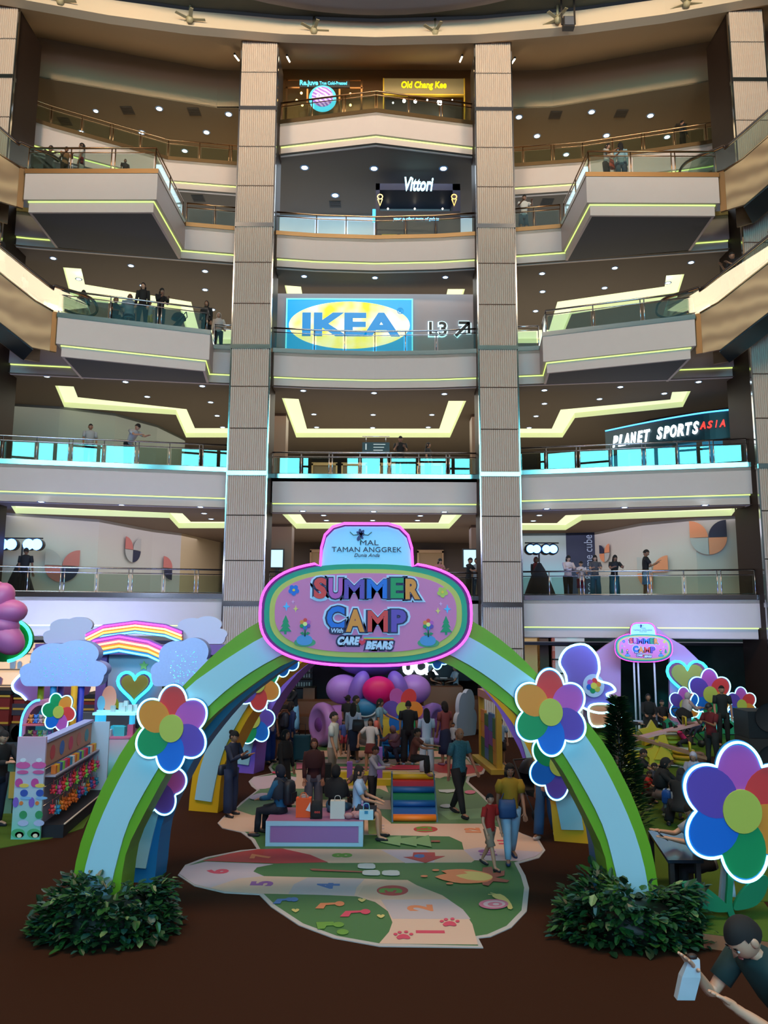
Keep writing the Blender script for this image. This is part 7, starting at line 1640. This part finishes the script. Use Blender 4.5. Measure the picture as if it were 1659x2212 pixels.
# --- seesaw side
pr_('person in red t-shirt and black cap looking into a camera, front of the turf stage', gp(1541,1658), 1.66, -60, 'phone', (96,18,28), ('pants',(18,24,26)), 'cap', 'b', fat=1.1)
pr_('person in black printed t-shirt and glasses standing on the turf stage by the neon flowers', gp(1565,1612,.25), 1.72, -10, 'stand', (22,28,32), ('pants',BK), 'short', 'a')
pr_('person in black robe and hijab sitting on the low white bench under the small sign', up_(1403,1580,23.9,.76), 1.6, -12, 'sit', (12,12,14), ('robe',(12,12,14)), 'hijab', 'b', sleeve='long', haircol=(10,10,12), female=True)
pr_('boy in black t-shirt with a yellow cup beside the person in black robe', up_(1432,1580,24.0,.7), 1.36, 6, 'sit', (24,12,12), ('pants',BK), 'short', 'b', extra=bag('yellow cup held at the mouth of the boy in black', 'cup', (220,160,40), (0,-.18,.1), (.06,.05,.07), 'cup', False, 'chest'))
pr_('person in pale pink hijab bending over the black pram', gp(1486,1608,.25), 1.5, 100, 'tend', (170,140,140), ('wide',(120,100,104)), 'hijab', 'a', sleeve='long', haircol=(170,160,166), female=True)
pr_('child in blue lying back in the black cloth pram', up_(1508,1560,22.6,.72), .85, -60, dict(hz=.0, seat=True, legs=((80,8,40),(80,8,40)), arms=((30,10,40),(30,10,40)), lean=-35), (20,50,96), ('pants',NV), 'short', 'a')
pr_('child in hot pink leaning over the brown plank seesaw handle', gp(1483,1624,.25), 1.05, -84, 'kneel', (196,30,84), ('pants',BK), 'short', 'b')
pr_('child in black leaning on the far end of the pink plank seesaw', gp(1338,1612,.25), 1.2, 84, 'kneel', BK, ('pants',BK), 'short', 'b', sleeve='long')
pr_('boy in black t-shirt sitting on the turf with head bowed, by the fir', gp(1378,1716), 1.42, 70, 'floor', (12,14,18), ('pants',BK), 'short', 'b')
pr_('small child in red sitting on the turf beside the fir', gp(1394,1738), 1.0, 60, 'floor', (150,24,20), ('pants',BK), 'short', 'b')
pr_('child in dark spotted shirt sitting beside the child in red', gp(1404,1730), 1.15, 55, 'floor', (40,44,60), ('pants',(100,84,80)), 'short', 'b')
pr_('person in black hijab leaning forward on the turf in a chequered skirt', gp(1424,1758), 1.58, 60, 'floor', (8,8,12), ('wide',(110,92,86)), 'hijab', 'b', sleeve='long', haircol=(8,8,12), female=True, fat=1.15, shoe=(170,150,110))
pr_('small child in white with a bright blue backpack sitting on the turf', gp(1446,1770), 1.0, 130, 'floor', (150,164,180), ('pants',(90,100,110)), 'short', 'b', extra=pack('bright blue child backpack worn on the turf', (20,80,160)))
pr_('person in black with a pale pink bag strap sitting beside the giant neon flower', gp(1474,1792), 1.55, 150, 'floor', (10,12,16), ('robe',(10,12,16)), 'long', 'b', sleeve='long', female=True, fat=1.15, haircol=(12,16,24))
pr_('person in white headscarf on the turf just above the giant neon flower', gp(1505,1730), 1.5, -30, 'floor', (120,120,140), ('wide',(110,110,124)), 'hijab', 'a', sleeve='long', haircol=(150,150,170), female=True)
pr_('person in white t-shirt sitting at the dark table using a phone', (P(1535,1900,10.9).x, 10.95, .46), 1.72, -88, dict(hz=.0, seat=True, legs=((84,6,84),(84,6,84)), arms=((42,6,54),(42,6,50)), lean=14, head=24), (150,158,170), ('pants',(16,20,26)), 'short', 'd', extra=phone('dark phone held over the dark table', 1))
def paper_bag(J):
    p = wpt(J, J['hands'][0]); t = thing('paper_bag', 'white folded paper bag hanging from the hand of the bending person in green', 'bag', p); m = MB(); m.loft([[Vector((x*.05*k+z*.3, y*.025*k, z-.07)) for x, y in ((-1,-1),(1,-1),(1,1),(-1,1))] for k, z in ((1,-.12),(1.05,0),(.6,.09))], smooth=False); m.build('paper', C(176,182,190), t, local=True); MB().ell((.02,0,.03),(.03,.02,.018)).build('dark_tie', C(40,24,20), t, local=True)
struct('floor_steps', MB().box((1.2,2.6,0),(3.4,5.4,.59)), C(70,52,40))
_h = P(1606,2072,4.6)
pr_('person in dark green t-shirt bending forward in the nearest corner with a white paper bag', (_h.x+.42, 4.72, .6), 1.74, -72, dict(lean=38, legs=((30,4,30),(20,4,24)), arms=((0,8,118),(-6,8,112)), head=6), (22,50,50), ('pants',(18,22,28)), 'short', 'd', fat=1.08, extra=paper_bag)
# --- cloud booth side
pr_('saleswoman with long black hair in black t-shirt behind the merchandise rack', (P(64,1640,15.1).x, 15.15, .013), 1.6, -80, 'tend', (16,16,36), ('pants',BK), 'long', 'd', female=True, haircol=(10,10,18))
pr_('person in black standing at the cash desk at the very edge of the picture', (P(-2,1640,14.6).x, 14.6, .013), 1.74, 60, 'tend', (12,12,16), ('pants',(16,24,44)), 'short', 'd', sleeve='long', fat=1.15)
pr_('person with dark ponytail in black patterned dress by the neon heart', (P(304,1560,19.2).x, 19.4, .013), 1.6, 160, 'stand', (24,34,40), ('robe',(24,34,40)), 'bun', 'b', female=True)
# --- lowest gallery
z1, z2, z3, z4, z5 = [z+.003 for z in ZF[1:6]]
pr_('person in pale sweater and black trousers at the lowest gallery rail, by the metal wall', up_(1227,1250,26.45,z1), 1.56, 8, 'tend', (196,180,190), ('pants',BK), 'bob', 'd', sleeve='long', female=True, fat=1.08)
pr_('boy in white t-shirt and red shorts at the lowest gallery rail', up_(1255,1250,26.4,z1), 1.36, 5, 'phone', (190,180,190), ('shorts',(120,30,50)), 'short', 'd', shoe=(180,180,186))
pr_('person in floral top and jeans behind the boy in red shorts on the gallery', up_(1286,1250,26.4,z1), 1.58, -10, 'tend', (70,70,80), ('wide',(30,90,120)), 'long', 'd', female=True)
pr_('person in black t-shirt and teal jeans leaning on the lowest gallery rail', up_(1327,1250,26.0,z1), 1.56, 0, 'lean', (20,22,28), ('wide',(24,90,110)), 'long', 'b', female=True)
pr_('person in black t-shirt and pale blue shorts looking at a phone on the lowest gallery', up_(1395,1250,25.95,z1), 1.74, 82, 'phone', (14,14,18), ('shorts',(96,140,176)), 'short', 'b')
pr_('person with long dark hair in rose top on the lowest gallery beside the crown panel', up_(949,1230,28.6,z1), 1.62, 30, 'phone', (150,90,96), ('pants',BK), 'long', 'a', female=True)
pr_('person in dark clothes bending behind the lowest gallery rail near the column', up_(1012,1260,28.0,z1), 1.6, 60, 'tend', BK, ('pants',BK), 'short', 'b')
pr_('person in pale shirt behind the lowest gallery rail near the column', up_(1030,1260,28.2,z1), 1.6, -20, 'stand', (160,170,180), ('pants',NV), 'short', 'b')
pr_('dark silhouetted person behind the blue stage lamps on the lowest gallery', up_(52,1250,25.9,z1), 1.7, 180, 'stand', (16,18,30), ('pants',(16,18,30)), 'short', 'c')
pr_('dark person with red scarf beside the stage lamps at the metal wall', up_(1158,1250,27.6,z1), 1.6, 20, 'stand', (14,14,20), ('pants',BK), 'hijab', 'c', sleeve='long', haircol=(90,20,24), female=True)
pr_('person in black at the shadowed end of the lowest gallery', up_(1646,1250,27.3,z1), 1.6, -30, 'stand', BK, ('pants',BK), 'short', 'b')
# --- second gallery
pr_('person in pale shirt looking over the second gallery rail by the grey curved wall', up_(194,950,25.7,z2), 1.62, 30, 'stand', (150,150,150), ('pants',NV), 'short', 'b')
pr_('person in pale shirt with a dark shoulder bag leaning far over the second gallery rail', up_(278,950,25.75,z2), 1.74, 60, dict(lean=34, arms=((20,6,50),(26,6,46)), head=20), (160,158,160), ('pants',BK), 'short', 'a')
pr_('person in black t-shirt with hands raised at the middle of the second gallery rail', up_(865,960,27.6,z2), 1.7, 0, 'phone', (12,12,14), ('pants',BK), 'short', 'b')
pr_('dark-haired person in black near the column on the second gallery', up_(924,960,28.4,z2), 1.66, 60, 'stand', (14,14,16), ('wide',(70,20,22)), 'long', 'b', female=True)
# --- third gallery landing, cloud booth side
def L3(px, Y): return up_(px, 680, Y, z3+.004)
pr_('person in black jacket with white shirt at the escalator end of the third gallery landing', L3(178,25.1), 1.62, 20, 'phone', (14,14,16), ('pants',BK), 'long', 'b', sleeve='long', female=True)
pr_('seated person with close-cropped hair in dark clothes on the third gallery landing', (L3(248,24.9)[0],24.9,z3+.45), 1.6, 60, 'sit', (26,26,30), ('pants',BK), 'short', 'c')
pr_('person in blue-grey shirt seated with back turned on the third gallery landing', (L3(279,24.8)[0],24.8,z3+.5), 1.7, 200, 'sit', (110,126,140), ('pants',NV), 'bald', 'b', fat=1.15, haircol=(60,50,46))
pr_('tall person with long dark hair all in black on the third gallery landing', L3(307,24.7), 1.72, 5, 'stand', (12,12,14), ('pants',BK), 'long', 'd', sleeve='long', female=True)
pr_('small child in yellow shorts on the third gallery landing', L3(323,24.8), 1.12, 0, 'stand', (170,160,150), ('shorts',(200,160,30)), 'short', 'b')
pr_('person in black with a shoulder bag next to the folded pram on the landing', L3(346,24.9), 1.62, 40, 'phone', (14,14,18), ('pants',BK), 'long', 'b', sleeve='long', female=True)
pr_('person in black half hidden at the inner corner post of the third gallery landing', L3(446,25.9), 1.6, 0, 'stand', (14,14,16), ('pants',BK), 'hijab', 'b', sleeve='long', haircol=(12,12,14), female=True)
pr_('person in white top and pale hijab at the third gallery rail by the column', up_(471,740,26.9,z3), 1.58, 8, 'hold', (190,180,170), ('pants',BK), 'hijab', 'a', sleeve='long', haircol=(190,180,176), female=True)
# --- fourth and top gallery
pr_('person in white top with a dark red bag on the fourth gallery landing', up_(176,360,23.6,z4+.004), 1.6, -70, 'stand', (200,190,180), ('pants',(180,170,160)), 'long', 'b', female=True, extra=bag('dark red handbag on the fourth gallery landing', 'bag', (110,20,24), (.12,.02,.02), (.15,.06,.11), 'handbag', False))
pr_('person in brown bending at the fourth gallery landing beside the escalator newel', up_(140,360,23.4,z4+.004), 1.3, 40, 'tend', (150,110,80), ('pants',(60,40,30)), 'short', 'b')
pr_('person in dark coat next to the escalator handrail on the fourth gallery landing', up_(104,360,23.7,z4+.004), 1.55, 60, 'tend', (46,38,34), ('pants',BK), 'short', 'b', sleeve='long')
pr_('small child peeping over the kerb of the fourth gallery landing', up_(270,360,23.5,z4+.004), .95, 30, 'stand', (60,50,50), ('pants',BK), 'short', 'b')
pr_('person in white crouching with an orange bag on the fourth gallery landing', up_(1310,360,23.4,z4+.004), 1.5, 40, 'tend', (190,180,170), ('pants',BK), 'long', 'a', female=True, extra=bag('orange bag beside the crouching person in white', 'bag', (200,70,30), (.18,-.06,.06), (.16,.07,.14), 'shopping_bag', False))
pr_('person in pale blue top and denim shorts, back turned, on the fourth gallery landing', up_(1342,360,23.5,z4+.004), 1.66, 170, 'stand', (130,160,170), ('shorts',(80,96,116)), 'long', 'b', sleeve='long', female=True)
pr_('person in white t-shirt leaning on the fourth gallery rail by the column', up_(1131,480,26.85,z4), 1.66, 4, 'lean', (200,196,190), ('shorts',(60,90,110)), 'short', 'b')
pr_('dark figure standing on the top gallery behind the rail, seesaw side', up_(1475,310,28.9,z5), 1.6, 90, 'stand', (20,28,34), ('pants',BK), 'short', 'b', sleeve='long')
# --- on the escalators
def ESC(A, d, zf, s, w=.7):
    d = Vector(d).normalized(); n = Vector((0,1))-d*d.y; n.normalize(); p = Vector(A)+d*s+n*w; return (p.x, p.y, zf+.05+int(s/.4)*.4*math.tan(math.radians(30))+.01)
A3, A4, B3, B4 = (-10.78,23.5), (-11.85,22.8), (10.2,23.42), (10.98,22.82)
pr_('person in white t-shirt and long pale skirt holding the handrail on the escalator', ESC(A3,dL,ZF[3]+.05,1.5), 1.6, -100, 'ride', (196,190,188), ('skirt',(170,160,140),.38), 'long', 'b', female=True)
pr_('girl in white top and pink skirt riding low on the escalator', ESC(A3,dL,ZF[3]+.05,.75), 1.2, -100, 'stand', (196,180,180), ('skirt',(200,90,120),.18), 'long', 'b', female=True)
pr_('person in black t-shirt and beige trousers riding the escalator, looking at a phone', ESC(B3,dR,ZF[3]+.05,.95), 1.7, -70, 'phone', (18,18,26), ('pants',(130,110,84)), 'short', 'b')
pr_('person in black hijab and cream top on the upper part of the escalator', ESC(B3,dR,ZF[3]+.05,2.4), 1.58, -70, 'phone', (200,170,150), ('pants',(26,20,20)), 'hijab', 'b', sleeve='long', haircol=(20,16,18), female=True)
pr_('person in dark top riding the escalator above the fourth gallery landing', ESC(B4,dR,ZF[4]+.05,1.9), 1.6, -70, 'stand', (60,46,40), ('pants',BK), 'short', 'b', sleeve='long')
flush()
# ================================================================ things people left around
def pbox(name, label, cat, c, a, b, hgt, col, top=None, rz=0., taper=1.):
    t = thing(name, label, cat, c, rz=rz); m = MB(); m.loft([[Vector((x*a*k, y*b*k, z)) for x, y in ((-1,-1),(1,-1),(1,1),(-1,1))] for k, z in ((taper,0),(1,hgt))], smooth=False); m.build('body', C(*col), t, local=True); return t
def loop(t, z, w, col, y=0., r=.006, n='handle'): MB().tube(smooth_path([(-w,y,z),(-w*.8,y,z+.1),(w*.8,y,z+.1),(w,y,z)], 4), r, k=5).build(n, C(*col), t, local=True)
zb = .425
def bx(px, Y): return P(px, 1790, Y).x
t = pbox('shopping_bag', 'bright orange paper shopping bag full of goods on the bench', 'bag', (bx(655,13.75),13.78,zb), .13,.07,.32,(214,78,12)); loop(t,.3,.05,(220,90,30),-.06); MB().ell((0,0,.32),(.09,.05,.06)).build('contents', C(150,120,110), t, local=True); MB().prism([(.04,-.072,.12),(.12,-.072,.1),(.12,-.072,.26)], (0,-.003,0)).build('white_print', C(200,200,205), t, local=True); text('BAGS', .04, 'white_lettering', C(220,210,205), t, wpt({'t':t},(0,-.072,.03)), (1,0,0),(0,0,1)) if False else None
t = pbox('backpack', 'small black backpack standing on the bench beside the orange bag', 'backpack', (bx(683,13.7),13.68,zb), .1,.06,.02,(20,20,24)); MB().loft([[Vector((.105*k*math.copysign(abs(math.cos(j*math.tau/16))**.6, math.cos(j*math.tau/16)), .07*k*math.copysign(abs(math.sin(j*math.tau/16))**.7, math.sin(j*math.tau/16)), z)) for j in range(16)] for k, z in ((.9,0),(1,.04),(.98,.2),(.75,.28),(.3,.3))]).build('pouch', C(16,16,20), t, local=True); text('eee', .07, 'red_lettering', C(170,50,40), t, wpt({'t':t},(.02,-.074,.12)), (1,0,0),(0,0,1), .002, .002)
t = pbox('shopping_bag', 'white paper shopping bag in the middle of the bench', 'bag', (bx(729,13.7),13.7,zb), .125,.07,.29,(190,186,180)); loop(t,.27,.05,(180,176,170),-.06)
t = thing('scarf_bundle', 'crumpled pink patterned scarf on the bench', 'scarf', (bx(762,13.65),13.65,zb)); m = MB(); r_ = random.Random(4)
for i in range(9): m.ell((r_.uniform(-.12,.12), r_.uniform(-.03,.04), .04+r_.uniform(0,.05)), (.07,.05,.045), 0, 10, 6)
m.build('cloth', mat('scarf_pink', (170,120,120), .8, noise=.4, nscale=30), t, local=True)
t = pbox('handbag', 'small pale blue handbag with a blue clasp at the bench end', 'bag', (bx(791,13.62),13.62,zb), .12,.05,.15,(160,196,210)); loop(t,.15,.05,(120,180,200),0,.008); MB().box((-.03,-.056,.1),(.03,-.05,.15)).build('clasp', C(40,120,160), t, local=True)
t = thing('drink_bottle', 'small pink drink bottle behind the pale blue handbag', 'bottle', (bx(782,13.85),13.9,zb)); MB().lathe((0,0,0),[(0,0),(.035,0),(.035,.14),(.02,.18),(.02,.2),(0,.2)]).build('body', C(200,130,170), t, local=True); MB().lathe((0,0,.2),[(0,0),(.024,0),(.02,.04),(0,.05)]).build('cap', C(210,190,210), t, local=True)
t = thing('gift_bag', 'pale yellow gift bag on the floor behind the bench end', 'bag', gp(808,1800)); MB().loft([[Vector((x*.1*k,y*.06*k,z)) for x, y in ((-1,-1),(1,-1),(1,1),(-1,1))] for k, z in ((1,0),(1.1,.24))], smooth=False).build('body', C(190,180,90), t, local=True); loop(t,.24,.05,(190,180,100))
q = gp(652,1645); t = thing('suitcase', 'teal upright suitcase on wheels pulled along by the dark blue dressed person', 'suitcase', q); MB().loft([[Vector((x*k,y*k,z)) for x, y in [(.24*math.copysign(abs(math.cos(j*math.tau/20))**.4, math.cos(j*math.tau/20)), .14*math.copysign(abs(math.sin(j*math.tau/20))**.4, math.sin(j*math.tau/20))) for j in range(20)]] for k, z in ((.94,.06),(1,.1),(1,.66),(.94,.7))], smooth=False).build('shell', C(14,66,76), t, local=True)
for sx in (-.17,.17): MB().tube([(sx-.02,-.09,.03),(sx+.02,-.09,.03)], .03, k=10).build('wheel', C(16,16,20), t, local=True); MB().tube([(sx-.02,.09,.03),(sx+.02,.09,.03)], .03, k=10).build('wheel', C(16,16,20), t, local=True)
MB().tube([(-.08,0,.7),(-.08,0,.98),(.08,0,.98),(.08,0,.7)], .012, k=5).build('handle', C(30,30,36), t, local=True)
q = gp(838,1590); t = pbox('toy_backpack', 'bright yellow wire-patterned bag on top of the yellow play box', 'bag', (G(838,1626).x,G(838,1626).y+.75,.955), .18,.1,.28,(220,160,20)); loop(t,.26,.06,(230,180,60),0,.012)
t = pbox('gym_bag', 'black soft bag standing behind the cream t-shirted person', 'bag', gp(702,1712), .13,.1,.62,(14,14,18))
def pram(label, pos, rz, col, s=1.):
    t = thing('pram', label, 'pram', pos, rz=rz)
    for x, y in ((-.22,-.35),(.22,-.35),(-.25,.3),(.25,.3)): MB().tube([(x-.025,y,.1),(x+.025,y,.1)], .1, k=16).build('wheel', C(24,24,28), t, local=True)
    for sx in (-.23,.23): MB().tube([(sx,-.35,.1),(sx,.05,.5),(sx,.45,1.0)], .016, k=6).build('frame', C(50,50,56), t, local=True); MB().tube([(sx,.3,.1),(sx,.05,.5)], .016, k=6).build('frame', C(50,50,56), t, local=True)
    MB().tube([(-.23,.45,1.0),(.23,.45,1.0)], .018, k=6).build('handle', C(30,30,34), t, local=True)
    MB().prism([(-.2,-.35,.42),(-.2,.1,.4),(-.2,.38,.85),(-.2,.33,.87),(-.2,.05,.48),(-.2,-.35,.5)], (.4,0,0)).build('seat', C(*col), t, local=True)
    MB().lathe((-.21,.2,.72), [(0,0),(.32,0),(.32,.42),(0,.42)], k=24, axis=Matrix.Rotation(math.radians(90),3,'Y')).build('hood', C(*col), t, local=True) if s > 1 else MB().ell((0,.18,.78), (.22,.26,.28), a=16, b=8, zmin=.05).build('hood', C(*col), t, local=True)
    return t
pram('black cloth-draped pram on the turf stage at the seesaws', (gp(1500,1612,.25)[0], gp(1500,1612,.25)[1]+.2, .253), D(50), (14,14,18)); pram('black folding pram behind the yellow arch on the seesaw side', gp(1158,1762), D(20), (16,18,24)); pram('dark pram parked on the third gallery landing beside the shoulder-bag person', L3(375,25.6), D(-80), (16,16,20))
t = thing('cafe_table', 'small dark cafe table on the stepped seating behind', 'table', up_(958,1480,28.3,1.0)); o = up_(958,1480,28.3,1.0); MB().box((-.35,-.3,.68),(.35,.3,.72)).build('tabletop', C(40,34,30), t, local=True); MB().tube([(0,0,0),(0,0,.68)], .04).build('leg', C(30,26,24), t, local=True); MB().box((-.12,-.1,.72),(.14,.1,.74)).build('white_tray', C(180,184,190), t, local=True)
